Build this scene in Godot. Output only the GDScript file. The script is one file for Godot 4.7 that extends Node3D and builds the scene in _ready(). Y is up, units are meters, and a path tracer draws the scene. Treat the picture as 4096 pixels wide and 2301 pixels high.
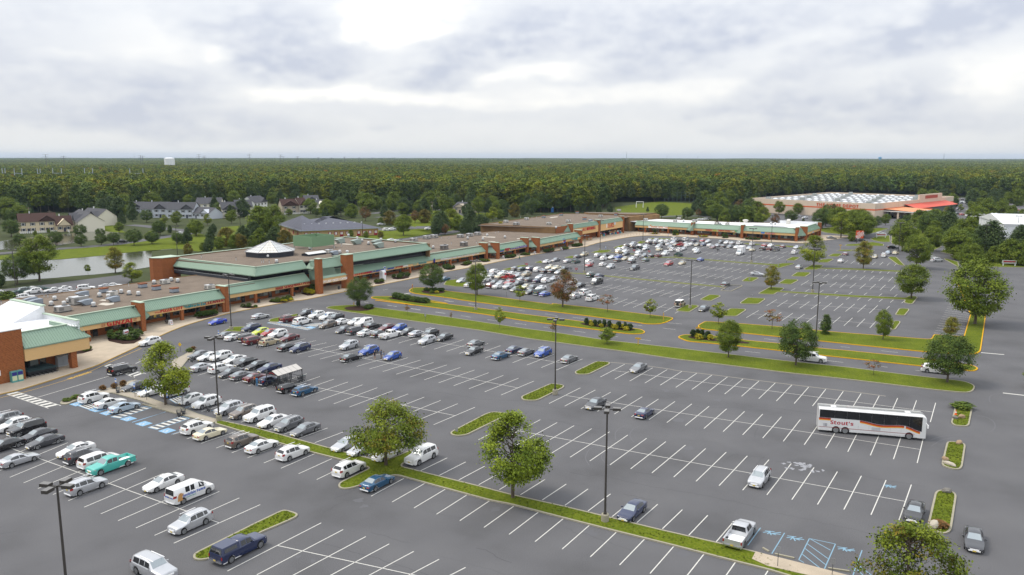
extends Node3D
# A shopping plaza seen from 38 m up. World: camera stands over the origin, looks along -z; metres.
# Photo pixels are turned into ground positions through the camera; each letter names a window of the photograph (x0, y0, scale).
const F:=3200.0
const CX:=2048.0
const CY:=1150.5
const HOR:=626.0
const EYE:=38.0
const WIN:={"A": [0,1600,.4844],"B": [1024,1600,.4844],"C": [2048,1600,.4844],"D": [3072,1600,.4844],"E": [0,1200,.3455],"F": [700,1200,.3455],
	"G": [1400,1200,.3455],"Q": [2100,1200,.3455],"R": [2700,1200,.3455],"S": [3396,1200,.3455],"H": [0,960,.2765],"I": [600,900,.2765],"J": [1200,900,.2765],
	"K": [1750,800,.2903],"L": [2300,800,.2903],"M": [2850,800,.2903],"N": [3400,750,.3456],"O": [0,560,.3882],"P": [1000,560,.3882],"T": [2000,560,.3882],
	"U": [2900,560,.4643],"V": [1900,900,.1747],"X": [2300,900,.1747],"Y": [2700,900,.1747],"Z": [1850,1000,.2329],"W": [0,0,1.59]}
var pitch:=atan((CY-HOR)/F)
var rng:=RandomNumberGenerator.new()
var mats:={}
var used:={}
const STALL := 33.0            # degrees from -z towards +x: the way every stall line runs
# frame of the plaza buildings: s along the shop fronts, n out towards the car park
const SN_O:=Vector3(-70.4,0,-193.7)
const SN_A:=56.7

func ray(px: float,py: float) -> Vector3:
	var u:=(px-CX)/F
	var v:=(py-CY)/F
	return Vector3(u,-v*cos(pitch)-sin(pitch),-cos(pitch)+v*sin(pitch))

func g(w: String,x: float,y: float,h:=0.0) -> Vector3:
	var a=WIN[w]
	var d:=ray(a[0]+x*a[2],a[1]+y*a[2])
	var t:=(h-EYE)/d.y
	return Vector3(d.x*t,h,d.z*t)

func gp(w: String, xy: Array, h := 0.0) -> PackedVector2Array:   # window points, flat list x, y, x, y ... ; a string in between changes the window
	var out:=PackedVector2Array()
	var k:=0
	while k<xy.size():
		if xy[k] is String:
			w=xy[k]
			k+=1
			continue
		var p:=g(w,xy[k],xy[k+1],h)
		out.append(Vector2(p.x,p.z))
		k+=2
	return out

func sn(s: float,n: float,y:=0.0) -> Vector3:
	var a:=deg_to_rad(SN_A)
	return SN_O+Vector3(cos(a)*s+sin(a)*n,y,-sin(a)*s+cos(a)*n)

func heading(deg: float) -> Vector3:
	return Vector3(sin(deg_to_rad(deg)),0,-cos(deg_to_rad(deg)))

func numbered(called: String) -> String:
	var n: int=used.get(called,-1)+1
	used[called]=n
	return called if n==0 else "%s_%03d" % [called,n]

func thing(called: String,label: String,category: String,at:=Vector3.ZERO,turn:=0.0,group:="") -> Node3D:
	var o:=Node3D.new()
	o.name=numbered(called)
	add_child(o)
	o.position=at
	o.rotation.y=turn
	tag(o,label,category,group)
	return o

func tag(o: Node,label: String,category: String,group:="",kind:="") -> Node:
	if label: o.set_meta("label",label)
	if category: o.set_meta("category",category)
	if group: o.set_meta("group",group)
	if kind: o.set_meta("kind",kind)
	return o

func part(called: String,m: Mesh,material: Material,parent: Node=null,at:=Vector3.ZERO,turn:=0.0) -> MeshInstance3D:
	var o:=MeshInstance3D.new()
	o.mesh=m
	if material: o.material_override=material
	if parent:
		o.name=called
		parent.add_child(o,true)
	else:
		o.name=numbered(called)
		add_child(o)
	o.position=at
	o.rotation.y=turn
	return o

func struct(called: String,m: Mesh,material: Material,at:=Vector3.ZERO) -> MeshInstance3D:
	var o:=part(called,m,material,null,at)
	o.set_meta("kind","structure")
	return o

func copy(o: Node3D,at: Vector3,turn: float,label:="",group:="") -> Node3D:
	var c: Node3D=o.duplicate()
	c.name=numbered(String(o.name).trim_suffix("_"+String(o.name).get_slice("_",String(o.name).get_slice_count("_")-1)) if String(o.name).right(3).is_valid_int() else String(o.name))
	add_child(c)
	c.position=at
	c.rotation.y=turn
	if label: c.set_meta("label",label)
	if group: c.set_meta("group",group)
	return c

# ---- materials: colours are linear base colours
func lin(r: float,gr: float,b: float) -> Color:
	return Color(r,gr,b).linear_to_srgb()

func mat(key: String,c:=Color(1,1,1),rough:=0.8,metal:=0.0,spec:=0.5) -> StandardMaterial3D:
	if mats.has(key): return mats[key]
	var m:=StandardMaterial3D.new()
	m.resource_name=key
	m.albedo_color=c
	m.roughness=rough
	m.metallic=metal
	m.metallic_specular=spec
	mats[key]=m
	return m

func noise_tex(seed_: int,freq: float,lo: Color,hi: Color,size:=512,octaves:=4,kind:=FastNoiseLite.TYPE_SIMPLEX_SMOOTH,mid=null) -> NoiseTexture2D:
	var n:=FastNoiseLite.new()
	n.seed=seed_
	n.noise_type=kind
	n.frequency=freq
	n.fractal_octaves=octaves
	var t:=NoiseTexture2D.new()
	t.width=size
	t.height=size
	t.seamless=true
	t.noise=n
	var r:=Gradient.new()
	r.set_color(0,lo)
	r.set_color(1,hi)
	if mid: r.add_point(mid[0],mid[1])
	t.color_ramp=r
	return t

# grain: a fine pattern repeating every `fine` metres times a coarse one repeating every `coarse` metres
func grained(key: String,c: Color,rough: float,fine: float,amount: float,coarse:=0.0,camount:=0.0,freq:=0.05,seed_:=1,spec:=0.3) -> StandardMaterial3D:
	if mats.has(key): return mats[key]
	var m:=mat(key,c,rough,0.0,spec)
	var a:=1.0-amount
	m.albedo_texture=noise_tex(seed_,freq,lin(a,a,a),Color(1,1,1),512,5)
	m.uv1_triplanar=true
	m.uv1_world_triplanar=true
	m.uv1_scale=Vector3.ONE/fine
	if coarse>0.0:
		var b:=1.0-camount
		m.detail_enabled=true
		m.detail_blend_mode=BaseMaterial3D.BLEND_MODE_MUL
		m.detail_albedo=noise_tex(seed_+7,0.012,lin(b,b,b),Color(1,1,1),512,6)
		m.detail_uv_layer=BaseMaterial3D.DETAIL_UV_2
		m.uv2_triplanar=true
		m.uv2_world_triplanar=true
		m.uv2_scale=Vector3.ONE/coarse
	return m

# ---- mesh building: flat-shaded faces collected into one mesh
class Shape:
	var v:=PackedVector3Array()
	var n:=PackedVector3Array()
	var c:=PackedColorArray()
	var col:=Color(1,1,1)
	var colored:=false
	func tri(a: Vector3,b: Vector3,d: Vector3) -> void:
		var nn:=(d-a).cross(b-a).normalized()
		v.append(a); v.append(b); v.append(d)
		n.append(nn); n.append(nn); n.append(nn)
		if colored:
			c.append(col); c.append(col); c.append(col)
	func quad(a: Vector3,b: Vector3,d: Vector3,e: Vector3) -> void:
		tri(a,b,d)
		tri(a,d,e)
	func box(at: Vector3,size: Vector3,b:=Basis.IDENTITY) -> void:
		var h:=size/2.0
		var p:=[]
		for k in 8:
			p.append(at+b*Vector3(h.x if k & 1 else -h.x,h.y if k & 2 else -h.y,h.z if k & 4 else -h.z))
		for q in [[0,2,3,1],[4,5,7,6],[0,1,5,4],[2,6,7,3],[0,4,6,2],[1,3,7,5]]:
			quad(p[q[0]],p[q[1]],p[q[2]],p[q[3]])
	func span(a: Vector3, b: Vector3) -> void:        # box from corner to corner
		box((a+b)/2.0,(b-a).abs())
	func prism(poly: PackedVector2Array, y0: float, y1: float, bottom := false) -> void:   # poly in x, z
		var idx:=Geometry2D.triangulate_polygon(poly)
		var up:=not Geometry2D.is_polygon_clockwise(poly)
		for k in range(0,idx.size(),3):
			var a:=poly[idx[k]]; var b:=poly[idx[k+1]]; var d:=poly[idx[k+2]]
			if (b-a).cross(d-a)<0.0:
				var s:=b; b=d; d=s
			tri(Vector3(a.x,y1,a.y),Vector3(b.x,y1,b.y),Vector3(d.x,y1,d.y))
			if bottom: tri(Vector3(a.x,y0,a.y),Vector3(d.x,y0,d.y),Vector3(b.x,y0,b.y))
		if y1-y0>0.0001:
			for k in poly.size():
				var a:=poly[k]; var b:=poly[(k+1) % poly.size()]
				if not up:
					var s:=a; a=b; b=s
				quad(Vector3(a.x,y0,a.y),Vector3(b.x,y0,b.y),Vector3(b.x,y1,b.y),Vector3(a.x,y1,a.y))
	func side(poly: PackedVector2Array, x0: float, x1: float) -> void:      # poly in z, y; extruded along x
		var idx:=Geometry2D.triangulate_polygon(poly)
		for k in range(0,idx.size(),3):
			for x in [x0,x1]:
				tri(Vector3(x,poly[idx[k]].y,poly[idx[k]].x),Vector3(x,poly[idx[k+1]].y,poly[idx[k+1]].x),Vector3(x,poly[idx[k+2]].y,poly[idx[k+2]].x))
		for k in poly.size():
			var a:=poly[k]; var b:=poly[(k+1) % poly.size()]
			quad(Vector3(x0,a.y,a.x),Vector3(x1,a.y,a.x),Vector3(x1,b.y,b.x),Vector3(x0,b.y,b.x))
	func tube(a: Vector3,b: Vector3,r0: float,r1: float,sides:=8,caps:=true) -> void:
		var d:=(b-a).normalized()
		var x:=d.cross(Vector3.UP if absf(d.y)<0.95 else Vector3.RIGHT).normalized()
		var z:=x.cross(d)
		for k in sides:
			var p:=TAU*k/sides; var q:=TAU*(k+1)/sides
			var e:=x*cos(p)+z*sin(p); var f:=x*cos(q)+z*sin(q)
			quad(a+e*r0,a+f*r0,b+f*r1,b+e*r1)
			if caps:
				tri(b,b+e*r1,b+f*r1)
				tri(a,a+f*r0,a+e*r0)
	func lathe(at: Vector3, prof: Array, sides := 14) -> void:       # prof: [radius, height] from the bottom
		for k in sides:
			var p:=TAU*k/sides; var q:=TAU*(k+1)/sides
			for j in prof.size()-1:
				var a=prof[j]; var b=prof[j+1]
				quad(at+Vector3(cos(p)*a[0],a[1],sin(p)*a[0]),at+Vector3(cos(q)*a[0],a[1],sin(q)*a[0]),at+Vector3(cos(q)*b[0],b[1],sin(q)*b[0]),at+Vector3(cos(p)*b[0],b[1],sin(p)*b[0]))
	func ribbon(path: PackedVector2Array,w: float,y: float,closed:=false) -> void:
		var nn:=path.size()
		for k in (nn if closed else nn-1):
			var a:=path[k]; var b:=path[(k+1) % nn]
			var t:=(b-a).normalized().orthogonal()*w/2.0
			quad(Vector3(a.x-t.x,y,a.y-t.y),Vector3(b.x-t.x,y,b.y-t.y),Vector3(b.x+t.x,y,b.y+t.y),Vector3(a.x+t.x,y,a.y+t.y))
	func mesh() -> ArrayMesh:
		var m:=ArrayMesh.new()
		if v.is_empty(): return m
		var a:=[]
		a.resize(Mesh.ARRAY_MAX)
		a[Mesh.ARRAY_VERTEX]=v
		a[Mesh.ARRAY_NORMAL]=n
		if colored: a[Mesh.ARRAY_COLOR]=c
		m.add_surface_from_arrays(Mesh.PRIMITIVE_TRIANGLES,a)
		return m

func rounded(p: PackedVector2Array, r := 1.2, steps := 4) -> PackedVector2Array:     # corners cut to arcs
	var out:=PackedVector2Array()
	var nn:=p.size()
	for k in nn:
		var a:=p[(k+nn-1) % nn]; var b:=p[k]; var d:=p[(k+1) % nn]
		var ra:=minf(r,a.distance_to(b)*0.45); var rb:=minf(r,b.distance_to(d)*0.45)
		var s:=b+(a-b).normalized()*ra; var e:=b+(d-b).normalized()*rb
		for j in steps+1:
			var t:=float(j)/steps
			out.append(s.lerp(b,t).lerp(b.lerp(e,t),t))
	return out

func clean(p: PackedVector2Array) -> PackedVector2Array:
	var out:=PackedVector2Array()
	for q in p:
		if out.is_empty() or out[-1].distance_to(q)>0.02: out.append(q)
	if out.size()>2 and out[0].distance_to(out[-1])<0.02: out.remove_at(out.size()-1)
	return out

func box_mesh(size: Vector3) -> ArrayMesh:
	var s:=Shape.new()
	s.box(Vector3.ZERO,size)
	return s.mesh()

func _ready() -> void:
	rng.seed=20210
	camera_and_light()
	print("ground"); ground()
	print("rows"); stall_rows()
	print("islands"); islands()
	print("shops"); shops()
	print("cars"); cars()
	print("trees"); trees()
	print("details"); details()
	print("far"); far()

func camera_and_light() -> void:
	var cam:=Camera3D.new()
	cam.name="camera"
	add_child(cam)
	cam.position=Vector3(0,EYE,0)
	cam.rotation.x=-pitch
	cam.rotation.z=deg_to_rad(0.06)
	cam.fov=rad_to_deg(2.0*atan(CY/F))
	cam.near=0.5
	cam.far=40000.0
	cam.current=true
	var sun:=DirectionalLight3D.new()
	sun.name="sun"
	add_child(sun)
	sun.light_energy=0.45
	sun.light_angular_distance=18.0
	sun.light_color=Color(1.0,0.96,0.9)
	sun.shadow_enabled=true
	sun.look_at_from_position(Vector3.ZERO,Vector3(0.62,-0.85,0.12))
	var w:=WorldEnvironment.new()
	w.name="air"
	var e:=Environment.new()
	e.background_mode=Environment.BG_SKY
	e.tonemap_mode=Environment.TONE_MAPPER_LINEAR
	e.tonemap_exposure=1.38
	e.sdfgi_enabled=true
	e.ssao_enabled=true
	e.ssil_enabled=true
	e.fog_enabled=true
	e.fog_mode=Environment.FOG_MODE_EXPONENTIAL
	e.fog_density=0.00005
	e.fog_light_color=Color(0.80,0.89,1.0)
	var sky:=Sky.new()
	var pm:=PanoramaSkyMaterial.new()
	pm.panorama=ImageTexture.create_from_image(sky_picture(2400))
	sky.sky_material=pm
	e.sky=sky
	w.environment=e
	add_child(w)

# an overcast sky: pale cover with long grey-blue cloud banks and bright thin places; the same kind of noise all round
func sky_picture(wide: int) -> Image:
	var tall:=wide/2
	var im:=Image.create(wide,tall,false,Image.FORMAT_RGBF)
	im.fill(Color(0.48,0.50,0.52))
	var a:=FastNoiseLite.new(); a.seed=5; a.frequency=1.0; a.fractal_octaves=5; a.noise_type=FastNoiseLite.TYPE_SIMPLEX_SMOOTH
	var b:=FastNoiseLite.new(); b.seed=9; b.frequency=1.0; b.fractal_octaves=6; b.noise_type=FastNoiseLite.TYPE_SIMPLEX_SMOOTH; b.fractal_gain=0.55
	# banks: place in the photograph (x, y in overview pixels), half sizes, lean, weight (+ dark, - bright)
	var banks:=[[745,130,150,85,.12,1.0],[720,180,120,40,0,.55],[485,205,120,32,.1,.7],[640,60,190,60,0,.35],[1060,203,130,26,-.1,1.15],[1200,140,200,45,-.35,.75],[1440,70,330,60,-.12,.7],
		[1720,128,230,42,-.2,.95],[1950,40,330,45,-.1,.6],[2300,92,250,48,-.22,1.1],[2480,60,160,60,-.1,.7],[2000,262,120,42,.05,1.1],[2310,215,90,40,-.2,.8],[2270,262,110,30,0,.7],[2330,310,200,18,0,.6],
		[470,312,270,34,.05,1.0],[345,270,75,24,0,.8],[435,238,80,22,0,.7],[150,205,230,50,.1,.6],[80,80,160,60,0,.45],[1900,322,100,14,0,.5],[960,317,30,8,0,.5],[1800,278,60,9,0,.6],[60,300,110,14,0,.4],
		[985,50,140,55,-.1,-1.5],[880,95,90,25,-.2,-.6],[900,228,260,26,.05,-.9],[700,236,200,18,0,-.6],[1330,185,220,16,-.08,-.7],[2480,165,130,70,0,-.7],[1600,232,330,26,0,-.5],[2150,165,120,24,0,-.4],
		[545,140,40,14,0,-.7],[290,100,150,40,0,-.4],[150,140,60,12,0,-.5],[1250,262,220,14,0,-.4],[330,360,600,26,0,-.15],[1500,340,700,30,0,-.15]]
	var pb:=[]
	for k in banks:
		var d:=ray(k[0]*1.59,k[1]*1.59).normalized()
		pb.append([atan2(d.x,-d.z),asin(d.y),k[2]*1.59/F,k[3]*1.59/F,k[4],k[5]])
	for j in tall/2:
		var el:=PI*(0.5-(j+0.5)/tall)
		var step:=1 if el<0.42 else 4
		if step==4 and j % 4: continue
		var se:=sin(el)
		var i:=0
		while i<wide:
			var az := wrapf(TAU * (i + 0.5) / wide, -PI, PI)      # the picture's left edge lies along -z
			# cloud sheet a kilometre up: its pattern crowds towards the horizon
			var t:=1.0/(se+0.07)
			var x:=sin(az)*t; var z:=cos(az)*t
			var n3:=b.get_noise_3d(az*10.0,el*30.0,8.0)
			var n4:=b.get_noise_3d(az*26.0,el*60.0,20.0)
			var thick:=0.0
			if absf(az)<0.75 and el<0.42:
				var wx:=az+n3*0.035+n4*0.010
				var wy:=el+a.get_noise_3d(az*8.0,el*20.0,3.0)*0.012+n4*0.004
				for p in pb:
					var dx: float=(wx-p[0])/p[2]
					if absf(dx)<1.5:
						var dy: float=(wy-p[1]+p[4]*(wx-p[0]))/p[3]
						var r:=dx*dx+dy*dy
						if r<2.2:
							var f:=1.0-r/2.2
							thick+=p[5]*f*f*(3.0-2.0*f)
				thick=(thick if thick<0.0 else 1.25*(1.0-exp(-0.8*thick)))*(0.85+0.75*n4+0.35*n3)+0.16*n3+0.10*n4
			else:
				thick=0.8*a.get_noise_2d(x*0.55,z*0.85)+0.4*b.get_noise_3d(x*1.3,z*2.2,3.0)+0.1
			thick=clampf(thick,-1.3,1.25)
			var low:=exp(-el*16.0)
			var base:=Vector3(0.575,0.595,0.625).lerp(Vector3(0.60,0.605,0.60),low)
			var c:=base
			if thick>0.0: c=base.lerp(Vector3(0.365,0.40,0.485),minf(1.0,thick)*0.85*(1.0-0.6*low))
			else: c=base.lerp(Vector3(0.80,0.785,0.74),minf(1.0,-thick))
			c *= 0.97 + 1.15 * se       # an overcast sky grows brighter towards the zenith
			var col:=Color(c.x,c.y,c.z)
			if step==1: im.set_pixel(i,j,col)
			else: im.fill_rect(Rect2i(i,j,4,4),col)
			i+=step
	return im

func ground() -> void:
	var earth:=grained("forest_floor",lin(.085,.105,.035),1.0,9.0,.5,130.0,.4,.05,3)
	var s:=Shape.new()
	var far_:=13000.0
	s.quad(Vector3(-far_,0,400),Vector3(-far_,0,-far_),Vector3(far_,0,-far_),Vector3(far_,0,400))
	struct("ground",s.mesh(),earth,Vector3(0,-0.12,0))
	# asphalt of the car parks and of the service yard behind the shops
	var p:=PackedVector2Array()
	for q in [[-175,-15],[240,-15],[240,-290],[330,-470],[470,-720],[425,-760],[320,-620],[175,-575],[140,-480],[42,-467],[-18,-375],[-69,-301],[-100,-248],[-113,-228]]: p.append(Vector2(q[0],q[1]))
	p.append_array(gp("H",[2000,480,1800,505,1000,607,750,645,0,725,-500,800]))
	s=Shape.new()
	s.prism(clean(p),-0.08,0.0)
	var lot:=struct("parking_lot",s.mesh(),asphalt())
	lots=lot
	cracks(lot)
	# lawns and banks behind the shops, laid just over the ground
	var lawn:=grass_material()
	for L in [["H",[-700,830,-500,790,0,718,750,640,1000,600,1800,498,2170,448,2400,420,"I",0,690,380,440,380,335,0,380,"H",2170,390,1700,470,1380,503,1100,523,800,553,0,603,-700,680]],
			["H",[-700,350,0,290,500,290,880,285,1500,228,1790,192,2170,155,"I",390,348,700,390,1100,330,1340,240,700,128,60,205,"H",1830,62,1500,98,780,155,0,232,-700,300]],
			["J",[1150,60,1500,68,1900,70,2080,88,1700,160,1380,205,440,205,300,130,700,60]],
			["K",[0,480,270,440,420,400,560,330,700,190,300,150,-400,150,-700,330]],
			["T",[1180,690,1640,630,1990,655,1960,760,1640,800,1200,740]],
			["O",[900,900,1160,880,1300,960,900,960]],
			["P",[-300,900,280,860,300,1000,-300,1040]]]:
		struct("lawn",flat(gp(L[0],L[1]),-0.05),lawn)
	# ponds
	var water:=mat("pond_water",lin(.055,.060,.022),0.04,0.0,0.75)
	water.normal_enabled=true
	water.normal_texture=ripple()
	water.normal_scale=0.10
	water.uv1_triplanar=true
	water.uv1_world_triplanar=true
	water.uv1_scale=Vector3.ONE/7.0
	struct("pond_water",flat(gp("H",[-700,690,0,604,800,554,1100,524,1380,504,1700,471,2170,395,"I",30,380,385,345,"H",2170,158,1790,195,1500,231,880,289,500,300,0,300,-700,360]),-0.04),water)
	struct("pond_water",flat(gp("O",[-200,1075,200,1020,560,985,1000,938,1240,960,1100,1010,700,1075,500,1100,-200,1150]),-0.03),water)
	# roads behind the plaza: middle lines and widths
	for r in [["H",[-900,290,0,200,780,138,1500,88,1830,45,"I",60,200,700,110,"O",2000,960,1900,930,1750,925,1500,890,1330,880],7.5],
			["P",[1480,1035,1700,1015,2130,940,2400,880,2300,800,2150,745,1900,755,1300,800],7.0],
			["P",[1250,760,1700,705,2100,725,2600,700],7.0],
			["T",[1640,790,1900,775,2400,800],6.0],
			["P",[1320,930,1600,905,1900,900],16.0]]:
		var path:=gp(r[0],r[1])
		var rs:=Shape.new()
		rs.ribbon(smooth(path),r[2],0.0)
		struct("road",rs.mesh(),asphalt(),Vector3(0,-0.03,0))

var lots: Node3D

func smooth(p: PackedVector2Array,closed:=false,times:=2) -> PackedVector2Array:
	for t in times:
		var o:=PackedVector2Array()
		var nn:=p.size()
		if not closed: o.append(p[0])
		for k in (nn if closed else nn-1):
			var a:=p[k]; var b:=p[(k+1) % nn]
			o.append(a.lerp(b,.25))
			o.append(a.lerp(b,.75))
		if not closed: o.append(p[nn-1])
		p=o
	return p

func flat(p: PackedVector2Array,y: float) -> ArrayMesh:
	var s:=Shape.new()
	s.prism(clean(p),y,y)
	return s.mesh()

func ripple() -> NoiseTexture2D:
	var t:=noise_tex(31,.02,Color.BLACK,Color.WHITE,512,3)
	t.color_ramp=null
	t.as_normal_map=true
	t.bump_strength=6.0
	return t

func asphalt() -> StandardMaterial3D:
	if mats.has("asphalt"): return mats["asphalt"]
	var m:=grained("asphalt",lin(.168,.167,.173),.92,5.5,.42,83.0,.30,.09,11,.3)
	m.detail_albedo.color_ramp.add_point(.42,lin(.86,.86,.87))
	return m

func grass_material() -> StandardMaterial3D:
	if mats.has("grass"): return mats["grass"]
	var m:=mat("grass",Color(1,1,1),1.0,0.0,0.2)
	var t:=noise_tex(21,.035,lin(.075,.100,.012),lin(.200,.205,.034),512,5,FastNoiseLite.TYPE_SIMPLEX_SMOOTH,[.5,lin(.125,.158,.012)])
	m.albedo_texture=t
	m.uv1_triplanar=true
	m.uv1_world_triplanar=true
	m.uv1_scale=Vector3.ONE/7.3
	m.detail_enabled=true
	m.detail_blend_mode=BaseMaterial3D.BLEND_MODE_MUL
	m.detail_albedo=noise_tex(23,.02,lin(.68,.74,.7),Color(1,1,1),512,5)
	m.detail_uv_layer=BaseMaterial3D.DETAIL_UV_2
	m.uv2_triplanar=true
	m.uv2_world_triplanar=true
	m.uv2_scale=Vector3.ONE/41.0
	return m

# ---- painted stall lines: first line (end, end), last line (end, end), how many
func stall_rows() -> void:
	var rows:=[
		["A",[-30,600,560,357],["A",1437,1187,2150,868],12,5,0],
		["A",[1880,1417,"B",540,1018],["B",1290,1610,"B",1733,1385],7,0,3],
		["B",[952,797,1222,650],["C",1143,1433,1338,1210],12,0,4],
		["A",[1663,362,1945,265],["B",352,613,628,487],7,2,1],
		["B",[357,320,592,234],["B",900,470,1130,372],5,8,0],
		["B",[1360,587,1580,480],["C",1690,1170,1836,1000],14,0,0],
		["B",[1838,330,"C",100,140],["D",1085,990,1187,697],20,0,0],
		["Q",[280,1200,642,1018],["D",1235,518,1287,305],20,0,0],
		["Q",[873,893,1155,745],["S",945,1410,1007,1187],20,0,0],
		["F",[1030,560,1510,452],["G",1748,1103,2130,940],19,4,0],
		["F",[1720,355,2090,258],["Q",362,813,667,683],20,0,0],
		["F",[550,937,1080,770],["G",970,1447,1450,1243],15,2,0],
		["L",[297,1235,520,1168],["L",1563,1365,1745,1290],11,8,0],
		["L",[265,1408,470,1330],["L",1230,1540,1400,1447],8,3,1],
		["L",[430,1100,540,1065],["L",1853,1236,1940,1200],13,2,0],
		["L",[495,1040,590,1015],["L",1840,1167,1925,1143],13,0,0],
		["X",[835,1020,1130,945],["Y",1290,1270,1523,1175],16,9,0],
		["X",[1490,897,1755,825],["Y",1665,1105,1878,1018],15,9,0],
		["X",[2083,783,2200,742],["Y",1988,955,2088,907],14,0,0],
		["Y",[790,777,880,750],["Y",2140,875,2230,845],9,0,0],
		["Y",[1018,700,1205,632],["Y",2333,792,2500,717],9,9,0],
		["Y",[1185,570,1340,508],["Y",2438,655,2590,595],9,6,1],
		["R",[1060,65,"M",888,1370],["S",237,150,335,60],10,0,1],
		["R",[827,203,970,120],["S",243,320,332,225],11,0,0],
		["M",[978,1312,1040,1278],["M",1995,1378,2045,1342],8,0,4],
		["M",[1085,1247,1142,1217],["N",515,1262,548,1235],8,0,0],
		["M",[1218,1172,1327,1107],["N",468,1190,528,1130],10,0,1],
		["M",[1400,1063,1490,1007],["N",445,1085,500,1033],9,0,0],
		["M",[1548,970,1600,935],["N",528,997,555,970],10,0,0],
		["M",[1710,865,1775,825],["N",515,903,550,868],9,0,0],
		["S",[985,375,1330,418],["S",1120,118,1390,150],11,0,7]]
	var all:=[]
	var dirs:=Vector2.ZERO
	for r in rows:
		var a:=gp(r[0],r[1])
		var last: Array=r[2]
		var b:=gp(last[0],last.slice(1))
		var n: int=r[3]
		for k in range(-r[4],n+r[5]):
			var t:=float(k)/(n-1)
			all.append([a[0].lerp(b[0],t),a[1].lerp(b[1],t),0.105])
		# long rows get the line that runs down their middle
		if a[0].distance_to(a[1])>8.0:
			var t0:=-float(r[4])/(n-1); var t1:=float(n-1+r[5])/(n-1)
			all.append([a[0].lerp(b[0],t0).lerp(a[1].lerp(b[1],t0),.5),a[0].lerp(b[0],t1).lerp(a[1].lerp(b[1],t1),.5),0.10])
	# lane dashes of the entrance road and stop lines
	for d in [["Q",0,285,12,289],["Q",212,315,355,333],["Q",562,358,702,378],["Q",945,405,1075,425],["Q",1328,455,1457,472],["R",812,593,990,612],["R",1280,643,1400,655],["R",1745,697,1950,720],["S",240,752,450,776],["S",770,810,1000,836],
			["Q",230,162,375,182],["Q",553,200,685,218],["Q",885,240,1010,257],["Q",1232,283,1360,300],["Q",1595,325,1740,342],["R",1035,446,1175,462],["R",1490,495,1640,510],["R",1920,538,2026,548],["S",375,585,570,605],["Q",1640,262,1820,277],
			["G",430,63,540,78],["G",705,100,815,117],["G",988,141,1105,158],["G",1285,183,1400,201],["G",1590,227,1700,245],["G",1905,268,2026,285],["G",1095,8,1200,22],["G",1368,44,1480,60],["G",1655,82,1770,98],["G",1945,120,2026,130],["G",160,28,215,33],
			["J",1265,1162,1398,1184],["J",1603,1212,1742,1234],["J",1757,1053,1888,1072],["J",2090,1097,2170,1108],["J",1960,1263,2100,1283],["J",1200,946,1272,930],["J",930,1115,975,1122],["K",95,1388,222,1405],["K",425,1432,500,1442]]:
		var q:=gp(d[0],d.slice(1))
		all.append([q[0],q[1],0.11])
	for d in [["J",1425,1018,1590,988,.45],["S",1530,605,1800,628,.4],["S",1785,1072,2080,1105,.4],["E",440,1133,1290,880,.13],["E",1570,742,1820,615,.13]]:
		var q:=gp(d[0],d.slice(1,5))
		all.append([q[0],q[1],d[5]])
	var paint:=mat("white_paint",lin(.66,.65,.60),.85)
	paint.albedo_texture=noise_tex(41,.11,lin(.35,.35,.36),Color(1,1,1),256,4,FastNoiseLite.TYPE_SIMPLEX_SMOOTH,[.34,lin(.9,.9,.9)])
	paint.uv1_triplanar=true
	paint.uv1_world_triplanar=true
	paint.uv1_scale=Vector3.ONE/3.7
	var eye:=Vector2.ZERO
	all.sort_custom(func(x,y): return x[0].distance_to(x[1])/(x[0]+x[1]).length_squared()>y[0].distance_to(y[1])/(y[0]+y[1]).length_squared())
	var rest:=Shape.new()
	for k in all.size():
		var q=all[k]
		if k<296:
			var s:=Shape.new()
			var c: Vector2=(q[0]+q[1])/2.0
			s.ribbon(PackedVector2Array([q[0]-c,q[1]-c]),q[2],0.0)
			part("stall_line",s.mesh(),paint,lots,Vector3(c.x,.006,c.y))
		else:
			rest.ribbon(PackedVector2Array([q[0],q[1]]),q[2],.008)
	part("distant_stall_lines",rest.mesh(),paint,lots).set_meta("kind","stuff")
	special_paint(paint)

func paint_poly(called: String,w: String,xy: Array,m: Material,y:=.006) -> void:
	part(called,flat(gp(w,xy),y),m,lots)

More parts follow.
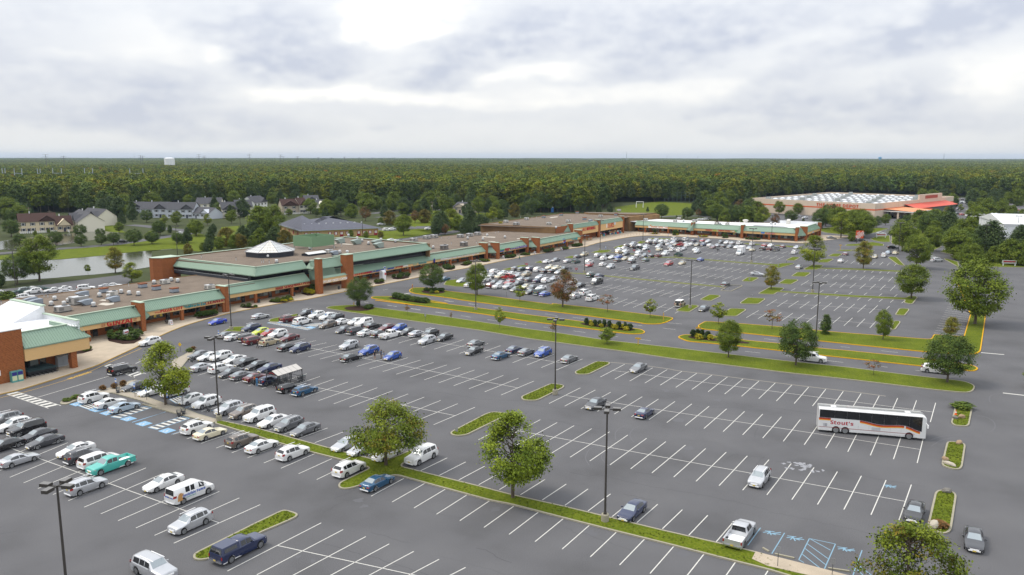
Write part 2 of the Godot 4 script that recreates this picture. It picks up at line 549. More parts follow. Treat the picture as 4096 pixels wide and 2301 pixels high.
func special_paint(white: Material) -> void:
	var blue:=mat("blue_paint",lin(.24,.44,.64),.85)
	blue.albedo_texture=white.albedo_texture
	blue.uv1_triplanar=true
	blue.uv1_world_triplanar=true
	blue.uv1_scale=Vector3.ONE/3.1
	var yellow:=mat("yellow_paint",lin(.66,.40,.055),.85)
	yellow.albedo_texture=white.albedo_texture
	yellow.uv1_triplanar=true
	yellow.uv1_world_triplanar=true
	yellow.uv1_scale=Vector3.ONE/2.9
	# crossings: ladder of white bars between two ends
	for c in [["E",[75,1098,195,1070],[560,1262,705,1230],9],["E",[1205,772,1270,748],[1560,905,1690,860],9]]:
		var a:=gp(c[0],c[1]); var b:=gp(c[0],c[2])
		for k in c[3]:
			var t: float=float(k)/c[3]; var u: float=(k+.5)/c[3]
			var q:=PackedVector2Array([a[0].lerp(b[0],t),a[1].lerp(b[1],t),a[1].lerp(b[1],u),a[0].lerp(b[0],u)])
			part("crossing_bar",flat(q,.006),white,lots)
		for e in 2:
			var s:=Shape.new()
			s.ribbon(PackedVector2Array([a[e],b[e]]),.12,.006)
			part("crossing_edge",s.mesh(),white,lots)
	# hatched loading strips of the accessible bays: bars and blue rims
	for c in [["A",[915,145,1180,55],[985,155,1250,68],6,blue],["A",[1222,232,1500,140],[1295,248,1565,155],6,blue],["E",[905,1232,1060,1195],[1030,1275,1170,1235],4,blue],["E",[1960,1155,2080,1120],[2040,1205,2170,1160],4,blue],
			["F",[1065,270,1130,252],[1530,352,1600,335],12,blue],["F",[1480,300,1560,280],[1640,310,1700,268],5,blue],["E",[1485,1088,1600,1050],[1640,1110,1700,1080],3,blue]]:
		var a:=gp(c[0],c[1]); var b:=gp(c[0],c[2])
		for k in c[3]:
			var t: float=(k+.15)/c[3]; var u: float=(k+.6)/c[3]
			part("hatch_bar",flat(PackedVector2Array([a[0].lerp(a[1],t),a[0].lerp(a[1],u),b[0].lerp(b[1],u),b[0].lerp(b[1],t)]),.006),white,lots)
		var s:=Shape.new()
		s.ribbon(PackedVector2Array([a[0],a[1],b[1],b[0]]),.12,.010,true)
		part("hatch_rim",s.mesh(),c[4],lots)
	# blue bay signs on the asphalt, with a white wheelchair figure in strokes
	for c in [["A",1060,160],["A",1187,200],["A",1380,258],["A",800,85],["A",890,112],["A",640,38],["F",1570,322],["F",1245,265],["F",1400,300]]:
		var p:=g(c[0],c[1],c[2])
		var u:=heading(STALL+90.0); var v:=heading(STALL)
		var q:=PackedVector2Array()
		for k in [[-1,-1],[1,-1],[1,1],[-1,1]]: q.append(Vector2(p.x,p.z)+Vector2(u.x,u.z)*k[0]*.95+Vector2(v.x,v.z)*k[1]*.8)
		var square:=part("wheelchair_square",flat(q,.007),blue,lots)
		var s:=Shape.new()
		var at:=func(x: float,y: float) -> Vector2: return Vector2(p.x,p.z)+Vector2(u.x,u.z)*x+Vector2(v.x,v.z)*y
		var ring:=PackedVector2Array()
		for k in 9: ring.append(at.call(-.05+.34*cos(2.4+k*.5),-.22+.34*sin(2.4+k*.5)))
		s.ribbon(ring,.1,.011)
		s.ribbon(PackedVector2Array([at.call(-.1,.45),at.call(-.08,-.05),at.call(.25,-.08),at.call(.38,-.5)]),.12,.012)
		part("wheelchair_figure",s.mesh(),white,square)
	# thin blue bay lines, and the worn bays by the lower kerb
	for d in [["A",1090,188,1370,102],["A",1415,288,1490,263],["E",1125,1305,1260,1265],["E",1530,1425,1920,1300],["E",1480,1090,1570,1065],["F",115,1252,190,1230],["F",420,1290,480,1270],["F",1600,337,1680,320],
			["D",35,1268,140,1097],["D",258,1318,345,1143],["D",470,1393,560,1188],["D",345,1143,560,1188],["D",345,1143,520,1240],["D",325,1185,500,1310],["D",305,1222,480,1360],["D",280,1268,430,1385],["D",258,1318,300,1342],["D",705,1447,780,1240],["C",1950,1200,2055,1055],
			["D",760,1370,860,1447],["D",740,1400,790,1447]]:
		var q:=gp(d[0],d.slice(1))
		var s:=Shape.new()
		s.ribbon(q,.1,.006)
		part("blue_bay_line",s.mesh(),mat("worn_blue_paint",lin(.20,.34,.44),.9) if d[0] in ["D","C"] else blue,lots)
	for c in [[35,1093],[232,1137],[655,1230],[1015,708]]:
		var q:=PackedVector2Array()
		var p:=g("D",c[0],c[1])
		for k in 10:
			var rr:=rng.randf_range(.55,.95)
			q.append(Vector2(p.x+cos(k*TAU/10)*rr,p.z+sin(k*TAU/10)*rr*.8))
		var s:=Shape.new()
		for k in 7:
			var e:=q[k]; var e2:=q[(k+4) % 10]
			s.ribbon(PackedVector2Array([e,e.lerp(e2,.6)]),.13,.006+k*.0006)
		part("worn_wheelchair_mark",s.mesh(),mat("worn_blue_paint"),lots)
	# yellow lane line in front of the market and lettering on the road
	var s2:=Shape.new()
	s2.ribbon(smooth(gp("E",[0,1140,240,1085,480,1020,860,905,1080,820,1250,735,1640,565])),.12,.006)
	part("yellow_lane_line",s2.mesh(),yellow,lots)
	var text:=TextMesh.new()
	text.text="NO PARKING"
	text.font=font(true)
	text.font_size=64
	text.pixel_size=.016
	text.depth=.004
	var a0:=g("E",815,915); var a1:=g("E",1030,845)
	var t:=part("road_lettering",text,yellow,lots,(a0+a1)/2.0+Vector3(0,.008,0))
	var dir:=(a1-a0).normalized()
	t.basis=Basis(dir,-dir.cross(Vector3.UP),Vector3.UP)*Basis.from_scale(Vector3(.75,1.2,1))
	# splash of white paint
	var blot:=Shape.new()
	var bc:=g("D",295,545)
	for k in 26:
		var c2:=Vector2(bc.x,bc.z)+Vector2(rng.randfn(0,.9),rng.randfn(0,1.3))
		var q:=PackedVector2Array()
		for j in 9: q.append(c2+Vector2.from_angle(j*TAU/9)*rng.randf_range(.10,.42))
		blot.prism(q,.005+k*.0003,.005+k*.0003)
	part("paint_spill",blot.mesh(),mat("chalky_spill",lin(.27,.275,.295),.9),lots).set_meta("kind","stuff")

func font(bold:=false,serif:=false) -> SystemFont:
	var key:="font%s%s" % [bold,serif]
	if mats.has(key): return mats[key]
	var f:=SystemFont.new()
	f.font_names=PackedStringArray(["Droid Serif" if serif else "Droid Sans"])
	f.font_weight=700 if bold else 400
	mats[key]=f
	return f

# sealed cracks, patches and stains that the photograph shows in the asphalt
func cracks(lot: Node3D) -> void:
	var dark:=mat("crack_sealer",lin(.055,.055,.060),.9)
	var soft:=mat("old_crack",lin(.085,.085,.090),.95)
	for c in [["B",545,985,650,1015,655,1040,740,1065,830,1092],["B",945,1098,1040,1115,1120,1150,1200,1168,1270,1182],["B",550,1185,700,1225,860,1275,1000,1310,1130,1355,1330,1410,1450,1460],["B",790,1415,900,1400,1040,1390,1160,1375],["B",1470,1285,1650,1320,1850,1380,2060,1440],
			["B",1820,1220,1930,1255,1980,1300,2114,1345],["B",1070,825,1180,845,1300,880,1450,905,1500,940,1700,975],["B",1360,905,1500,945,1650,975,1800,990],["B",640,820,720,790,830,745],["B",550,940,650,880,720,850],
			["A",0,1020,200,960,420,875],["A",0,1115,130,1090],["A",640,1215,900,1130,1080,1060],["A",700,1447,1000,1380,1200,1330],["A",230,250,480,225,720,200],["A",560,150,760,100,900,70],
			["C",300,168,420,178,540,210,750,243],["C",485,600,640,630,720,620,900,660,1020,690,1200,720,1500,770,1800,830,2114,905],["C",570,692,680,720,760,740,850,765],["C",920,780,1040,800,1190,835],["C",0,955,120,980,290,1015,330,1060],["C",440,1050,490,1070,500,1095,620,1110,760,1165,900,1210,985,1240],
			["C",735,215,900,230,1100,280,1280,300],["C",1110,320,1205,335],["C",1390,325,1640,345,1850,412],["C",1010,598,1130,610,1230,638],["C",1375,690,1465,710],["C",1640,342,1760,365],["C",1775,480,1830,450,1950,460,2090,470,2040,500,2020,545],["C",2020,225,2030,245,2010,265,2010,308],["C",1740,95,1900,115,2114,150],["C",1830,20,1950,45,2114,65],
			["D",0,920,200,960,480,1020,900,1110],["D",490,575,700,600,900,650,1300,710],["D",0,350,120,360,350,395,510,438],["D",60,65,250,90,400,110],["D",70,505,200,515,300,540],["D",390,295,640,340,880,390],
			["Q",1090,990,1250,1000,1530,1030],["Q",730,1000,900,1020,1080,1060,1530,1140],["Q",1480,1035,1700,1055,2026,1125],["Q",1455,1063,1600,1075,1800,1090],["Q",270,1385,400,1410,560,1447],["Q",0,1200,250,1240,540,1265],["Q",0,910,230,940,250,965],["R",0,1190,120,1200,330,1250,700,1240,830,1265,1060,1285],["R",1160,1250,1420,1290,1640,1315],["R",1190,890,1330,905,1400,930],["R",480,1300,750,1330,900,1350],
			["G",850,1050,1100,1080,1500,1150,1980,1170],["G",0,1040,400,960,650,870]]:
		var p:=gp(c[0],c.slice(1))
		var o:=PackedVector2Array()
		for k in p.size()-1:
			var m:=maxi(2,int(p[k].distance_to(p[k+1])/.5))
			for j in m: o.append(p[k].lerp(p[k+1],float(j)/m)+Vector2(rng.randfn(0,.07),rng.randfn(0,.07)))
		o.append(p[-1])
		var s:=Shape.new()
		s.ribbon(o,rng.randf_range(.035,.065),.003)
		part("crack",s.mesh(),dark if rng.randf()<.6 else soft,lot)
	# skid marks: pairs of bent tyre tracks
	for c in [["C",860,330,850,280,880,235,960,205],["C",1010,350,970,300,985,250,1060,210],["C",640,540,600,480,640,400,760,350,880,330],["C",800,545,730,480,760,430,860,380],["D",1340,330,1420,300,1560,285,1690,290],["D",1350,380,1440,320,1600,300],["D",1720,120,1850,150,1890,220,1840,260],["S",1640,1180,1620,1130,1660,1090,1760,1080]]:
		var s:=Shape.new()
		s.ribbon(smooth(gp(c[0],c.slice(1))),.12,.004)
		part("skid_mark",s.mesh(),mat("tyre_rubber_trace",lin(.115,.115,.122),.9),lot)
	# dark oil stains and fresh patches, each with a ragged rim
	for c in [["C",1462,395,1.1],["C",1385,168,1.2],["B",850,832,.8],["B",895,880,.6],["B",470,1337,.4],["B",350,1298,.4],["R",490,1155,1.0],["Q",1640,1047,.9],["C",640,1095,1.0],["C",1180,1190,.8],["C",1420,1270,.9],["B",1980,905,.9],["B",1650,775,.8],["G",490,760,.5],["G",320,820,.5]]:
		var p:=g(c[0],c[1],c[2])
		var q:=PackedVector2Array()
		for k in 14: q.append(Vector2(p.x,p.z)+Vector2.from_angle(k*TAU/14)*c[3]*rng.randf_range(.45,1.0))
		part("oil_stain",flat(q,.002),mat("oil_stained_asphalt",lin(.10,.10,.108),.8),lot)
	# strip of older, paler asphalt along the lot's upper lane, and the seam of the outer road
	var s:=Shape.new()
	s.ribbon(smooth(gp("Q",[990,722,1250,742,1700,800,"R",0,815,400,860,960,930,1530,1000,2026,1055,"S",430,1110])),.3,.0025)
	part("pale_seam",s.mesh(),mat("sandy_seam",lin(.24,.225,.19),1.0),lot)

# grass islands: a kerb ring 15 cm high round a bed of grass
func island(w: String,xy: Array,label: String,kerb_mat:="concrete",bed:="grass",r:=1.0,group:="") -> Node3D:
	var p:=clean(rounded(clean(gp(w,xy,.15)),r))
	if Geometry2D.is_polygon_clockwise(p): p.reverse()
	var c:=Vector2.ZERO
	for q in p: c+=q/p.size()
	for k in p.size(): p[k]-=c
	var o:=thing("planting_island",label,"traffic island",Vector3(c.x,0,c.y),0.0,group)
	var inner:=Geometry2D.offset_polygon(p,-.21)
	var big:=PackedVector2Array()
	for q in inner:
		if q.size()>2 and not Geometry2D.is_polygon_clockwise(q) and q.size()>big.size(): big=q
	var s:=Shape.new()
	for k in p.size():
		var a:=p[k]; var b:=p[(k+1) % p.size()]
		var ta:=corner_in(p,k,.21); var tb:=corner_in(p,(k+1) % p.size(),.21)
		s.quad(Vector3(a.x,-.02,a.y),Vector3(a.x,.15,a.y),Vector3(b.x,.15,b.y),Vector3(b.x,-.02,b.y))
		s.quad(Vector3(a.x,.15,a.y),Vector3(ta.x,.15,ta.y),Vector3(tb.x,.15,tb.y),Vector3(b.x,.15,b.y))
		s.quad(Vector3(ta.x,.15,ta.y),Vector3(ta.x,.05,ta.y),Vector3(tb.x,.05,tb.y),Vector3(tb.x,.15,tb.y))
	part("kerb",s.mesh(),kerb(kerb_mat),o)
	if big.size()>2:
		var b:=part("grass_bed" if bed=="grass" else "pebble_bed",flat(big,.13),grass_material() if bed=="grass" else pebbles(),o)
		if bed=="grass": blades(big,o,c)
	return o

func corner_in(p: PackedVector2Array,k: int,d: float) -> Vector2:
	var nn:=p.size()
	var a:=p[(k+nn-1) % nn]; var b:=p[k]; var e:=p[(k+1) % nn]
	var t:=((b-a).normalized()+(e-b).normalized()).normalized()
	return b-Vector2(t.y,-t.x)*d

func kerb(key: String) -> StandardMaterial3D:
	if key=="yellow": return grained("yellow_kerb_paint",lin(.74,.40,.012),.8,3.1,.3,0.0,0.0,.09,51)
	return grained("kerb_concrete",lin(.40,.37,.28),.95,3.3,.35,0.0,0.0,.08,52)

func pebbles() -> StandardMaterial3D:
	return grained("white_pebbles",lin(.52,.46,.37),.95,2.2,.55,0.0,0.0,.16,53)

# tufts of grass standing out of a bed, so that its rim is not a clean edge
var tuft: ArrayMesh
func blades(p: PackedVector2Array,o: Node3D,c: Vector2) -> void:
	var d:=c.length()
	if d>150.0: return
	if tuft==null:
		var s:=Shape.new()
		for k in 9:
			var a:=rng.randf()*TAU
			var q:=Vector3(cos(a),0,sin(a))*rng.randf()*.10
			var up:=Vector3(rng.randfn(0,.045),rng.randf_range(.05,.10),rng.randfn(0,.045))
			var side:=Vector3(-sin(a),0,cos(a))*.022
			s.tri(q-side,q+up,q+side)
		tuft=s.mesh()
	var box:=Rect2(p[0],Vector2.ZERO)
	for q in p: box=box.expand(q)
	var want:=int(minf(9000.0,box.get_area()*12.0))
	var xf:=[]
	for k in want:
		var q:=box.position+Vector2(rng.randf()*box.size.x,rng.randf()*box.size.y)
		if Geometry2D.is_point_in_polygon(q,p): xf.append(Transform3D(Basis(Vector3.UP,rng.randf()*TAU)*Basis.from_scale(Vector3.ONE*rng.randf_range(.7,1.5)),Vector3(q.x,.13,q.y)))
	if xf.is_empty(): return
	var mm:=MultiMesh.new()
	mm.transform_format=MultiMesh.TRANSFORM_3D
	mm.mesh=tuft
	mm.instance_count=xf.size()
	for k in xf.size(): mm.set_instance_transform(k,xf[k])
	var i:=MultiMeshInstance3D.new()
	i.multimesh=mm
	i.material_override=mat("grass_blades",lin(.125,.158,.014),1.0)
	i.name="grass_tufts"
	o.add_child(i,true)
	i.set_meta("kind","stuff")

func islands() -> void:
	island("A",[1800,163,"B",0,230,620,398,1045,508,1290,408,1335,412,1340,425,1195,545,1510,625,1835,705,2114,778,"C",430,873,825,968,1240,1068,1690,1170,2005,1245,2114,1275,"D",400,1447,400,1500,350,1500,"D",0,1395,"C",1850,1330,1340,1200,860,1082,425,972,0,862,
		"B",1935,828,1500,712,1150,615,790,728,715,735,675,715,690,680,945,560,700,492,430,425,160,348,"A",1900,232,1765,192],"long grass island with worn kerb crossing the lower car park","concrete","grass",.7)
	island("A",[1600,1268,2114,1012,"B",210,912,250,908,345,935,345,962,190,1032,60,1085,"A",1735,1312,1640,1325,1592,1308],"grass island with white kerb end beside the navy pickup","concrete","grass",.7)
	island("B",[1603,265,1612,285,1660,297,1740,288,2078,122,2070,105,1960,95,1900,110],"grass island with short dark bollard at its tip","concrete","grass",.8)
	island("Q",[-45,1115,-38,1145,0,1160,110,1164,165,1150,445,1012,457,993,430,978,330,965,285,970],"grass island carrying a tall lamp post on concrete base","concrete","grass",.8)
	island("Q",[573,828,590,853,640,861,740,857,985,738,983,716,860,706,810,714],"grass island with rounded ends near the grassy entrance verge","concrete","grass",.8)
	island("D",[1548,45,1580,25,1680,45,1692,65,1666,200,1640,213,1545,206,1513,182],"grass island with orange cone, juniper and boulders","concrete","grass",.7)
	island("D",[1478,345,1510,334,1620,350,1636,370,1610,545,1588,566,1530,566,1445,537,1436,515],"grass island with pink and pale boulders beside the coach","concrete","grass",.7)
	island("D",[1383,755,1420,735,1530,748,1563,780,1520,1065,1495,1090,1450,1100,1335,1060,1318,1030],"grass island with grey block and round boulder near black sedan","concrete","grass",.7)
	island("J",[355,1205,430,1175,760,1156,910,1163,"G",0,55,270,83,650,133,1130,195,1600,265,2026,328,"Q",330,370,890,455,1750,550,"R",430,600,780,640,1200,690,2026,775,"S",650,855,1090,905,1330,930,1440,968,1467,1000,1440,1048,1360,1068,1000,1033,500,973,
		"R",2026,915,1280,835,640,755,0,680,"Q",1200,600,600,520,0,440,"G",1500,350,700,240,0,142,"J",1280,1340,800,1275],"long grass verge between the lower car park and the entrance road","concrete","grass",1.6)
	island("J",[1020,1058,1045,1033,1330,1033,1860,1083,2170,1138,"G",900,18,1440,85,1700,120,2026,165,"Q",330,205,690,250,1260,325,1350,337,1397,365,1370,386,1250,393,1080,376,900,350,530,305,0,240,"G",1560,165,1000,90,640,45,270,0,"J",1700,1165,1300,1100],"grass median with yellow kerb, clipped hedge and flower bed","yellow","grass",1.6)
	island("R",[22,425,100,397,200,399,390,405,850,465,1200,497,1700,555,2026,582,"S",820,665,1400,740,1480,768,1503,790,1450,817,1300,802,830,757,0,668,"R",1700,635,1300,590,700,525,440,500,150,475],"grass median with yellow kerb running to the outer road","yellow","grass",1.2)
	island("J",[1572,960,1590,928,1640,908,1780,905,2000,925,"K",100,1250,700,1320,1600,1440,"Q",300,35,800,90,1300,150,1700,198,1722,213,1640,255,1550,276,1400,275,1300,256,700,179,0,95,"G",1290,0,"J",2170,1056,1650,990],"yellow kerbed grass verge below the busy upper car park","yellow","grass",1.6)
	island("R",[262,300,275,285,350,242,800,272,1230,305,1800,360,"S",0,378,950,450,985,393,1010,393,1330,418,1405,160,"N",1215,1035,1260,1010,1330,1050,1400,1200,"S",1592,150,1530,580,1500,606,1420,622,960,600,0,505,"R",2026,505,1380,438,840,384,300,331],"yellow kerbed grass verge turning the corner along the outer road","yellow","grass",1.2)
	island("K",[78,1168,120,1110,260,1093,390,1125,425,1197,250,1192],"small grass island at the row end beside shop lane","concrete","grass",1.0)
	var small:="small kerbed grass island at the end of upper parking rows"
	var sg:="grass islands at row ends of the upper car park"
	for k in [["M",[376,1412,480,1340,715,1350,732,1362,635,1428,400,1426]],["M",[905,1143,1000,1085,1172,1090,1187,1102,1085,1158]],["M",[1083,1043,1170,987,1342,992,1357,1003,1280,1052]],["M",[1008,822,1100,779,1192,783,1206,792,1130,831]],["M",[398,1113,480,1060,622,1062,640,1072,548,1121]],["L",[1715,1368,1850,1299,1992,1308,2012,1322,1870,1388]],
			["R",[3,120,130,50,262,57,280,70,165,137]],["R",[540,160,640,92,812,99,827,112,715,185,565,182]],["S",[533,165,582,90,692,94,702,108,648,175]],["S",[478,335,520,235,592,238,600,252,540,336]],["N",[722,1195,780,1140,835,1145,850,1168,825,1205]],
			["M",[1588,767,1660,734,1772,734,1787,744,1730,776]],["M",[1438,852,1500,815,1652,804,1670,815,1590,856]],["M",[1698,695,1770,682,1975,678,1990,690,1860,700]],["N",[440,805,470,795,540,800,640,900,560,890]],["N",[0,725,60,712,290,722,250,745]],
			["K",[888,957,1110,905,1200,894,1275,903,1040,937,1012,967]],["K",[1333,860,1430,834,1455,868]],["K",[1738,792,1870,764,1880,802]],["L",[523,657,620,625,685,618,660,650,560,663]],["L",[853,587,900,562,962,564,978,578,900,602]],["L",[998,532,1050,522,1310,527,1322,541]],["M",[420,598,470,590,620,600,700,612,560,616]],["M",[838,622,900,616,1130,632,1110,648]],["F",[1076,243,1105,220,1425,158,1450,172,1230,252,1110,257]],["F",[520,388,620,330,690,311,805,309,835,322,760,372,640,362]]]:
		island(k[0],k[1],small,"concrete","grass",1.0,sg)
	island("M",[630,1280,790,1192,977,1204,992,1215,940,1248,"N",0,1240,640,1270,680,1249,772,1254,787,1265,732,1337,700,1343,623,1325,640,1292,"N",0,1262,"M",905,1262,850,1296,650,1289],"grass strip with end islands carrying a small round tree","concrete","grass",.8)
	island("M",[1253,946,1370,887,1517,892,1532,903,1490,928,"N",0,930,600,958,600,972,0,946,"M",1475,940,1430,955,1280,955],"grass strip with one broad end under the tall tree","concrete","grass",.8)
	island("Y",[-700,735,0,722,500,762,1500,842,2330,892,2450,868,2700,868,2740,880,2400,975,2210,955,2270,920,1500,862,500,782,0,742,-700,755],"thin grass strip across the middle of the upper car park","concrete","grass",.5)
	island("L",[-330,980,150,1012,1300,1120,2067,1187,"M",108,1203,165,1208,225,1164,402,1169,417,1180,260,1251,108,1242,170,1205,"L",2067,1202,1300,1134,150,1024,-330,992],"thin grass strip below the van and the delivery truck","concrete","grass",.5)
	island("L",[215,723,330,690,492,686,502,695,455,711,820,738,830,750,560,724,430,718,380,727],"grass strip by the first lamp post near craft store","concrete","grass",.5)
	# pebble island with walkway
	island("E",[690,1195,740,1150,1050,1075,1330,1005,1530,930,1600,930,1420,1045,1700,1125,2026,1240,"A",1490,58,1640,118,1798,163,1763,192,1400,100,1165,32,"E",1800,1230,1640,1170,1290,1075,1100,1110,900,1160,770,1212,710,1212],"white pebble island with walkway and shrubs by the accessible bays","concrete","pebble",.5)
	island("F",[-30,700,100,640,205,570,235,580,190,640,60,800,30,812,-60,780],"pebble island with yellow warning sign","concrete","pebble",.5)
	# lawns beside the home store and along the outer road
	for k in [["M",[1485,385,1700,365,1905,470,1900,482,1560,445,1490,425]],["M",[1820,622,1850,605,2067,598,"N",260,625,395,650,390,672,200,668,0,672]],["N",[232,590,300,565,460,548,470,625,380,628,280,610]],["N",[215,530,240,470,350,462,455,470,380,490,300,515]],["N",[1040,735,1085,715,1225,715,1285,782,1270,792,1140,760]],
			["N",[1085,820,1110,815,1255,855,1260,900,1245,940,1240,905]],["N",[1100,690,1060,560,1100,480,1500,520,1760,660,2100,680,2300,800,2300,918,1800,915,1300,900,1280,800,1250,700]],["N",[650,690,480,640,480,480,760,470,1000,560,1060,680,930,740]]]:
		island(k[0],k[1],"lawn with kerb between the drives near the home store","concrete","grass",1.5,"lawns by the home store drives")

# ---- the plaza: every building stands in the s, n frame (x = s along the fronts, z = n out to the car park)
func sn_thing(called: String,label: String,category:="building") -> Node3D:
	return thing(called,label,category,SN_O,deg_to_rad(SN_A))

func pl(w: String, x: float, y: float, n0: float) -> Vector2:      # where a photo point meets the upright plane n = n0: (s, height)
	var a=WIN[w]
	var d:=ray(a[0]+x*a[2],a[1]+y*a[2])
	var q:=deg_to_rad(SN_A)
	var N:=Vector3(sin(q),0,cos(q)); var S:=Vector3(cos(q),0,-sin(q))
	var t:=(n0+SN_O.dot(N))/d.dot(N)
	return Vector2((d*t-SN_O).dot(S),EYE+d.y*t)

func ps(w: String, x: float, y: float, s0: float) -> Vector2:      # the same for the plane s = s0: (n, height)
	var a=WIN[w]
	var d:=ray(a[0]+x*a[2],a[1]+y*a[2])
	var q:=deg_to_rad(SN_A)
	var N:=Vector3(sin(q),0,cos(q)); var S:=Vector3(cos(q),0,-sin(q))
	var t:=(s0+SN_O.dot(S))/d.dot(S)
	return Vector2((d*t-SN_O).dot(N),EYE+d.y*t)

func brick() -> StandardMaterial3D:
	if mats.has("brick"): return mats["brick"]
	var m:=mat("brick",lin(.34,.125,.047),.9,0.0,.3)
	var im:=Image.create(128,128,false,Image.FORMAT_RGB8)
	var r:=RandomNumberGenerator.new()
	r.seed=4
	im.fill(lin(.95,.95,.95))
	for row in 16:
		for k in 9:
			var t:=r.randf_range(.62,1.0)
			im.fill_rect(Rect2i(k*16-(8 if row % 2 else 0),row*8,15,7),lin(t,t*r.randf_range(.92,1.0),t*.95))
	m.albedo_texture=ImageTexture.create_from_image(im)
	m.uv1_triplanar=true
	m.uv1_scale=Vector3.ONE/1.8
	return m

func green_metal() -> StandardMaterial3D:
	return grained("green_metal",lin(.245,.355,.265),.55,6.0,.16,0.0,0.0,.03,61,.5)
func stucco() -> StandardMaterial3D:
	return grained("peach_stucco",lin(.70,.46,.215),.9,5.0,.10,0.0,0.0,.04,62)
func gravel() -> StandardMaterial3D:
	return grained("roof_gravel",lin(.345,.275,.215),1.0,3.1,.68,37.0,.28,.17,63)
func tan_wall() -> StandardMaterial3D:
	return grained("tan_block_wall",lin(.33,.20,.095),.95,4.0,.3,22.0,.35,.06,64)
func walk_concrete() -> StandardMaterial3D:
	return grained("walk_concrete",lin(.56,.47,.36),.95,4.0,.24,17.0,.18,.06,65)
func white_membrane() -> StandardMaterial3D:
	return grained("white_roof",lin(.82,.83,.85),.7,9.0,.10,31.0,.12,.03,66)
func cap_metal() -> StandardMaterial3D:
	return mat("cap_metal",lin(.42,.52,.40),.5)

class Line:                      # an upright face from a to b; x runs along it, z out of it
	var a: Vector2
	var d: Vector2
	var o: Vector2
	var l: float
	func _init(p0: Vector2,p1: Vector2) -> void:
		a=p0
		l=p0.distance_to(p1)
		d=(p1-p0).normalized()
		o=Vector2(-d.y,d.x)
	func at(x: float,y: float,z: float) -> Vector3:
		var q:=a+d*x+o*z
		return Vector3(q.x,y,q.y)
	func basis() -> Basis:
		return Basis(Vector3(d.x,0,d.y),Vector3.UP,Vector3(o.x,0,o.y))

func lbox(s: Shape,f: Line,x0: float,x1: float,y0: float,y1: float,z0: float,z1: float) -> void:
	s.box(f.at((x0+x1)/2,(y0+y1)/2,(z0+z1)/2),Vector3(absf(x1-x0),absf(y1-y0),absf(z1-z0)),f.basis())

# sloped green roof edge with standing seams; m0, m1: how far each end leans out per metre (mitres)
func mansard(B: Node3D,p0: Vector2,p1: Vector2,y0: float,y1: float,back:=1.7,m0:=0.0,m1:=0.0,out:=.4) -> void:
	var f:=Line.new(p0,p1)
	var s:=Shape.new()
	var prof:=[[out-.02,y0],[out,y0+.22],[-back,y1-.22],[-back,y1],[-back-.35,y1],[-back-.35,y1-.7]]
	var xa:=func(z: float) -> float: return -m0*z
	var xb:=func(z: float) -> float: return f.l+m1*z
	for k in prof.size()-1:
		var a=prof[k]; var b=prof[k+1]
		s.quad(f.at(xa.call(a[0]),a[1],a[0]),f.at(xb.call(a[0]),a[1],a[0]),f.at(xb.call(b[0]),b[1],b[0]),f.at(xa.call(b[0]),b[1],b[0]))
	for e in 2:
		var x: Callable=xa if e==0 else xb
		s.quad(f.at(x.call(out),y0+.2,out),f.at(x.call(-back),y1-.2,-back),f.at(x.call(-back),y0,-back),f.at(x.call(out),y0,out))
	part("mansard_roof",s.mesh(),green_metal(),B)
	var r:=Shape.new()
	var n:=int(f.l/.46)
	for k in n:
		var x:=(k+.5)*f.l/n
		var lo:=f.at(x-m0*out*maxf(0.0,1.0-x/2.0),y0+.22,out); var hi:=f.at(x,y1-.22,-back)
		var w:=f.at(x+.025,0,0)-f.at(x,0,0)
		var up:=Vector3(f.o.x,0,f.o.y).lerp(Vector3.UP,.5).normalized()*.06
		r.quad(lo-w+up,lo+w+up,hi+w+up,hi-w+up)
		r.quad(lo-w,lo-w+up,hi-w+up,hi-w)
		r.quad(lo+w,hi+w,hi+w+up,lo+w+up)
		r.quad(lo-w-Vector3(0,.22,0),lo+w-Vector3(0,.22,0),lo+w+up,lo-w+up)
	part("standing_seams",r.mesh(),green_metal(),B).set_meta("kind","stuff")
	r=Shape.new()
	r.quad(f.at(xa.call(-back+.07),y1+.03,-back+.07),f.at(xb.call(-back+.07),y1+.03,-back+.07),f.at(xb.call(-back-.42),y1+.03,-back-.42),f.at(xa.call(-back-.42),y1+.03,-back-.42))
	r.quad(f.at(xa.call(-back+.07),y1-.09,-back+.07),f.at(xb.call(-back+.07),y1-.09,-back+.07),f.at(xb.call(-back+.07),y1+.03,-back+.07),f.at(xa.call(-back+.07),y1+.03,-back+.07))
	part("roof_cap",r.mesh(),cap_metal(),B)

# a canopy front: beige fascia, green mansard, brick posts, and the shop windows set back under it
func shopfront(B: Node3D,p0: Vector2,p1: Vector2,posts:=[],depth:=3.2,y0:=2.55,y1:=3.45,y2:=5.75,seed_:=1,m0:=0.0,m1:=0.0,back:=1.7) -> void:
	var f:=Line.new(p0,p1)
	var s:=Shape.new()
	lbox(s,f,0,f.l,y0,y1,-.12,.2)
	part("fascia",s.mesh(),stucco(),B)
	s=Shape.new()
	lbox(s,f,0,f.l,y0+.02,y0+.08,-depth,-.14)
	part("soffit",s.mesh(),mat("soffit_brown",lin(.22,.13,.07),.9),B)
	mansard(B,p0,p1,y1,y2,back,m0,m1)
	s=Shape.new()
	lbox(s,f,0,f.l,.1,y2-.9,-depth-.3,-depth)
	part("wall",s.mesh(),brick(),B)
	for x in posts:
		s=Shape.new()
		lbox(s,f,x-.35,x+.35,.1,y0-.002,-.38,.28)
		part("post",s.mesh(),brick(),B)
	glazing(B,f,.3,f.l-.3,-depth,seed_,y0)

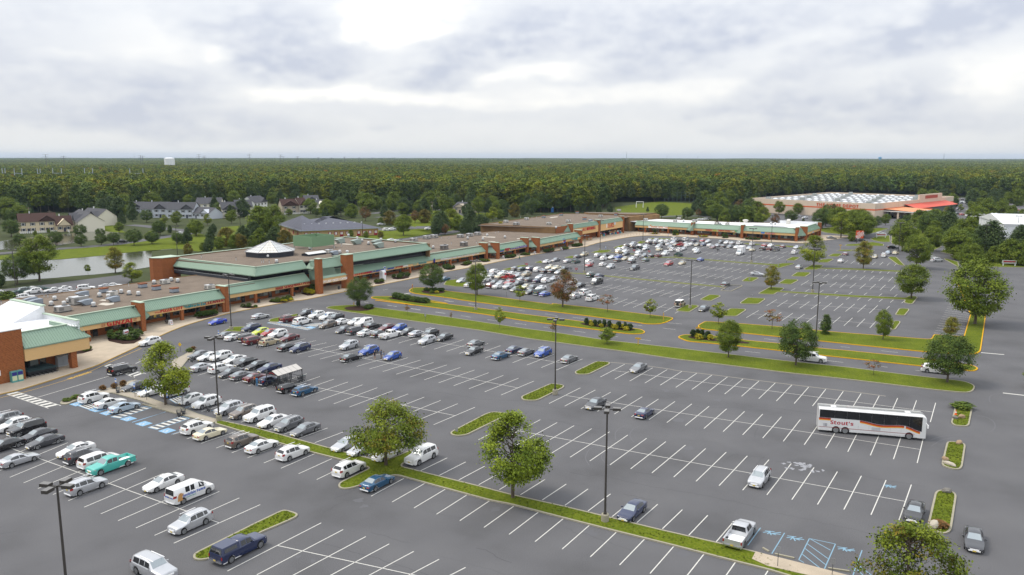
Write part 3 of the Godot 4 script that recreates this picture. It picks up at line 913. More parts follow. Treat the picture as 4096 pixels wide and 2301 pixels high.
func glazing(B: Node3D,f: Line,x0: float,x1: float,z: float,seed_: int,y0:=2.55) -> void:
	var r:=RandomNumberGenerator.new()
	r.seed=seed_
	var frame:=mat("shop_frame",lin(.03,.028,.026),.5)
	var panes:=[mat("shop_glass",lin(.022,.026,.028),.06,0.0,.8),mat("shop_glass_blind",lin(.24,.28,.27),.25,0.0,.6),mat("shop_glass_warm",lin(.07,.055,.035),.1,0.0,.7)]
	var x:=x0+r.randf_range(.2,.8)
	while x<x1-1.6:
		var n:=r.randi_range(2,4)
		for k in n:
			if x>x1-1.6: break
			var o:=Shape.new()
			lbox(o,f,x,x+1.5,.85,y0-.12,z,z+.05)
			var win:=part("window",o.mesh(),frame,B)
			o=Shape.new()
			lbox(o,f,x+.06,x+1.44,.91,y0-.18,z+.045,z+.06)
			part("pane",o.mesh(),panes[0 if r.randf()<.66 else 1 if r.randf()<.6 else 2],win)
			if r.randf()<.16:
				o=Shape.new()
				var px:=x+r.randf_range(.2,.6)
				lbox(o,f,px,px+.6,1.2,1.95,z+.06,z+.068)
				part("poster",o.mesh(),mat("poster_%d" % r.randi_range(0,3),[lin(.7,.66,.6),lin(.45,.08,.05),lin(.1,.25,.5),lin(.75,.6,.1)][r.randi_range(0,3)],.6),win)
			x+=1.52
		x+=.15
		if x<x1-1.4:
			var o:=Shape.new()
			lbox(o,f,x,x+1.15,.15,y0-.12,z,z+.06)
			var door:=part("door",o.mesh(),frame,B)
			o=Shape.new()
			lbox(o,f,x+.1,x+1.05,.3,y0-.3,z+.055,z+.07)
			part("pane",o.mesh(),panes[0],door)
			x+=1.3+r.randf_range(.5,1.6)

# a tall brick tower post whose head leans back over the roof, with a pale cap
func tower(B: Node3D,p: Vector2,dir: Vector2,w:=1.0,h:=6.45,reach:=2.9) -> void:
	var f:=Line.new(p-dir.normalized()*w/2.0,p+dir.normalized()*w/2.0)
	var q:=[[.62,.1],[.62,h],[-reach,h],[-reach,h-.75],[-.42,2.4],[-.42,.1]]
	var poly:=PackedVector2Array()
	for k in q: poly.append(Vector2(k[0],k[1]))
	var s:=Shape.new()
	var idx:=Geometry2D.triangulate_polygon(poly)
	for k in range(0,idx.size(),3):
		for x in [0.0,f.l]: s.tri(f.at(x,poly[idx[k]].y,poly[idx[k]].x),f.at(x,poly[idx[k+1]].y,poly[idx[k+1]].x),f.at(x,poly[idx[k+2]].y,poly[idx[k+2]].x))
	for k in poly.size():
		var a:=poly[k]; var b:=poly[(k+1) % poly.size()]
		s.quad(f.at(0,a.y,a.x),f.at(f.l,a.y,a.x),f.at(f.l,b.y,b.x),f.at(0,b.y,b.x))
	part("tower_post",s.mesh(),brick(),B)
	s=Shape.new()
	lbox(s,f,-.06,f.l+.06,h,h+.14,-reach-.06,.68)
	part("tower_cap",s.mesh(),cap_metal(),B)

func poly(q: Array) -> PackedVector2Array:
	var p:=PackedVector2Array()
	for k in q: p.append(Vector2(k[0],k[1]))
	return p

func slab(B: Node3D,called: String,q: Array,y0: float,y1: float,m: Material) -> void:
	var s:=Shape.new()
	s.prism(poly(q),y0,y1)
	part(called,s.mesh(),m,B)

func wall_run(B: Node3D,q: Array,y0: float,y1: float,thick: float,m: Material,called:="wall") -> void:
	for k in q.size()-1:
		var f:=Line.new(Vector2(q[k][0],q[k][1]),Vector2(q[k+1][0],q[k+1][1]))
		var s:=Shape.new()
		lbox(s,f,0,f.l,y0,y1,-thick,0)
		part(called,s.mesh(),m,B)

func shops() -> void:
	# pavement along the fronts: a raised slab with a yellow kerb
	var kerb_px:=gp("E",[-600,1250,0,1102,180,1065,400,1000,700,905,1100,778,1240,712,1640,525,2026,342,"F",300,245,600,165,1000,85,1400,12,"J",0,1102,330,1035,660,968,1130,880,1620,780,"K",120,990,500,925,850,850,1300,760,1700,690,2067,640,"L",180,630,262,610,275,600,560,545,760,508,940,492,1100,490,1600,510,2067,535,"M",400,560,900,578,1240,594,1300,590])
	var back:=[]
	for q in [[288,92],[288,70],[300,-10],[180,-20],[90,-20],[0,-14],[-46,-8],[-62,12],[-80,12]]:
		var a:=sn(q[0],q[1])
		back.append(Vector2(a.x,a.z))
	var edge:=smooth(kerb_px,false,2)
	var all:=edge.duplicate()
	for q in back: all.append(q)
	var s:=Shape.new()
	s.prism(clean(all),-.02,.14)
	var walk:=struct("pavement",s.mesh(),walk_concrete())
	s=Shape.new()
	for k in edge.size()-1:
		var a:=edge[k]; var b:=edge[k+1]
		var t:=(b-a).normalized().orthogonal()
		if t.dot(Vector2(0.8,0.5))<0.0: t=-t
		s.quad(Vector3(a.x,.146,a.y),Vector3(b.x,.146,b.y),Vector3(b.x+t.x*.16,.146,b.y+t.y*.16),Vector3(a.x+t.x*.16,.146,a.y+t.y*.16))
		s.quad(Vector3(a.x+t.x*.16,0,a.y+t.y*.16),Vector3(a.x+t.x*.16,.146,a.y+t.y*.16),Vector3(b.x+t.x*.16,.146,b.y+t.y*.16),Vector3(b.x+t.x*.16,0,b.y+t.y*.16))
	part("yellow_kerb",s.mesh(),grained("faded_yellow_kerb",lin(.56,.36,.10),.85,4.1,.45,0.0,0.0,.07,54),walk)
	# joints of the pavement slabs
	var jm:=mat("pavement_joint",lin(.30,.25,.19),1.0)
	for k in 62:
		var s0:=-22.0+k*3.3
		var f:=Shape.new()
		var a:=sn(s0,-4.0); var b:=sn(s0,4.0)
		f.ribbon(PackedVector2Array([Vector2(a.x,a.z),Vector2(b.x,b.z)]),.05,.143)
		if s0>2.0 and s0<178.0: part("slab_joint",f.mesh(),jm,walk)
	market()
	row_one()
	centre()
	row_two()
	big_box()
	wing()
	signs()
	rooftop()

func market() -> void:
	var B:=sn_thing("supermarket","brick supermarket with white roof and deep green canopy")
	var n:=22.0
	wall_run(B,[[-110,n],[-57.7,n]],.05,8.9,.4,brick())
	wall_run(B,[[-57.7,n-4.6],[-46.5,n-4.6]],.05,5.0,.4,brick())
	wall_run(B,[[-57.72,n-.4],[-57.72,n-5]],.05,8.2,.4,brick())
	var s:=Shape.new()
	var f:=Line.new(Vector2(-57.6,n),Vector2(-46.5,n))
	lbox(s,f,0,f.l,3.2,5.3,-.2,.25)
	part("fascia",s.mesh(),stucco(),B)
	mansard(B,Vector2(-57.6,n),Vector2(-46.5,n),5.3,7.9,2.3,0.0,1.0)
	mansard(B,Vector2(-46.5,n),Vector2(-46.5,n-8),5.3,7.9,2.3,1.0,0.0)
	s=Shape.new()
	lbox(s,f,0,f.l,3.22,3.3,-4.6,-.2)
	part("soffit",s.mesh(),mat("soffit_brown"),B)
	f=Line.new(Vector2(-46.5,n),Vector2(-46.5,n-18))
	s=Shape.new()
	lbox(s,f,0,f.l,3.2,5.3,-.2,.25)
	part("fascia",s.mesh(),stucco(),B)
	s=Shape.new()
	s.box(Vector3(-49.2,1.65,n-.55),Vector3(1.0,3.1,1.0))
	part("post",s.mesh(),brick(),B)
	glazing(B,Line.new(Vector2(-57.4,n-4.6),Vector2(-46.6,n-4.6)),.8,10.4,0.0,77,3.1)
	# roof deck, parapets, and the raised white end wall
	slab(B,"roof",[[-110,n-.5],[-57.8,n-.5],[-57.8,n-2.7],[-46.6,n-2.7],[-46.6,-8],[-110,-8]],7.0,7.2,white_membrane())
	wall_run(B,[[-46.4,n-2.6],[-46.4,7.2]],5.0,8.1,.35,white_membrane(),"parapet")
	wall_run(B,[[-46.4,7.2],[-46.4,-4.8]],5.0,9.6,.4,white_membrane(),"raised_parapet")
	var c:=Shape.new()
	c.span(Vector3(-46.95,8.1,7.2),Vector3(-46.25,8.28,n-2.6))
	c.span(Vector3(-47.0,9.6,-4.9),Vector3(-46.2,9.8,7.4))
	part("parapet_cap",c.mesh(),cap_metal(),B)
	c=Shape.new()
	c.quad(Vector3(-46.8,9.6,-4.8),Vector3(-46.8,9.6,7.2),Vector3(-52.5,7.2,7.2),Vector3(-52.5,7.2,-4.8))
	c.tri(Vector3(-46.8,9.6,7.2),Vector3(-46.8,7.2,7.2),Vector3(-52.5,7.2,7.2))
	part("sloped_membrane",c.mesh(),white_membrane(),B)
	c=Shape.new()
	c.span(Vector3(-110,8.9,n-.5),Vector3(-57.6,9.05,n+.1))
	part("parapet_cap",c.mesh(),mat("white_coping",lin(.7,.72,.7),.6),B)
	# dark solar-like ribs that lie on the white roof
	for k in 9:
		c=Shape.new()
		c.span(Vector3(-60.5-k*1.1,7.22,9.0-k*.4),Vector3(-60.1-k*1.1,7.34,19.5))
		part("roof_rib",c.mesh(),mat("rib_grey",lin(.26,.27,.29),.7),B)
	c=Shape.new()
	c.span(Vector3(-62.9,1.6,n),Vector3(-61.6,2.5,n+.03))
	part("wall_notice",c.mesh(),mat("notice_white",lin(.7,.72,.74),.6),B)

func row_one() -> void:
	var B:=sn_thing("shop_row","one-storey shop row with gravel roof, sushi restaurant to cleaners")
	shopfront(B,Vector2(-46,3.4),Vector2(-24.3,3.4),[9.6],3.6,2.55,3.5,5.75,11)
	mansard(B,Vector2(-24.0,3.4),Vector2(-20.8,0),2.5,5.75,1.7,-.1,.1)
	tower(B,Vector2(-24.3,3.3),Vector2(1,0),1.0)
	shopfront(B,Vector2(-21.6,0),Vector2(0,0),[9.3,20.9],3.4,2.55,3.5,5.75,12)
	tower(B,Vector2(0,-.1),Vector2(1,0),1.0)
	mansard(B,Vector2(.3,0),Vector2(3.6,-3.7),2.5,5.75,1.7,-.1,.1)
	slab(B,"roof",[[-46,2],[-24,2],[-21,-1.4],[0,-1.4],[3,-5],[13,-5],[13,-29.5],[-46,-31.5]],5.0,5.22,gravel())
	wall_run(B,[[13,-29.6],[-46,-31.6],[-46,2]],.05,5.35,.3,tan_wall())

func centre() -> void:
	var B:=sn_thing("two_storey_centre","two-storey shop centre with green eaves, dark glass and glazed octagon roof light")
	shopfront(B,Vector2(3.3,-3.8),Vector2(30.6,-3.8),[8.7,20.9],3.4,2.55,3.45,5.7,13)
	shopfront(B,Vector2(43.2,-5.2),Vector2(87,-5.8),[4.2,18.2,32.6],3.4,2.3,3.1,5.3,14)
	# upper storey
	var glass:=mat("dark_band_glass",lin(.010,.012,.016),.12,0.0,.4)
	slab(B,"upper_storey",[[13.2,-7],[85.6,-7],[85.6,-44],[13.2,-44]],4.9,7.05,mat("dark_wall",lin(.016,.018,.024),.5))
	for k in 24:
		var x:=13.4+k*3.0
		if x>30.0 and x<41.0: continue
		var s:=Shape.new()
		s.span(Vector3(x,5.7,-7.0),Vector3(x+2.92,7.0,-6.95))
		part("window",s.mesh(),glass,B)
	for k in 12:
		var z:=-8.0-k*2.7
		var s:=Shape.new()
		s.span(Vector3(13.2,6.05,z-2.62),Vector3(13.13,7.0,z))
		part("window",s.mesh(),glass,B)
	var s:=Shape.new()
	s.span(Vector3(13.1,5.25,-40),Vector3(13.18,5.95,-8))
	part("lower_panel_band",s.mesh(),mat("slate_panel",lin(.035,.042,.055),.4),B)
	s=Shape.new()
	s.span(Vector3(13.02,5.95,-40),Vector3(13.12,6.03,-8))
	part("sill_line",s.mesh(),mat("pale_trim",lin(.42,.44,.45),.5),B)
	mansard(B,Vector2(13.2,-40),Vector2(13.2,-5),6.85,9.1,1.5,0.0,.8)
	mansard(B,Vector2(13.2,-5),Vector2(31,-5),6.85,9.1,1.5,.8,0.0)
	mansard(B,Vector2(31,-2.2),Vector2(42,-2.2),6.7,9.2,1.5)
	mansard(B,Vector2(30.9,-5),Vector2(30.9,-2.2),6.85,9.15,1.5,0.0,.6)
	mansard(B,Vector2(42.5,-5),Vector2(86,-5),6.85,9.1,1.5)
	slab(B,"roof",[[14.6,-6.6],[84.4,-6.6],[85.4,-44.5],[14,-44.5]],8.4,8.75,gravel())
	wall_run(B,[[86,-5.4],[86,-45],[13.8,-45]],4.5,9.0,.4,tan_wall())
	s=Shape.new()
	s.span(Vector3(14,9.0,-45.2),Vector3(86.1,9.14,-44.5))
	s.span(Vector3(85.5,9.0,-44.5),Vector3(86.2,9.14,-6.8))
	part("parapet_cap",s.mesh(),cap_metal(),B)
	# brick stair tower at the back corner
	s=Shape.new()
	s.prism(poly([[8.4,-44.5],[8.4,-42.8],[9.8,-40.6],[15.2,-40.2],[15.2,-44.5]]),.05,9.5)
	part("stair_tower",s.mesh(),brick(),B)
	s=Shape.new()
	s.prism(poly([[8.3,-44.6],[8.3,-42.7],[9.7,-40.4],[15.3,-40.0],[15.3,-44.6]]),9.5,9.66)
	part("tower_cap",s.mesh(),cap_metal(),B)
	# entrance gate: two brick piers and a lettered beam
	for q in [[31.2,-.6,1.5,9.9,1.6],[43.0,-1.4,2.9,9.9,2.2]]:
		s=Shape.new()
		s.span(Vector3(q[0]-q[2]/2,.1,q[1]-q[4]/2),Vector3(q[0]+q[2]/2,q[3],q[1]+q[4]/2))
		part("gate_pier",s.mesh(),brick(),B)
		s=Shape.new()
		s.span(Vector3(q[0]-q[2]/2-.08,q[3],q[1]-q[4]/2-.08),Vector3(q[0]+q[2]/2+.08,q[3]+.15,q[1]+q[4]/2+.08))
		part("pier_cap",s.mesh(),cap_metal(),B)
	s=Shape.new()
	s.span(Vector3(31.95,2.75,-.85),Vector3(41.9,4.25,-.35))
	part("gate_beam",s.mesh(),stucco(),B)
	s=Shape.new()
	s.quad(Vector3(31.95,4.25,-.2),Vector3(41.9,4.25,-.2),Vector3(41.9,4.8,-.9),Vector3(31.95,4.8,-.9))
	part("beam_flashing",s.mesh(),green_metal(),B)
	mansard(B,Vector2(32,-4.2),Vector2(41.6,-4.2),3.6,6.2,1.2)
	s=Shape.new()
	s.span(Vector3(32,.1,-9.6),Vector3(42,4.5,-9.3))
	part("passage_wall",s.mesh(),brick(),B)
	s=Shape.new()
	s.span(Vector3(36.2,.8,-9.3),Vector3(41.2,2.9,-9.15))
	var board:=part("tenant_board",s.mesh(),mat("board_tan",lin(.42,.30,.17),.8),B)
	for k in 4:
		s=Shape.new()
		var x:=36.4+(k % 2)*2.45; var y:=1.0+(k/2)*.95
		s.span(Vector3(x,y,-9.15),Vector3(x+2.2,y+.8,-9.11))
		part("board_panel",s.mesh(),mat("board_panel_%d" % k,[lin(.42,.30,.17),lin(.06,.09,.08),lin(.5,.36,.2),lin(.55,.56,.56)][k],.7),board)
	# octagon roof light
	var c:=Vector3(36,8.75,-26)
	var R:=7.3
	s=Shape.new()
	var rim:=[]
	for k in 8: rim.append(Vector3(cos(PI/8+k*PI/4),0,sin(PI/8+k*PI/4)))
	for k in 8: s.quad(c+rim[k]*R,c+rim[(k+1) % 8]*R,c+rim[(k+1) % 8]*R+Vector3(0,1.45,0),c+rim[k]*R+Vector3(0,1.45,0))
	part("roof_light_drum",s.mesh(),mat("drum_slate",lin(.020,.024,.034),.5),B)
	s=Shape.new()
	var apex:=c+Vector3(0,4.5,0)
	var ribs:=Shape.new()
	for k in 8:
		var a: Vector3=c+rim[k]*(R+.25)+Vector3(0,1.45,0); var b: Vector3=c+rim[(k+1) % 8]*(R+.25)+Vector3(0,1.45,0)
		s=Shape.new()
		s.tri(a,b,apex)
		part("glazing_panel",s.mesh(),mat("milky_glazing_%d" % (k % 3),[lin(.60,.60,.58),lin(.50,.52,.52),lin(.68,.65,.58)][k % 3],.25,0.0,.6),B)
		ribs.tube(a,apex,.09,.06,5,false)
		ribs.tube(a,b,.1,.1,5,false)
		for j in range(1,5):
			var t:=j/5.0
			ribs.tube(a.lerp(b,t),a.lerp(b,t).lerp(apex,1.0-absf(t-.5)*2.0 if t!=.5 else 1.0).lerp(a.lerp(b,t),0.0),.04,.04,4,false)
			ribs.tube(a.lerp(apex,t),b.lerp(apex,t),.04,.04,4,false)
	part("glazing_bars",ribs.mesh(),mat("glazing_bar",lin(.20,.20,.21),.5),B)
	for q in [[-.55,.84],[.55,.84]]:
		s=Shape.new()
		s.tube(c+Vector3(q[0]*R*.92-2.0,.75,q[1]*R*.92),c+Vector3(q[0]*R*.92-2.3,.75,q[1]*R*.92+.35),.35,.28,10)
		part("drum_vent",s.mesh(),mat("vent_white",lin(.62,.63,.63),.6),B)
	# lean-to glazed strip beside it
	s=Shape.new()
	s.span(Vector3(40,8.75,-17),Vector3(47,9.3,-14))
	part("skylight_curb",s.mesh(),mat("drum_slate"),B)
	s=Shape.new()
	s.quad(Vector3(39.8,9.32,-13.9),Vector3(47.2,9.32,-13.9),Vector3(47.2,9.8,-15.5),Vector3(39.8,9.8,-15.5))
	s.quad(Vector3(39.8,9.8,-15.5),Vector3(47.2,9.8,-15.5),Vector3(47.2,9.32,-17.1),Vector3(39.8,9.32,-17.1))
	part("skylight_strip",s.mesh(),mat("milky_glazing_0"),B)
	# louvred green plant screen on legs
	s=Shape.new()
	for e in [[[52,-25.6],[61.8,-25.6]],[[52,-34],[52,-25.6]],[[61.8,-25.6],[61.8,-34]],[[61.8,-34],[52,-34]]]:
		var f:=Line.new(Vector2(e[0][0],e[0][1]),Vector2(e[1][0],e[1][1]))
		var nn:=int(f.l/.36)
		for k in nn:
			lbox(s,f,k*.36,k*.36+.2,9.6,12.9,-.1,0.0)
			lbox(s,f,k*.36+.2,k*.36+.36,9.6,12.9,-.16,-.06)
	part("plant_screen",s.mesh(),mat("screen_green",lin(.20,.33,.19),.6),B)
	for q in [[52.1,-25.8],[61.7,-25.8],[52.1,-33.8],[61.7,-33.8]]:
		s=Shape.new()
		s.span(Vector3(q[0]-.12,8.7,q[1]-.12),Vector3(q[0]+.12,9.7,q[1]+.12))
		part("screen_leg",s.mesh(),mat("leg_grey",lin(.3,.3,.28),.6),B)

func row_two() -> void:
	var B:=sn_thing("shop_row","one-storey shop row with gravel roof, medical centre to dentist")
	shopfront(B,Vector2(86.5,-5.8),Vector2(119.2,-5.6),[11,23.6],3.4,2.3,3.1,5.25,21)
	tower(B,Vector2(119.0,-5.6),Vector2(1,0),1.1,6.2)
	mansard(B,Vector2(119.6,-5.6),Vector2(122.4,-2.6),2.4,5.3,1.6,-.1,0.0)
	shopfront(B,Vector2(122.3,-2.7),Vector2(143.7,-3.2),[12.5],3.4,2.35,3.2,5.25,22)
	tower(B,Vector2(122.3,-2.6),Vector2(1,0),1.1,6.2)
	tower(B,Vector2(143.6,-3.1),Vector2(1,0),1.1,6.2)
	mansard(B,Vector2(144.2,-3.2),Vector2(146.7,.2),2.4,5.3,1.6,-.1,0.0)
	tower(B,Vector2(146.7,.2),Vector2(1,0),1.1,6.2)
	shopfront(B,Vector2(146.7,0),Vector2(185.1,-1.4),[13,25.5],3.4,2.4,3.3,5.3,23)
	tower(B,Vector2(185.2,-1.5),Vector2(1,0),1.1,6.2)
	mansard(B,Vector2(185.4,-1.5),Vector2(188.0,-4.6),2.4,5.3,1.6,-.1,0.0)
	slab(B,"roof",[[86.2,-7.2],[119,-7.0],[122,-4.2],[144,-4.6],[147,-1.4],[184.6,-2.9],[184.6,-10],[177.5,-10],[177.5,-36],[150,-40.5],[128,-44],[86.2,-44]],4.75,4.97,gravel())
	wall_run(B,[[177.5,-36],[150,-40.6],[128,-44.1],[86.4,-44.1]],.05,5.1,.3,tan_wall())

func big_box() -> void:
	var B:=sn_thing("craft_store_block","tall tan block with craft and discount stores under a peach fascia")
	var f:=Line.new(Vector2(187.8,-7.8),Vector2(243,-8.8))
	var s:=Shape.new()
	lbox(s,f,0,f.l,3.0,6.15,-.3,.25)
	part("fascia",s.mesh(),stucco(),B)
	mansard(B,Vector2(187.8,-7.8),Vector2(243,-8.8),6.15,8.0,.7)
	mansard(B,Vector2(183.6,-9.5),Vector2(187.8,-8.0),5.0,8.0,.9)
	tower(B,Vector2(188.0,-7.7),Vector2(1,0),1.2,8.5,2.0)
	tower(B,Vector2(215.4,-8.3),Vector2(1,0),1.2,8.5,2.0)
	tower(B,Vector2(243,-8.9),Vector2(1,0),1.2,8.5,2.0)
	s=Shape.new()
	lbox(s,f,0,f.l,.05,7.0,-3.4,-3.0)
	part("wall",s.mesh(),brick(),B)
	s=Shape.new()
	lbox(s,f,0,f.l,3.02,3.1,-3.0,-.3)
	part("soffit",s.mesh(),mat("soffit_brown"),B)
	for q in [[4,9],[31.0,49]]:
		var x: float=q[0]
		while x<q[1]:
			s=Shape.new()
			lbox(s,f,x,x+2.0,.3,2.8,-3.0,-2.95)
			part("window",s.mesh(),mat("shop_glass"),B)
			x+=2.1
	slab(B,"roof",[[177,-9.5],[186,-9.5],[243,-10.2],[262,-10.2],[262,-40],[252,-50],[170,-46]],7.1,7.35,gravel())
	wall_run(B,[[187,-9.4],[177,-9.4]],.05,7.7,.35,brick())
	wall_run(B,[[177,-9.4],[173,-46]],.05,7.7,.35,tan_wall())
	wall_run(B,[[173,-46.2],[252,-50.2],[262,-40]],.05,7.6,.3,tan_wall())
	s=Shape.new()
	s.prism(poly([[252,-12],[279,-5.5],[277,-3.5],[252,-9.5]]),.05,7.6)
	part("wall",s.mesh(),tan_wall(),B)
	slab(B,"rear_wing",[[262,-41],[279,-6],[262,-10],[258,-36]],.05,8.1,tan_wall())
	slab(B,"rear_wing_roof",[[262.2,-40.6],[278.6,-6.3],[262,-10.3],[258.3,-36]],8.1,8.2,gravel())
	s=Shape.new()
	s.span(Vector3(176.6,5.0,-36),Vector3(176.9,5.25,-10.5))
	part("gutter",s.mesh(),mat("pale_trim"),B)

func wing() -> void:
	var B:=sn_thing("shop_wing","low shop wing with white roof and green eaves facing the upper lot")
	var s0:=251.6
	shopfront(B,Vector2(s0,-6),Vector2(s0,24.6),[5.6,18],3.3,2.5,3.5,5.75,31)
	tower(B,Vector2(s0-.4,24.6),Vector2(0,1),1.1,6.4,2.6)
	mansard(B,Vector2(s0,21.8),Vector2(s0-2.6,24.4),2.4,5.75,1.6)
	shopfront(B,Vector2(s0-.5,25),Vector2(s0-.5,49.4),[12.2],3.3,2.5,3.5,5.75,32)
	mansard(B,Vector2(s0-.5,46.6),Vector2(s0-3.1,49.2),2.4,5.75,1.6)
	tower(B,Vector2(s0-2.6,49.8),Vector2(0,1),1.1,6.4,3.0)
	shopfront(B,Vector2(s0-2.4,50.2),Vector2(s0-2.4,74.2),[12.2],3.3,2.6,3.65,6.0,33)
	tower(B,Vector2(s0-2.4,74.6),Vector2(0,1),1.0,6.5,2.6)
	mansard(B,Vector2(s0-2.2,74.8),Vector2(s0+3.2,77.2),2.5,5.9,1.6)
	tower(B,Vector2(s0+3.6,77.2),Vector2(1,0),1.2,6.6,2.6)
	shopfront(B,Vector2(s0+4,77),Vector2(s0+32,77),[8,16,24,30],3.3,2.6,3.65,6.0,34)
	tower(B,Vector2(s0+32.2,77),Vector2(1,0),1.0,6.6,2.6)
	slab(B,"roof",[[253.0,-12],[253.0,50],[250.8,51],[250.8,73],[255,75.4],[283.5,75.4],[283.5,58],[276,36],[274.5,-4],[262,-11]],5.0,5.25,white_membrane())
	wall_run(B,[[274.5,-4],[276,36],[283.5,58],[283.5,76]],.05,5.4,.3,tan_wall())
	var s:=Shape.new()
	s.span(Vector3(282.6,5.2,58),Vector3(283.4,6.7,76))
	part("parapet",s.mesh(),white_membrane(),B)
	for k in 14:
		s=Shape.new()
		s.span(Vector3(252.6+k*.9,5.26,51),Vector3(252.9+k*.9,5.32,73-k*.6))
		part("roof_rib",s.mesh(),mat("rib_grey"),B)

# lettering on the fascias; each sign hangs on its own
func shop_sign(t: String,at: Vector2,n0: float,high: float,m: Material,label: String,stretch:=1.0,bold:=true,serif:=false,wing_face:=false) -> Node3D:
	var p:=sn(at.x,n0,at.y) if not wing_face else sn(n0,at.x,at.y)
	var o:=thing("shop_sign",label,"sign",p,deg_to_rad(SN_A)-(PI/2 if wing_face else 0.0),"letter signs on the shop fascias")
	text(t,high,m,o,Vector3(0,0,.06),0.0,bold,"lettering",.12,serif,stretch)
	return o

func disc(o: Node3D,called: String,x: float,y: float,rx: float,ry: float,m: Material,z:=.02,thick:=.12) -> void:
	var s:=Shape.new()
	for k in 24:
		var a:=TAU*k/24; var b:=TAU*(k+1)/24
		var p:=Vector3(x+cos(a)*rx,y+sin(a)*ry,z); var q:=Vector3(x+cos(b)*rx,y+sin(b)*ry,z)
		s.tri(Vector3(x,y,z+thick),p+Vector3(0,0,thick),q+Vector3(0,0,thick))
		s.quad(p,q,q+Vector3(0,0,thick),p+Vector3(0,0,thick))
	part(called,s.mesh(),m,o)

func board(o: Node3D,called: String,x0: float,x1: float,y0: float,y1: float,m: Material,z0:=.0,z1:=.1) -> void:
	var s:=Shape.new()
	s.span(Vector3(x0,y0,z0),Vector3(x1,y1,z1))
	part(called,s.mesh(),m,o)

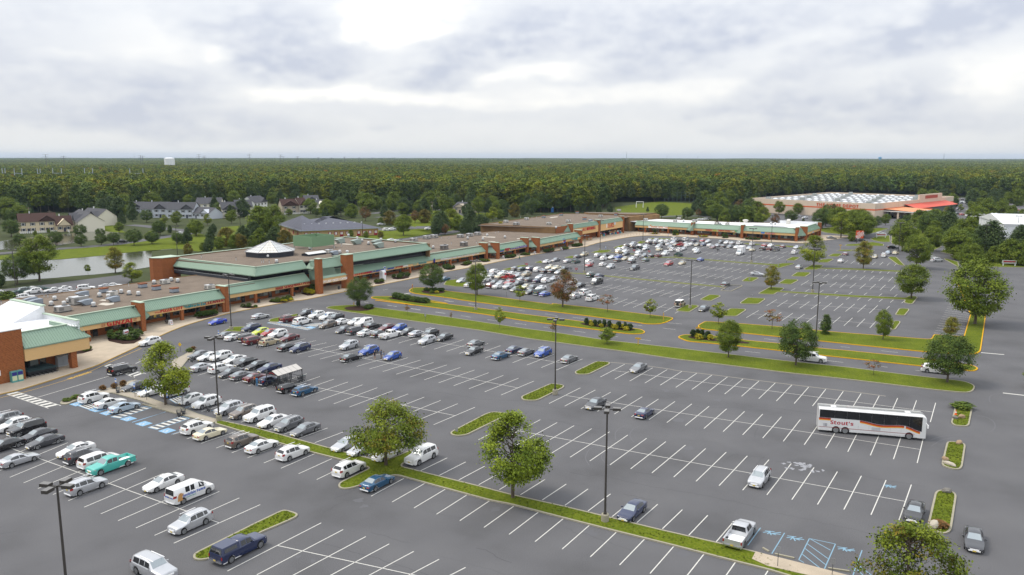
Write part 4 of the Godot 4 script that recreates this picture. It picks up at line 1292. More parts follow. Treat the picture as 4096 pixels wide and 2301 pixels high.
func signs() -> void:
	var red:=mat("sign_red",lin(.50,.015,.015),.45)
	var dred:=mat("sign_dark_red",lin(.33,.012,.02),.45)
	var blue:=mat("sign_blue",lin(.03,.10,.45),.5)
	var white:=mat("sign_white",lin(.78,.78,.78),.5)
	var black:=mat("trim_black")
	var teal:=mat("sign_sea",lin(.02,.28,.33),.5)
	var green:=mat("sign_green",lin(.10,.45,.06),.5)
	var o:=shop_sign("GINZAI",pl("E",1385,262,3.65),3.62,.95,red,"red GINZAI letters on the sushi restaurant fascia",1.25,true)
	for k in 2:
		for j in 3:
			var s:=Shape.new()
			s.box(Vector3(-3.4-k*.45,-.2+j*.3,.1),Vector3(.34,.08,.1),Basis(Vector3(0,0,1),.3-j*.25))
			part("brush_stroke",s.mesh(),dred,o)
			s=Shape.new()
			s.box(Vector3(3.3+k*.4,-.2+j*.35,.1),Vector3(.36,.07,.1),Basis(Vector3(0,0,1),-.2+j*.25))
			part("brush_stroke",s.mesh(),dred,o)
	o=shop_sign("PIZZA CITY",pl("I",310,1225,.25),.22,.72,red,"red PIZZA CITY letters with a dash before them",1.1)
	board(o,"dash",-4.2,-2.9,-.22,-.1,red,.02,.12)
	o=shop_sign("Miracle-Ear",pl("I",680,1163,.25),.22,.62,teal,"teal hearing aid shop letters beside a wave mark",1.0)
	for k in 3:
		var s:=Shape.new()
		for j in 6:
			var a:=Vector3(-3.6+k*.35+j*.12,.32-j*.11-.05*sin(j*1.2),.08); var b:=Vector3(-3.6+k*.35+(j+1)*.12,.32-(j+1)*.11-.05*sin((j+1)*1.2),.08)
			s.tube(a,b,.07,.07,5)
		part("wave_mark",s.mesh(),teal,o)
	shop_sign("CLEANERS",pl("I",945,1112,.25),.22,.70,dred,"dark red CLEANERS letters beside the brick tower",1.25)
	shop_sign("HAIR SENSE",pl("I",1945,905,-3.6),-3.58,.66,dred,"dark red HAIR SENSE letters under the two-storey eaves",1.2)
	shop_sign("NAILS PLUS",pl("J",25,852,-3.6),-3.58,.66,dred,"dark red NAILS PLUS letters beside the gate pier",1.15)
	shop_sign("ENGLISH CREEK CENTER",pl("J",503,800,-.3),-.33,.62,black,"black ENGLISH CREEK CENTER letters on the gate beam",.92,false,true)
	o=shop_sign("PIZZA & RESTAURANT",pl("J",905,702,-5.1),-5.12,.62,red,"red pizza restaurant letters with an oval badge",.88)
	disc(o,"badge",-4.1,.02,.75,.5,dred)
	disc(o,"badge_rim",-4.1,.02,.62,.38,mat("sign_pink",lin(.6,.25,.2),.5),.1,.06)
	shop_sign("HEALTH MATTERS",pl("J",1100,663,-5.2),-5.2,.75,blue,"blue block letters between pizza place and insurance office",.85)
	o=shop_sign("Allstate",pl("J",1310,628,-5.3),-5.28,.62,blue,"blue insurance office letters beside a round hand badge",1.0)
	disc(o,"badge",-2.9,.12,.78,.78,white)
	disc(o,"badge_field",-2.9,.12,.68,.68,blue,.1,.05)
	for k in 3: board(o,"hand_mark",-3.2+k*.22,-3.04+k*.22,-.25,.5-absf(k-1)*.2,white,.14,.19)
	o=shop_sign("prestige",pl("J",1435,600,-5.4),-5.36,.62,red,"red and white cleaner's script above a narrow door",1.1)
	text("laundry",.5,white,o,Vector3(2.9,-.15,.06),0.0,true,"lettering",.12)
	o=shop_sign("DENTAL",pl("J",1772,548,-5.5),-5.48,.62,teal,"blue-green DENTAL letters after pale script",1.15,true,true)
	text("Bright",.5,mat("sign_pale_green",lin(.45,.55,.38),.5),o,Vector3(-4.0,-.05,.06),0.0,false,"lettering",.12,true)
	o=shop_sign("SOUTHERN JERSEY FAMILY MEDICAL CENTERS at English Creek",pl("K",315,775,-5.5),-5.48,.68,white,"white medical centre lettering beside a navy badge",.80)
	disc(o,"badge",-14.9,0.0,.48,.72,mat("sign_navy",lin(.02,.02,.20),.5))
	o=shop_sign("TAX PREP",pl("V",618,572,-2.4),-2.42,.42,mat("sign_leaf",lin(.03,.35,.16),.5),"green over blue double sign next to the red one",1.0)
	board(o,"blue_line",-1.3,1.3,-.62,-.28,blue)
	o=thing("shop_sign","red two-part box sign next to a green and blue sign","sign",sn(pl("V",740,562,-2.4).x,-2.42,pl("V",740,562,-2.4).y),deg_to_rad(SN_A),"letter signs on the shop fascias")
	board(o,"upper_box",-1.6,1.6,0,.5,dred)
	board(o,"lower_box",-.8,1.0,-.5,0,dred)
	var a:=pl("V",1012,512,-2.6)
	o=thing("shop_sign","long purple banner sign with small white marks","sign",sn(a.x,-2.72,a.y),deg_to_rad(SN_A),"letter signs on the shop fascias")
	board(o,"banner",-6.2,6.0,-.36,.36,mat("sign_purple",lin(.06,.01,.24),.5))
	for k in 13: board(o,"white_mark",-5.6+k*.9,-5.35+k*.9+(k % 3)*.12,-.16+(k % 2)*.1,.12+(k % 2)*.1,white,.1,.12)
	a=pl("V",1875,392,-.6)
	o=thing("shop_sign","white over red box sign with small letters","sign",sn(a.x,-.55,a.y),deg_to_rad(SN_A),"letter signs on the shop fascias")
	board(o,"white_box",-1.1,1.1,-.05,.5,white)
	board(o,"red_box",-1.1,1.1,-.5,-.05,red)
	a=pl("V",2027,362,-.8)
	o=thing("shop_sign","blue oval barber sign with red field","sign",sn(a.x,-.75,a.y),deg_to_rad(SN_A),"letter signs on the shop fascias")
	disc(o,"oval",0,0,1.7,.95,blue)
	board(o,"red_field",-1.0,1.2,-.3,.3,dred,.1,.16)
	board(o,"white_figure",-1.15,-.9,-.4,.35,white,.12,.2)
	o=shop_sign("Dr. dentist group",pl("V",2240,325,-1.0),-.98,.55,mat("sign_cyan",lin(.01,.36,.42),.5),"cyan dentist lettering ending in a square",.9)
	board(o,"square",2.9,4.0,-.45,.55,mat("sign_cyan"))
	o=shop_sign("A.C. MOORE",pl("X",300,85,-7.6),-7.66,1.25,red,"large red A.C. MOORE letters on the craft store",1.05)
	text("ARTS &",.5,dred,o,Vector3(6.1,.35,.06),0.0,true,"small_lettering",.1)
	text("CRAFTS",.5,dred,o,Vector3(6.1,-.35,.06),0.0,true,"small_lettering",.1)
	o=shop_sign("OLLIE'S",pl("L",492,342,-8.2),-8.32,1.3,red,"red OLLIE'S letters with white outline over the discount store",1.0)
	disc(o,"white_swash",-4.2,0,.45,1.2,white)
	disc(o,"face_badge",4.6,.4,.8,.8,mat("sign_grey_face",lin(.55,.57,.62),.5))
	board(o,"under_line",-3.2,3.8,-1.25,-.9,mat("sign_dark_red"))
	# wing
	var b:=ps("X",1900,42,251.3)
	o=thing("shop_sign","black banner sign reading Makes Cents, Too! in orange","sign",sn(251.36,b.x,b.y),deg_to_rad(SN_A)-PI/2,"letter signs on the shop fascias")
	board(o,"banner",-5.2,5.2,-.62,.62,black)
	text("Makes Cents, Too!",.72,mat("sign_orange",lin(.75,.22,.01),.5),o,Vector3(.9,-.02,.12),0.0,true,"lettering",.05,false,1.05)
	board(o,"white_word",-4.9,-3.7,-.2,.15,white,.1,.14)
	board(o,"orange_leaf",-4.4,-3.6,.25,.85,mat("sign_orange"),.1,.14)
	o=shop_sign("BANAY",ps("Y",775,112,250.8),250.86,.62,red,"red and lime word sign on the wing fascia",1.1,true,false,true)
	text("thai",.6,mat("sign_lime",lin(.35,.55,.02),.5),o,Vector3(2.9,0,.06),0.0,true,"lettering",.1)
	board(o,"lime_square",4.0,4.8,-.45,.45,mat("sign_lime_pale",lin(.45,.65,.3),.5))
	o=shop_sign("RAMA THAI",ps("Y",1115,125,250.8),250.86,.66,red,"red letters with white faces on the wing fascia",1.25,true,false,true)
	o=shop_sign("cafe",ps("Y",1330,145,250.8),250.86,.42,black,"small black script with a green disc",1.0,false,false,true)
	disc(o,"green_disc",1.3,.35,.42,.42,mat("sign_leaf"))
	o=shop_sign("LAUNDRY",ps("Y",2190,192,249.0),248.94,.62,red,"red and white laundry letters beside a blue crest",1.0,true,false,true)
	board(o,"blue_crest",-4.4,-2.7,-.15,.7,mat("sign_sky",lin(.06,.18,.55),.5))
	board(o,"white_backing",-1.7,1.9,-.05,.3,white,.0,.05)
	a=pl("M",1388,440,77.3)
	o=thing("shop_sign","small blue and white plate sign on the wing end","sign",sn(a.x,77.26,a.y),deg_to_rad(SN_A),"letter signs on the shop fascias")
	board(o,"plate",-1.3,1.3,-.35,.35,white)
	board(o,"blue_strip",-1.0,1.0,-.12,.18,mat("sign_navy"),.1,.13)

# ---- machines on the roofs
func rooftop() -> void:
	var grey:=mat("hvac_grey",lin(.36,.345,.32),.6)
	var dark:=mat("hvac_dark",lin(.06,.062,.066),.7)
	var white:=mat("vent_white")
	var bl:=mat("hvac_blue",lin(.25,.29,.34),.6)
	var rust:=mat("rust",lin(.22,.075,.03),.9)
	var pale:=mat("hvac_pale",lin(.60,.58,.53),.6)
	var zinc:=mat("zinc",lin(.50,.51,.52),.5)
	var green:=mat("hvac_green",lin(.27,.33,.30),.6)
	var turn:=deg_to_rad(SN_A)
	var k:=0
	# [window, x, y, roof height, kind]
	for u in [["H",380,985,5.2,"hood"],["H",545,925,5.2,"hood"],["H",470,900,5.2,"hood"],["H",600,1010,5.2,"vent"],["H",740,945,5.2,"vent"],["H",985,900,5.2,"vent"],["H",790,870,5.2,"vent"],["H",1352,960,5.2,"vent"],["H",1437,820,5.2,"vent"],["H",1752,770,5.2,"vent"],["H",1865,790,5.2,"vent"],["H",2000,800,5.2,"vent"],["H",1565,840,5.2,"vent"],["H",925,945,5.2,"vent"],
			["H",900,1030,5.2,"unit"],["H",1140,920,5.2,"big"],["H",1265,930,5.2,"hood"],["H",1215,810,5.2,"hood"],["H",1660,885,5.2,"hood"],["H",1625,800,5.2,"pale"],["H",1500,755,5.2,"rusty"],["H",2062,685,5.2,"rusty"],["I",215,845,5.2,"pale"],["I",305,810,5.2,"vent"],["I",400,825,5.2,"vent"],["I",58,850,5.2,"vent"],["I",90,935,5.2,"rusty"],["I",350,970,5.2,"rusty"],["I",860,920,5.2,"pale"],
			["J",590,255,8.75,"scoop"],["J",825,270,8.75,"scoop"],["J",1150,320,8.75,"scoop"],["J",1120,280,8.75,"scoop"],["J",990,280,8.75,"vent"],["J",825,205,8.75,"vent"],["J",895,240,8.75,"vent"],["J",700,165,8.75,"vent"],["J",1170,225,8.75,"vent"],["J",1378,245,8.75,"vent"],["J",575,405,8.75,"vent"],["J",683,410,8.75,"vent"],["J",420,400,8.75,"pale"],["J",505,425,8.75,"hood"],["J",145,350,8.75,"vent"],["I",1830,545,8.75,"vent"],
			["J",1640,230,4.97,"unit"],["J",1830,195,4.97,"unit"],["J",1940,180,4.97,"unit"],["J",2085,345,4.97,"dark"],["J",1925,335,4.97,"vent"],
			["K",92,670,4.97,"dark"],["K",362,628,4.97,"dark"],["K",315,510,4.97,"unit"],["K",440,495,4.97,"unit"],["K",553,478,4.97,"unit"],["K",625,550,4.97,"vent"],["K",415,535,4.97,"vent"],["K",683,495,4.97,"vent"],["K",928,520,4.97,"vent"],
			["K",942,305,7.35,"pale"],["K",1085,340,7.35,"unit"],["K",1225,268,7.35,"pale"],["K",1462,240,7.35,"rusty"],["K",1703,210,7.35,"rusty"],["K",1535,335,7.35,"pale"],["K",1800,300,7.35,"pale"],["K",1925,182,7.35,"rusty"],["K",2025,268,7.35,"rusty"],["K",1633,388,7.35,"vent"],["L",130,265,7.35,"rusty"],["L",352,228,7.35,"pale"],["L",565,205,7.35,"rusty"],["L",605,150,8.2,"pale"],["L",215,298,7.35,"hood"],
			["L",975,275,5.25,"pale"],["L",1430,262,5.25,"pale"],["L",1380,292,5.25,"pale"],["L",1650,297,5.25,"unit"],["L",1950,325,5.25,"pale"],["L",2005,328,5.25,"vent"],["L",1090,245,5.25,"vent"],["L",1495,292,5.25,"vent"],["M",60,325,5.25,"pale"],["M",105,325,5.25,"vent"],["M",205,335,5.25,"pale"],["M",455,305,5.25,"drum"],["M",1045,325,5.25,"cabinet"],["M",805,325,5.25,"vent"],["M",865,328,5.25,"vent"]]:
		var p:=g(u[0],u[1],u[2],u[3]+.25)
		p.y=u[3]
		var kind: String=u[4]
		k+=1
		var s:=Shape.new()
		var place:="on the gravel roof of the near shop row" if u[0] in ["H","I"] and u[3]<6 else "on the two-storey centre's roof" if u[3]>8.5 else "on the medical centre row's gravel roof" if u[3]<5.1 else "on the craft store block's roof" if u[3]>6 else "on the wing's white roof"
		if kind=="vent":
			var o:=thing("roof_vent","white mushroom roof vent "+place,"vent",p,0,"vents "+place)
			o.scale=Vector3.ONE*.85
			s.span(Vector3(-.55,0,-.55),Vector3(.55,.3,.55))
			part("curb",s.mesh(),dark,o)
			s=Shape.new()
			s.lathe(Vector3(0,.3,0),[[.32,0],[.32,.35],[.52,.38],[.54,.55],[.46,.62],[.46,.78],[.54,.80],[.42,.95],[.18,1.02],[0,1.03]],16)
			part("cowl",s.mesh(),white,o)
		elif kind=="hood" or kind=="scoop":
			var big:=1.35 if kind=="scoop" else 1.0
			var o:=thing("air_intake","blue-grey air intake with slanted hood "+place,"air unit",p,turn+.1,"slanted intakes "+place)
			s.span(Vector3(-.9*big,.12,-.6*big),Vector3(.9*big,1.25*big,.6*big))
			part("case",s.mesh(),bl if kind=="hood" else green,o)
			s=Shape.new()
			var hq:=[Vector3(-.9*big,1.2*big,0),Vector3(-2.1*big,1.05*big,0),Vector3(-.9*big,.2,0)]
			for e in 2:
				var z:=(.58 if e else -.58)*big
				s.tri(hq[0]+Vector3(0,0,z),hq[1]+Vector3(0,0,z),hq[2]+Vector3(0,0,z))
			s.quad(hq[0]+Vector3(0,0,.58*big),hq[0]-Vector3(0,0,.58*big),hq[1]-Vector3(0,0,.58*big),hq[1]+Vector3(0,0,.58*big))
			s.quad(hq[2]+Vector3(0,0,.58*big),hq[2]-Vector3(0,0,.58*big),hq[1]-Vector3(0,0,.58*big),hq[1]+Vector3(0,0,.58*big))
			part("hood",s.mesh(),bl if kind=="hood" else green,o)
			s=Shape.new()
			s.span(Vector3(-.95*big,0,-.65*big),Vector3(.95*big,.12,.65*big))
			part("curb",s.mesh(),dark,o)
		elif kind=="drum" or kind=="cabinet":
			var o:=thing("roof_tank","pale round tank on the wing's white roof" if kind=="drum" else "tall white cabinet with slanted lid on the wing's roof","tank" if kind=="drum" else "cabinet",p,turn)
			if kind=="drum": s.lathe(Vector3.ZERO,[[1.0,0],[1.0,.7],[1.45,1.1],[1.3,1.5],[.5,1.7],[0,1.7]],18)
			else:
				s.span(Vector3(-.8,0,-.8),Vector3(.8,1.6,.8))
				s.box(Vector3(.2,1.95,0),Vector3(1.9,.5,1.6),Basis(Vector3(0,0,1),.35))
			part("shell",s.mesh(),pale,o)
		else:
			var sz: Vector3={"unit": Vector3(2.6,1.25,1.9),"big": Vector3(3.4,1.75,2.2),"pale": Vector3(2.0,1.1,1.5),"dark": Vector3(2.5,1.5,1.8),"rusty": Vector3(1.7,.95,1.3)}[kind]
			var o:=thing("rooftop_unit",{"unit": "grey rooftop air conditioner ","big": "large grey rooftop air conditioner ","pale": "pale rooftop air conditioner ","dark": "dark louvred rooftop air conditioner ","rusty": "rusty-topped kitchen exhaust box "}[kind]+place,"air conditioner",p,turn+rng.randf_range(-.06,.06),kind+" units "+place)
			s.span(Vector3(-sz.x/2-.05,0,-sz.z/2-.05),Vector3(sz.x/2+.05,.22,sz.z/2+.05))
			part("curb",s.mesh(),dark,o)
			s=Shape.new()
			var body: Material={"unit": grey,"big": grey,"pale": pale,"dark": mat("hvac_brown",lin(.17,.15,.135),.6),"rusty": bl}[kind]
			s.span(Vector3(-sz.x/2,.22,-sz.z/2),Vector3(sz.x/2,sz.y,sz.z/2))
			part("case",s.mesh(),body,o)
			s=Shape.new()
			s.span(Vector3(-sz.x/2-.04,sz.y,-sz.z/2-.04),Vector3(sz.x/2+.04,sz.y+(.28 if kind=="rusty" else .06),sz.z/2+.04))
			part("lid",s.mesh(),rust if kind=="rusty" else zinc,o)
			if kind!="rusty":
				for j in 6:
					s=Shape.new()
					s.box(Vector3(-sz.x/2+.2+j*.17,sz.y*.58,sz.z/2+.015),Vector3(.05,sz.y*.55,.03))
					s.box(Vector3(-sz.x/2-.015,sz.y*.58,-sz.z/2+.2+j*.17),Vector3(.03,sz.y*.55,.05))
					part("louvre",s.mesh(),dark,o)
				s=Shape.new()
				s.tube(Vector3(sz.x*.22,sz.y+.06,0),Vector3(sz.x*.22,sz.y+.2,0),sz.z*.3,sz.z*.3,14)
				part("fan_ring",s.mesh(),dark,o)
				if kind in ["unit","big"]:
					s=Shape.new()
					s.tri(Vector3(sz.x/2,sz.y*.9,-sz.z*.4),Vector3(sz.x/2,.3,-sz.z*.4),Vector3(sz.x/2+.7,.3,-sz.z*.4))
					s.tri(Vector3(sz.x/2,sz.y*.9,sz.z*.4),Vector3(sz.x/2,.3,sz.z*.4),Vector3(sz.x/2+.7,.3,sz.z*.4))
					s.quad(Vector3(sz.x/2,sz.y*.9,-sz.z*.4),Vector3(sz.x/2,sz.y*.9,sz.z*.4),Vector3(sz.x/2+.7,.3,sz.z*.4),Vector3(sz.x/2+.7,.3,-sz.z*.4))
					part("rain_hood",s.mesh(),grey,o)
	# bare roof patches and pipes
	var patch:=mat("roof_patch",lin(.52,.48,.41),.9)
	var patches:=thing("roof_repairs","pale bare patches in the gravel roofs","roof patch")
	for q in [["H",[1415,940,1480,915,1650,912,1640,938,1540,955],5.23],["H",[1430,882,1480,868,1540,874,1520,888],5.23],["K",[700,572,790,575,795,580,705,577],4.98],["K",[1090,530,1200,530,1200,538,1095,538],4.98],["K",[600,500,800,510,790,520,640,512],4.98],["K",[1540,240,1650,228,1660,235,1560,248],7.36],["J",[440,268,520,262,790,285,760,292],8.76]]:
		part("roof_patch",flat(gp(q[0],q[1],q[2]),q[2]),patch,patches)
	for q in [["I",740,470,8.75],["I",1243,505,8.75],["I",1612,540,8.75],["I",1640,538,8.75],["I",1722,545,8.75],["J",600,300,8.75],["J",495,330,8.75],["J",325,410,8.75],["K",1145,240,7.35],["K",1300,240,7.35],["K",1365,240,7.35],["K",53,520,4.97],["K",155,530,4.97],["K",640,485,4.97],["K",800,450,4.97],["K",835,445,4.97],["K",190,600,4.97],["K",535,590,4.97],["K",595,590,4.97],["H",635,820,5.2],["H",690,825,5.2],["H",15,925,5.2],["H",1860,660,5.2],["M",377,300,5.25],["M",315,300,5.25],["M",655,318,5.25],["M",905,330,5.25]]:
		var p:=g(q[0],q[1],q[2],q[3]+.3)
		p.y=q[3]
		var o:=thing("roof_pipe","short vent pipe standing on a shop roof","pipe",p,0,"vent pipes on the shop roofs")
		var s:=Shape.new()
		s.tube(Vector3.ZERO,Vector3(0,.75,0),.09,.09,8)
		part("pipe",s.mesh(),zinc,o)
		s=Shape.new()
		s.tube(Vector3(0,.75,0),Vector3(0,.87,0),.16,.16,8)
		part("collar",s.mesh(),dark,o)

# ---- vehicles. A body is lofted through stations along its length; z runs from the nose (-) to the tail (+)
# key stations: distance from nose, shoulder height, top height, half-width share, roof half-width share
const BODY:={
	"sedan": {"l": 4.8,"w": 1.83,"wheels": [.92,3.72],"r": .33,"k": [[0,.50,.56,.74,.60],[.06,.60,.66,.84,.68],[.25,.66,.74,.92,.76],[.8,.72,.83,.985,.80],[1.35,.84,.95,1,.80],[2.15,.88,1.37,1,.62],[2.75,.90,1.45,1,.60],[3.35,.92,1.39,1,.60],[4.10,.94,1.08,.99,.76],[4.55,.93,1.05,.95,.76],[4.74,.86,.96,.89,.70],[4.8,.62,.70,.84,.66]],"ws": [1.40,2.12],"rw": [3.40,4.06],"side": [[1.78,2.62],[2.70,3.78]]},
	"coupe": {"l": 4.5,"w": 1.80,"wheels": [.88,3.52],"r": .33,"k": [[0,.50,.56,.74,.60],[.06,.60,.66,.84,.68],[.3,.67,.75,.93,.76],[.8,.72,.83,.985,.80],[1.3,.84,.95,1,.80],[2.05,.88,1.33,1,.60],[2.5,.90,1.38,1,.58],[3.0,.92,1.33,1,.58],[3.95,.95,1.08,.98,.74],[4.3,.94,1.06,.95,.74],[4.45,.86,.96,.89,.70],[4.5,.62,.70,.84,.66]],"ws": [1.35,2.02],"rw": [3.05,3.92],"side": [[1.72,2.72],[2.80,3.40]]},
	"hatchback": {"l": 4.05,"w": 1.74,"wheels": [.78,3.28],"r": .31,"k": [[0,.52,.60,.76,.62],[.06,.63,.72,.86,.70],[.25,.70,.80,.94,.76],[.7,.78,.92,1,.80],[1.0,.86,1.0,1,.80],[1.85,.92,1.46,1,.64],[2.4,.94,1.52,1,.62],[3.3,.98,1.46,1,.60],[3.75,1.0,1.30,.97,.62],[3.98,.96,1.02,.94,.72],[4.05,.62,.70,.88,.68]],"ws": [1.05,1.82],"rw": [3.40,3.86],"side": [[1.45,2.30],[2.38,3.30]]},
	"suv": {"l": 4.65,"w": 1.87,"wheels": [.90,3.62],"r": .36,"k": [[0,.58,.68,.78,.62],[.06,.74,.86,.87,.70],[.2,.82,.94,.94,.76],[.8,.90,1.02,1,.80],[1.25,.98,1.10,1,.80],[2.0,1.02,1.60,1,.66],[2.6,1.04,1.69,1,.65],[3.7,1.08,1.65,1,.64],[4.15,1.12,1.58,.98,.62],[4.52,1.10,1.16,.95,.72],[4.6,1.0,1.06,.93,.72],[4.65,.66,.76,.88,.68]],"ws": [1.30,1.96],"rw": [4.20,4.48],"side": [[1.68,2.55],[2.63,3.45],[3.54,3.98]]},
	"big_suv": {"l": 5.0,"w": 1.97,"wheels": [.95,3.98],"r": .39,"k": [[0,.62,.76,.86,.70],[.05,.86,1.0,.92,.76],[.2,.94,1.06,.97,.80],[1.2,1.04,1.16,1,.82],[1.45,1.08,1.20,1,.82],[2.0,1.10,1.74,1,.74],[2.6,1.12,1.83,1,.74],[4.3,1.14,1.80,1,.73],[4.68,1.16,1.76,.99,.72],[4.86,1.14,1.22,.97,.80],[4.95,1.02,1.08,.96,.78],[5.0,.68,.78,.92,.74]],"ws": [1.48,1.97],"rw": [4.69,4.85],"side": [[1.80,2.62],[2.70,3.45],[3.55,4.45]]},
	"minivan": {"l": 5.0,"w": 1.96,"wheels": [.92,3.95],"r": .34,"k": [[0,.54,.62,.78,.62],[.06,.66,.76,.87,.70],[.25,.74,.86,.94,.76],[.75,.84,1.0,1,.80],[1.05,.92,1.08,1,.80],[2.0,1.0,1.66,1,.68],[2.6,1.02,1.74,1,.68],[4.3,1.04,1.70,1,.67],[4.7,1.06,1.62,.98,.66],[4.9,1.04,1.10,.95,.74],[4.96,.98,1.04,.94,.74],[5.0,.62,.72,.90,.70]],"ws": [1.10,1.96],"rw": [4.72,4.88],"side": [[1.66,2.50],[2.58,3.55],[3.64,4.50]]},
	"wagon": {"l": 4.75,"w": 1.78,"wheels": [.90,3.62],"r": .34,"k": [[0,.54,.62,.78,.62],[.06,.66,.74,.87,.70],[.25,.72,.82,.94,.76],[.8,.78,.90,1,.80],[1.3,.88,1.0,1,.80],[2.05,.92,1.44,1,.66],[2.6,.94,1.52,1,.65],[3.9,.97,1.48,1,.64],[4.3,1.0,1.40,.98,.62],[4.62,.98,1.04,.95,.72],[4.7,.92,.98,.94,.72],[4.75,.62,.70,.88,.68]],"ws": [1.35,2.02],"rw": [4.33,4.60],"side": [[1.72,2.55],[2.63,3.40],[3.48,4.12]]},
	"van": {"l": 5.5,"w": 2.02,"wheels": [.95,4.35],"r": .37,"k": [[0,.60,.74,.84,.68],[.06,.82,.94,.90,.74],[.2,.92,1.04,.95,.78],[.75,1.0,1.14,1,.80],[.95,1.06,1.20,1,.80],[1.6,1.18,1.86,1,.76],[2.1,1.2,2.04,1,.78],[5.2,1.2,2.02,1,.78],[5.38,1.2,1.98,.99,.78],[5.46,1.18,1.26,.98,.84],[5.5,.66,.76,.95,.80]],"ws": [.98,1.57],"rw": [5.385,5.455],"side": [[1.42,2.15],[2.75,3.25],[3.4,3.95]]},
	"jeep": {"l": 4.3,"w": 1.87,"wheels": [.72,3.45],"r": .41,"k": [[0,.70,.84,.80,.66],[.05,.92,1.04,.84,.70],[1.2,1.04,1.16,.92,.74],[1.4,1.08,1.20,1,.80],[1.68,1.10,1.78,1,.80],[1.9,1.12,1.84,1,.80],[3.9,1.12,1.84,1,.80],[4.05,1.12,1.82,1,.80],[4.12,1.10,1.16,1,.84],[4.3,.70,.80,.96,.84]],"ws": [1.42,1.67],"rw": [4.06,4.115],"side": [[1.72,2.40],[2.5,3.15],[3.25,3.92]]},
	"cab": {"l": 3.55,"w": 1.98,"wheels": [.95],"r": .39,"k": [[0,.64,.78,.86,.70],[.05,.86,1.0,.92,.76],[.2,.96,1.08,.97,.80],[1.25,1.06,1.18,1,.82],[1.5,1.10,1.22,1,.82],[2.05,1.12,1.74,1,.74],[2.5,1.14,1.82,1,.74],[3.3,1.14,1.80,1,.73],[3.47,1.14,1.76,1,.73],[3.55,1.12,1.18,1,.84]],"ws": [1.53,2.02],"rw": [3.475,3.545],"side": [[1.85,2.62],[2.70,3.28]]},
	"truck_cab": {"l": 2.5,"w": 2.0,"wheels": [.95],"r": .38,"k": [[0,.62,.76,.84,.68],[.06,.82,.94,.90,.74],[.2,.92,1.06,.95,.78],[.8,1.02,1.20,1,.80],[1.0,1.08,1.24,1,.80],[1.6,1.2,1.95,1,.76],[2.0,1.2,2.08,1,.78],[2.4,1.2,2.08,1,.78],[2.5,1.2,2.05,1,.78]],"ws": [1.02,1.57],"rw": [],"side": [[1.42,2.2]]},
}
const PAINT:={"white": [.74,.74,.73,0,.35],"cream": [.70,.64,.46,0,.4],"silver": [.50,.51,.53,.45,.32],"grey": [.17,.175,.185,.4,.35],"dark grey": [.055,.057,.065,.3,.35],"black": [.012,.012,.014,0,.25],"navy": [.012,.022,.075,.1,.3],"blue": [.015,.07,.34,.1,.3],"bright blue": [.01,.04,.42,.1,.3],"teal blue": [.012,.08,.17,.2,.3],"red": [.33,.012,.014,0,.3],"maroon": [.11,.010,.014,.1,.3],"lime": [.52,.62,.02,0,.35],"gold": [.44,.37,.24,.3,.38],"tan": [.34,.28,.19,.2,.4],"green": [.03,.075,.065,.2,.35],"turquoise": [.06,.42,.36,0,.4],"ice blue": [.42,.52,.62,.3,.35],"bronze": [.17,.14,.115,.35,.35]}
var protos:={}

func at_key(k: Array,a: float) -> Array:
	for j in k.size()-1:
		if a<=k[j+1][0]:
			var t: float=(a-k[j][0])/maxf(.0001,k[j+1][0]-k[j][0])
			var o:=[a]
			for c in range(1,5): o.append(lerpf(k[j][c],k[j+1][c],t))
			return o
	return k[-1]

func section(d: Dictionary, a: float) -> PackedVector3Array:     # right half of the body at distance a from the nose, from sill to centre line
	var s:=at_key(d.k,a)
	var hw: float=d.w/2.0*s[3]
	var rw: float=d.w/2.0*s[4]
	var bot:=.24
	var e:=minf(a,d.l-a)
	if e<.35: bot+=(.35-e)*.35
	for x in d.wheels:
		var q: float=absf(a-x)
		var R: float=d.r+.075
		if q<R: bot=maxf(bot,d.r+sqrt(R*R-q*q))
	var z: float=a-d.l/2.0
	bot=minf(bot,s[1]-.06)
	var glass: float=maxf(0.0,s[2]-s[1]-.16)
	var crown:=.03 if glass>.1 else .02
	var p:=PackedVector3Array()
	p.append(Vector3(hw*.955,bot,z))
	p.append(Vector3(hw*.99,lerpf(bot,s[1],.35),z))
	p.append(Vector3(hw,lerpf(bot,s[1],.68),z))
	p.append(Vector3(hw*.965,s[1],z))
	var sh:=minf(.05,(s[2]-s[1])*.35)
	p.append(Vector3(hw*.925,s[1]+sh,z))
	p.append(Vector3(lerpf(hw*.925,rw,.95) if glass>0.1 else maxf(rw,hw*.80),s[2]-maxf(.075,0) if glass>0.1 else lerpf(s[1]+sh,s[2],.7),z))
	p.append(Vector3(rw*.86,s[2]-crown*.7,z))
	p.append(Vector3(rw*.45,s[2]-crown*.2,z))
	p.append(Vector3(0,s[2],z))
	return p

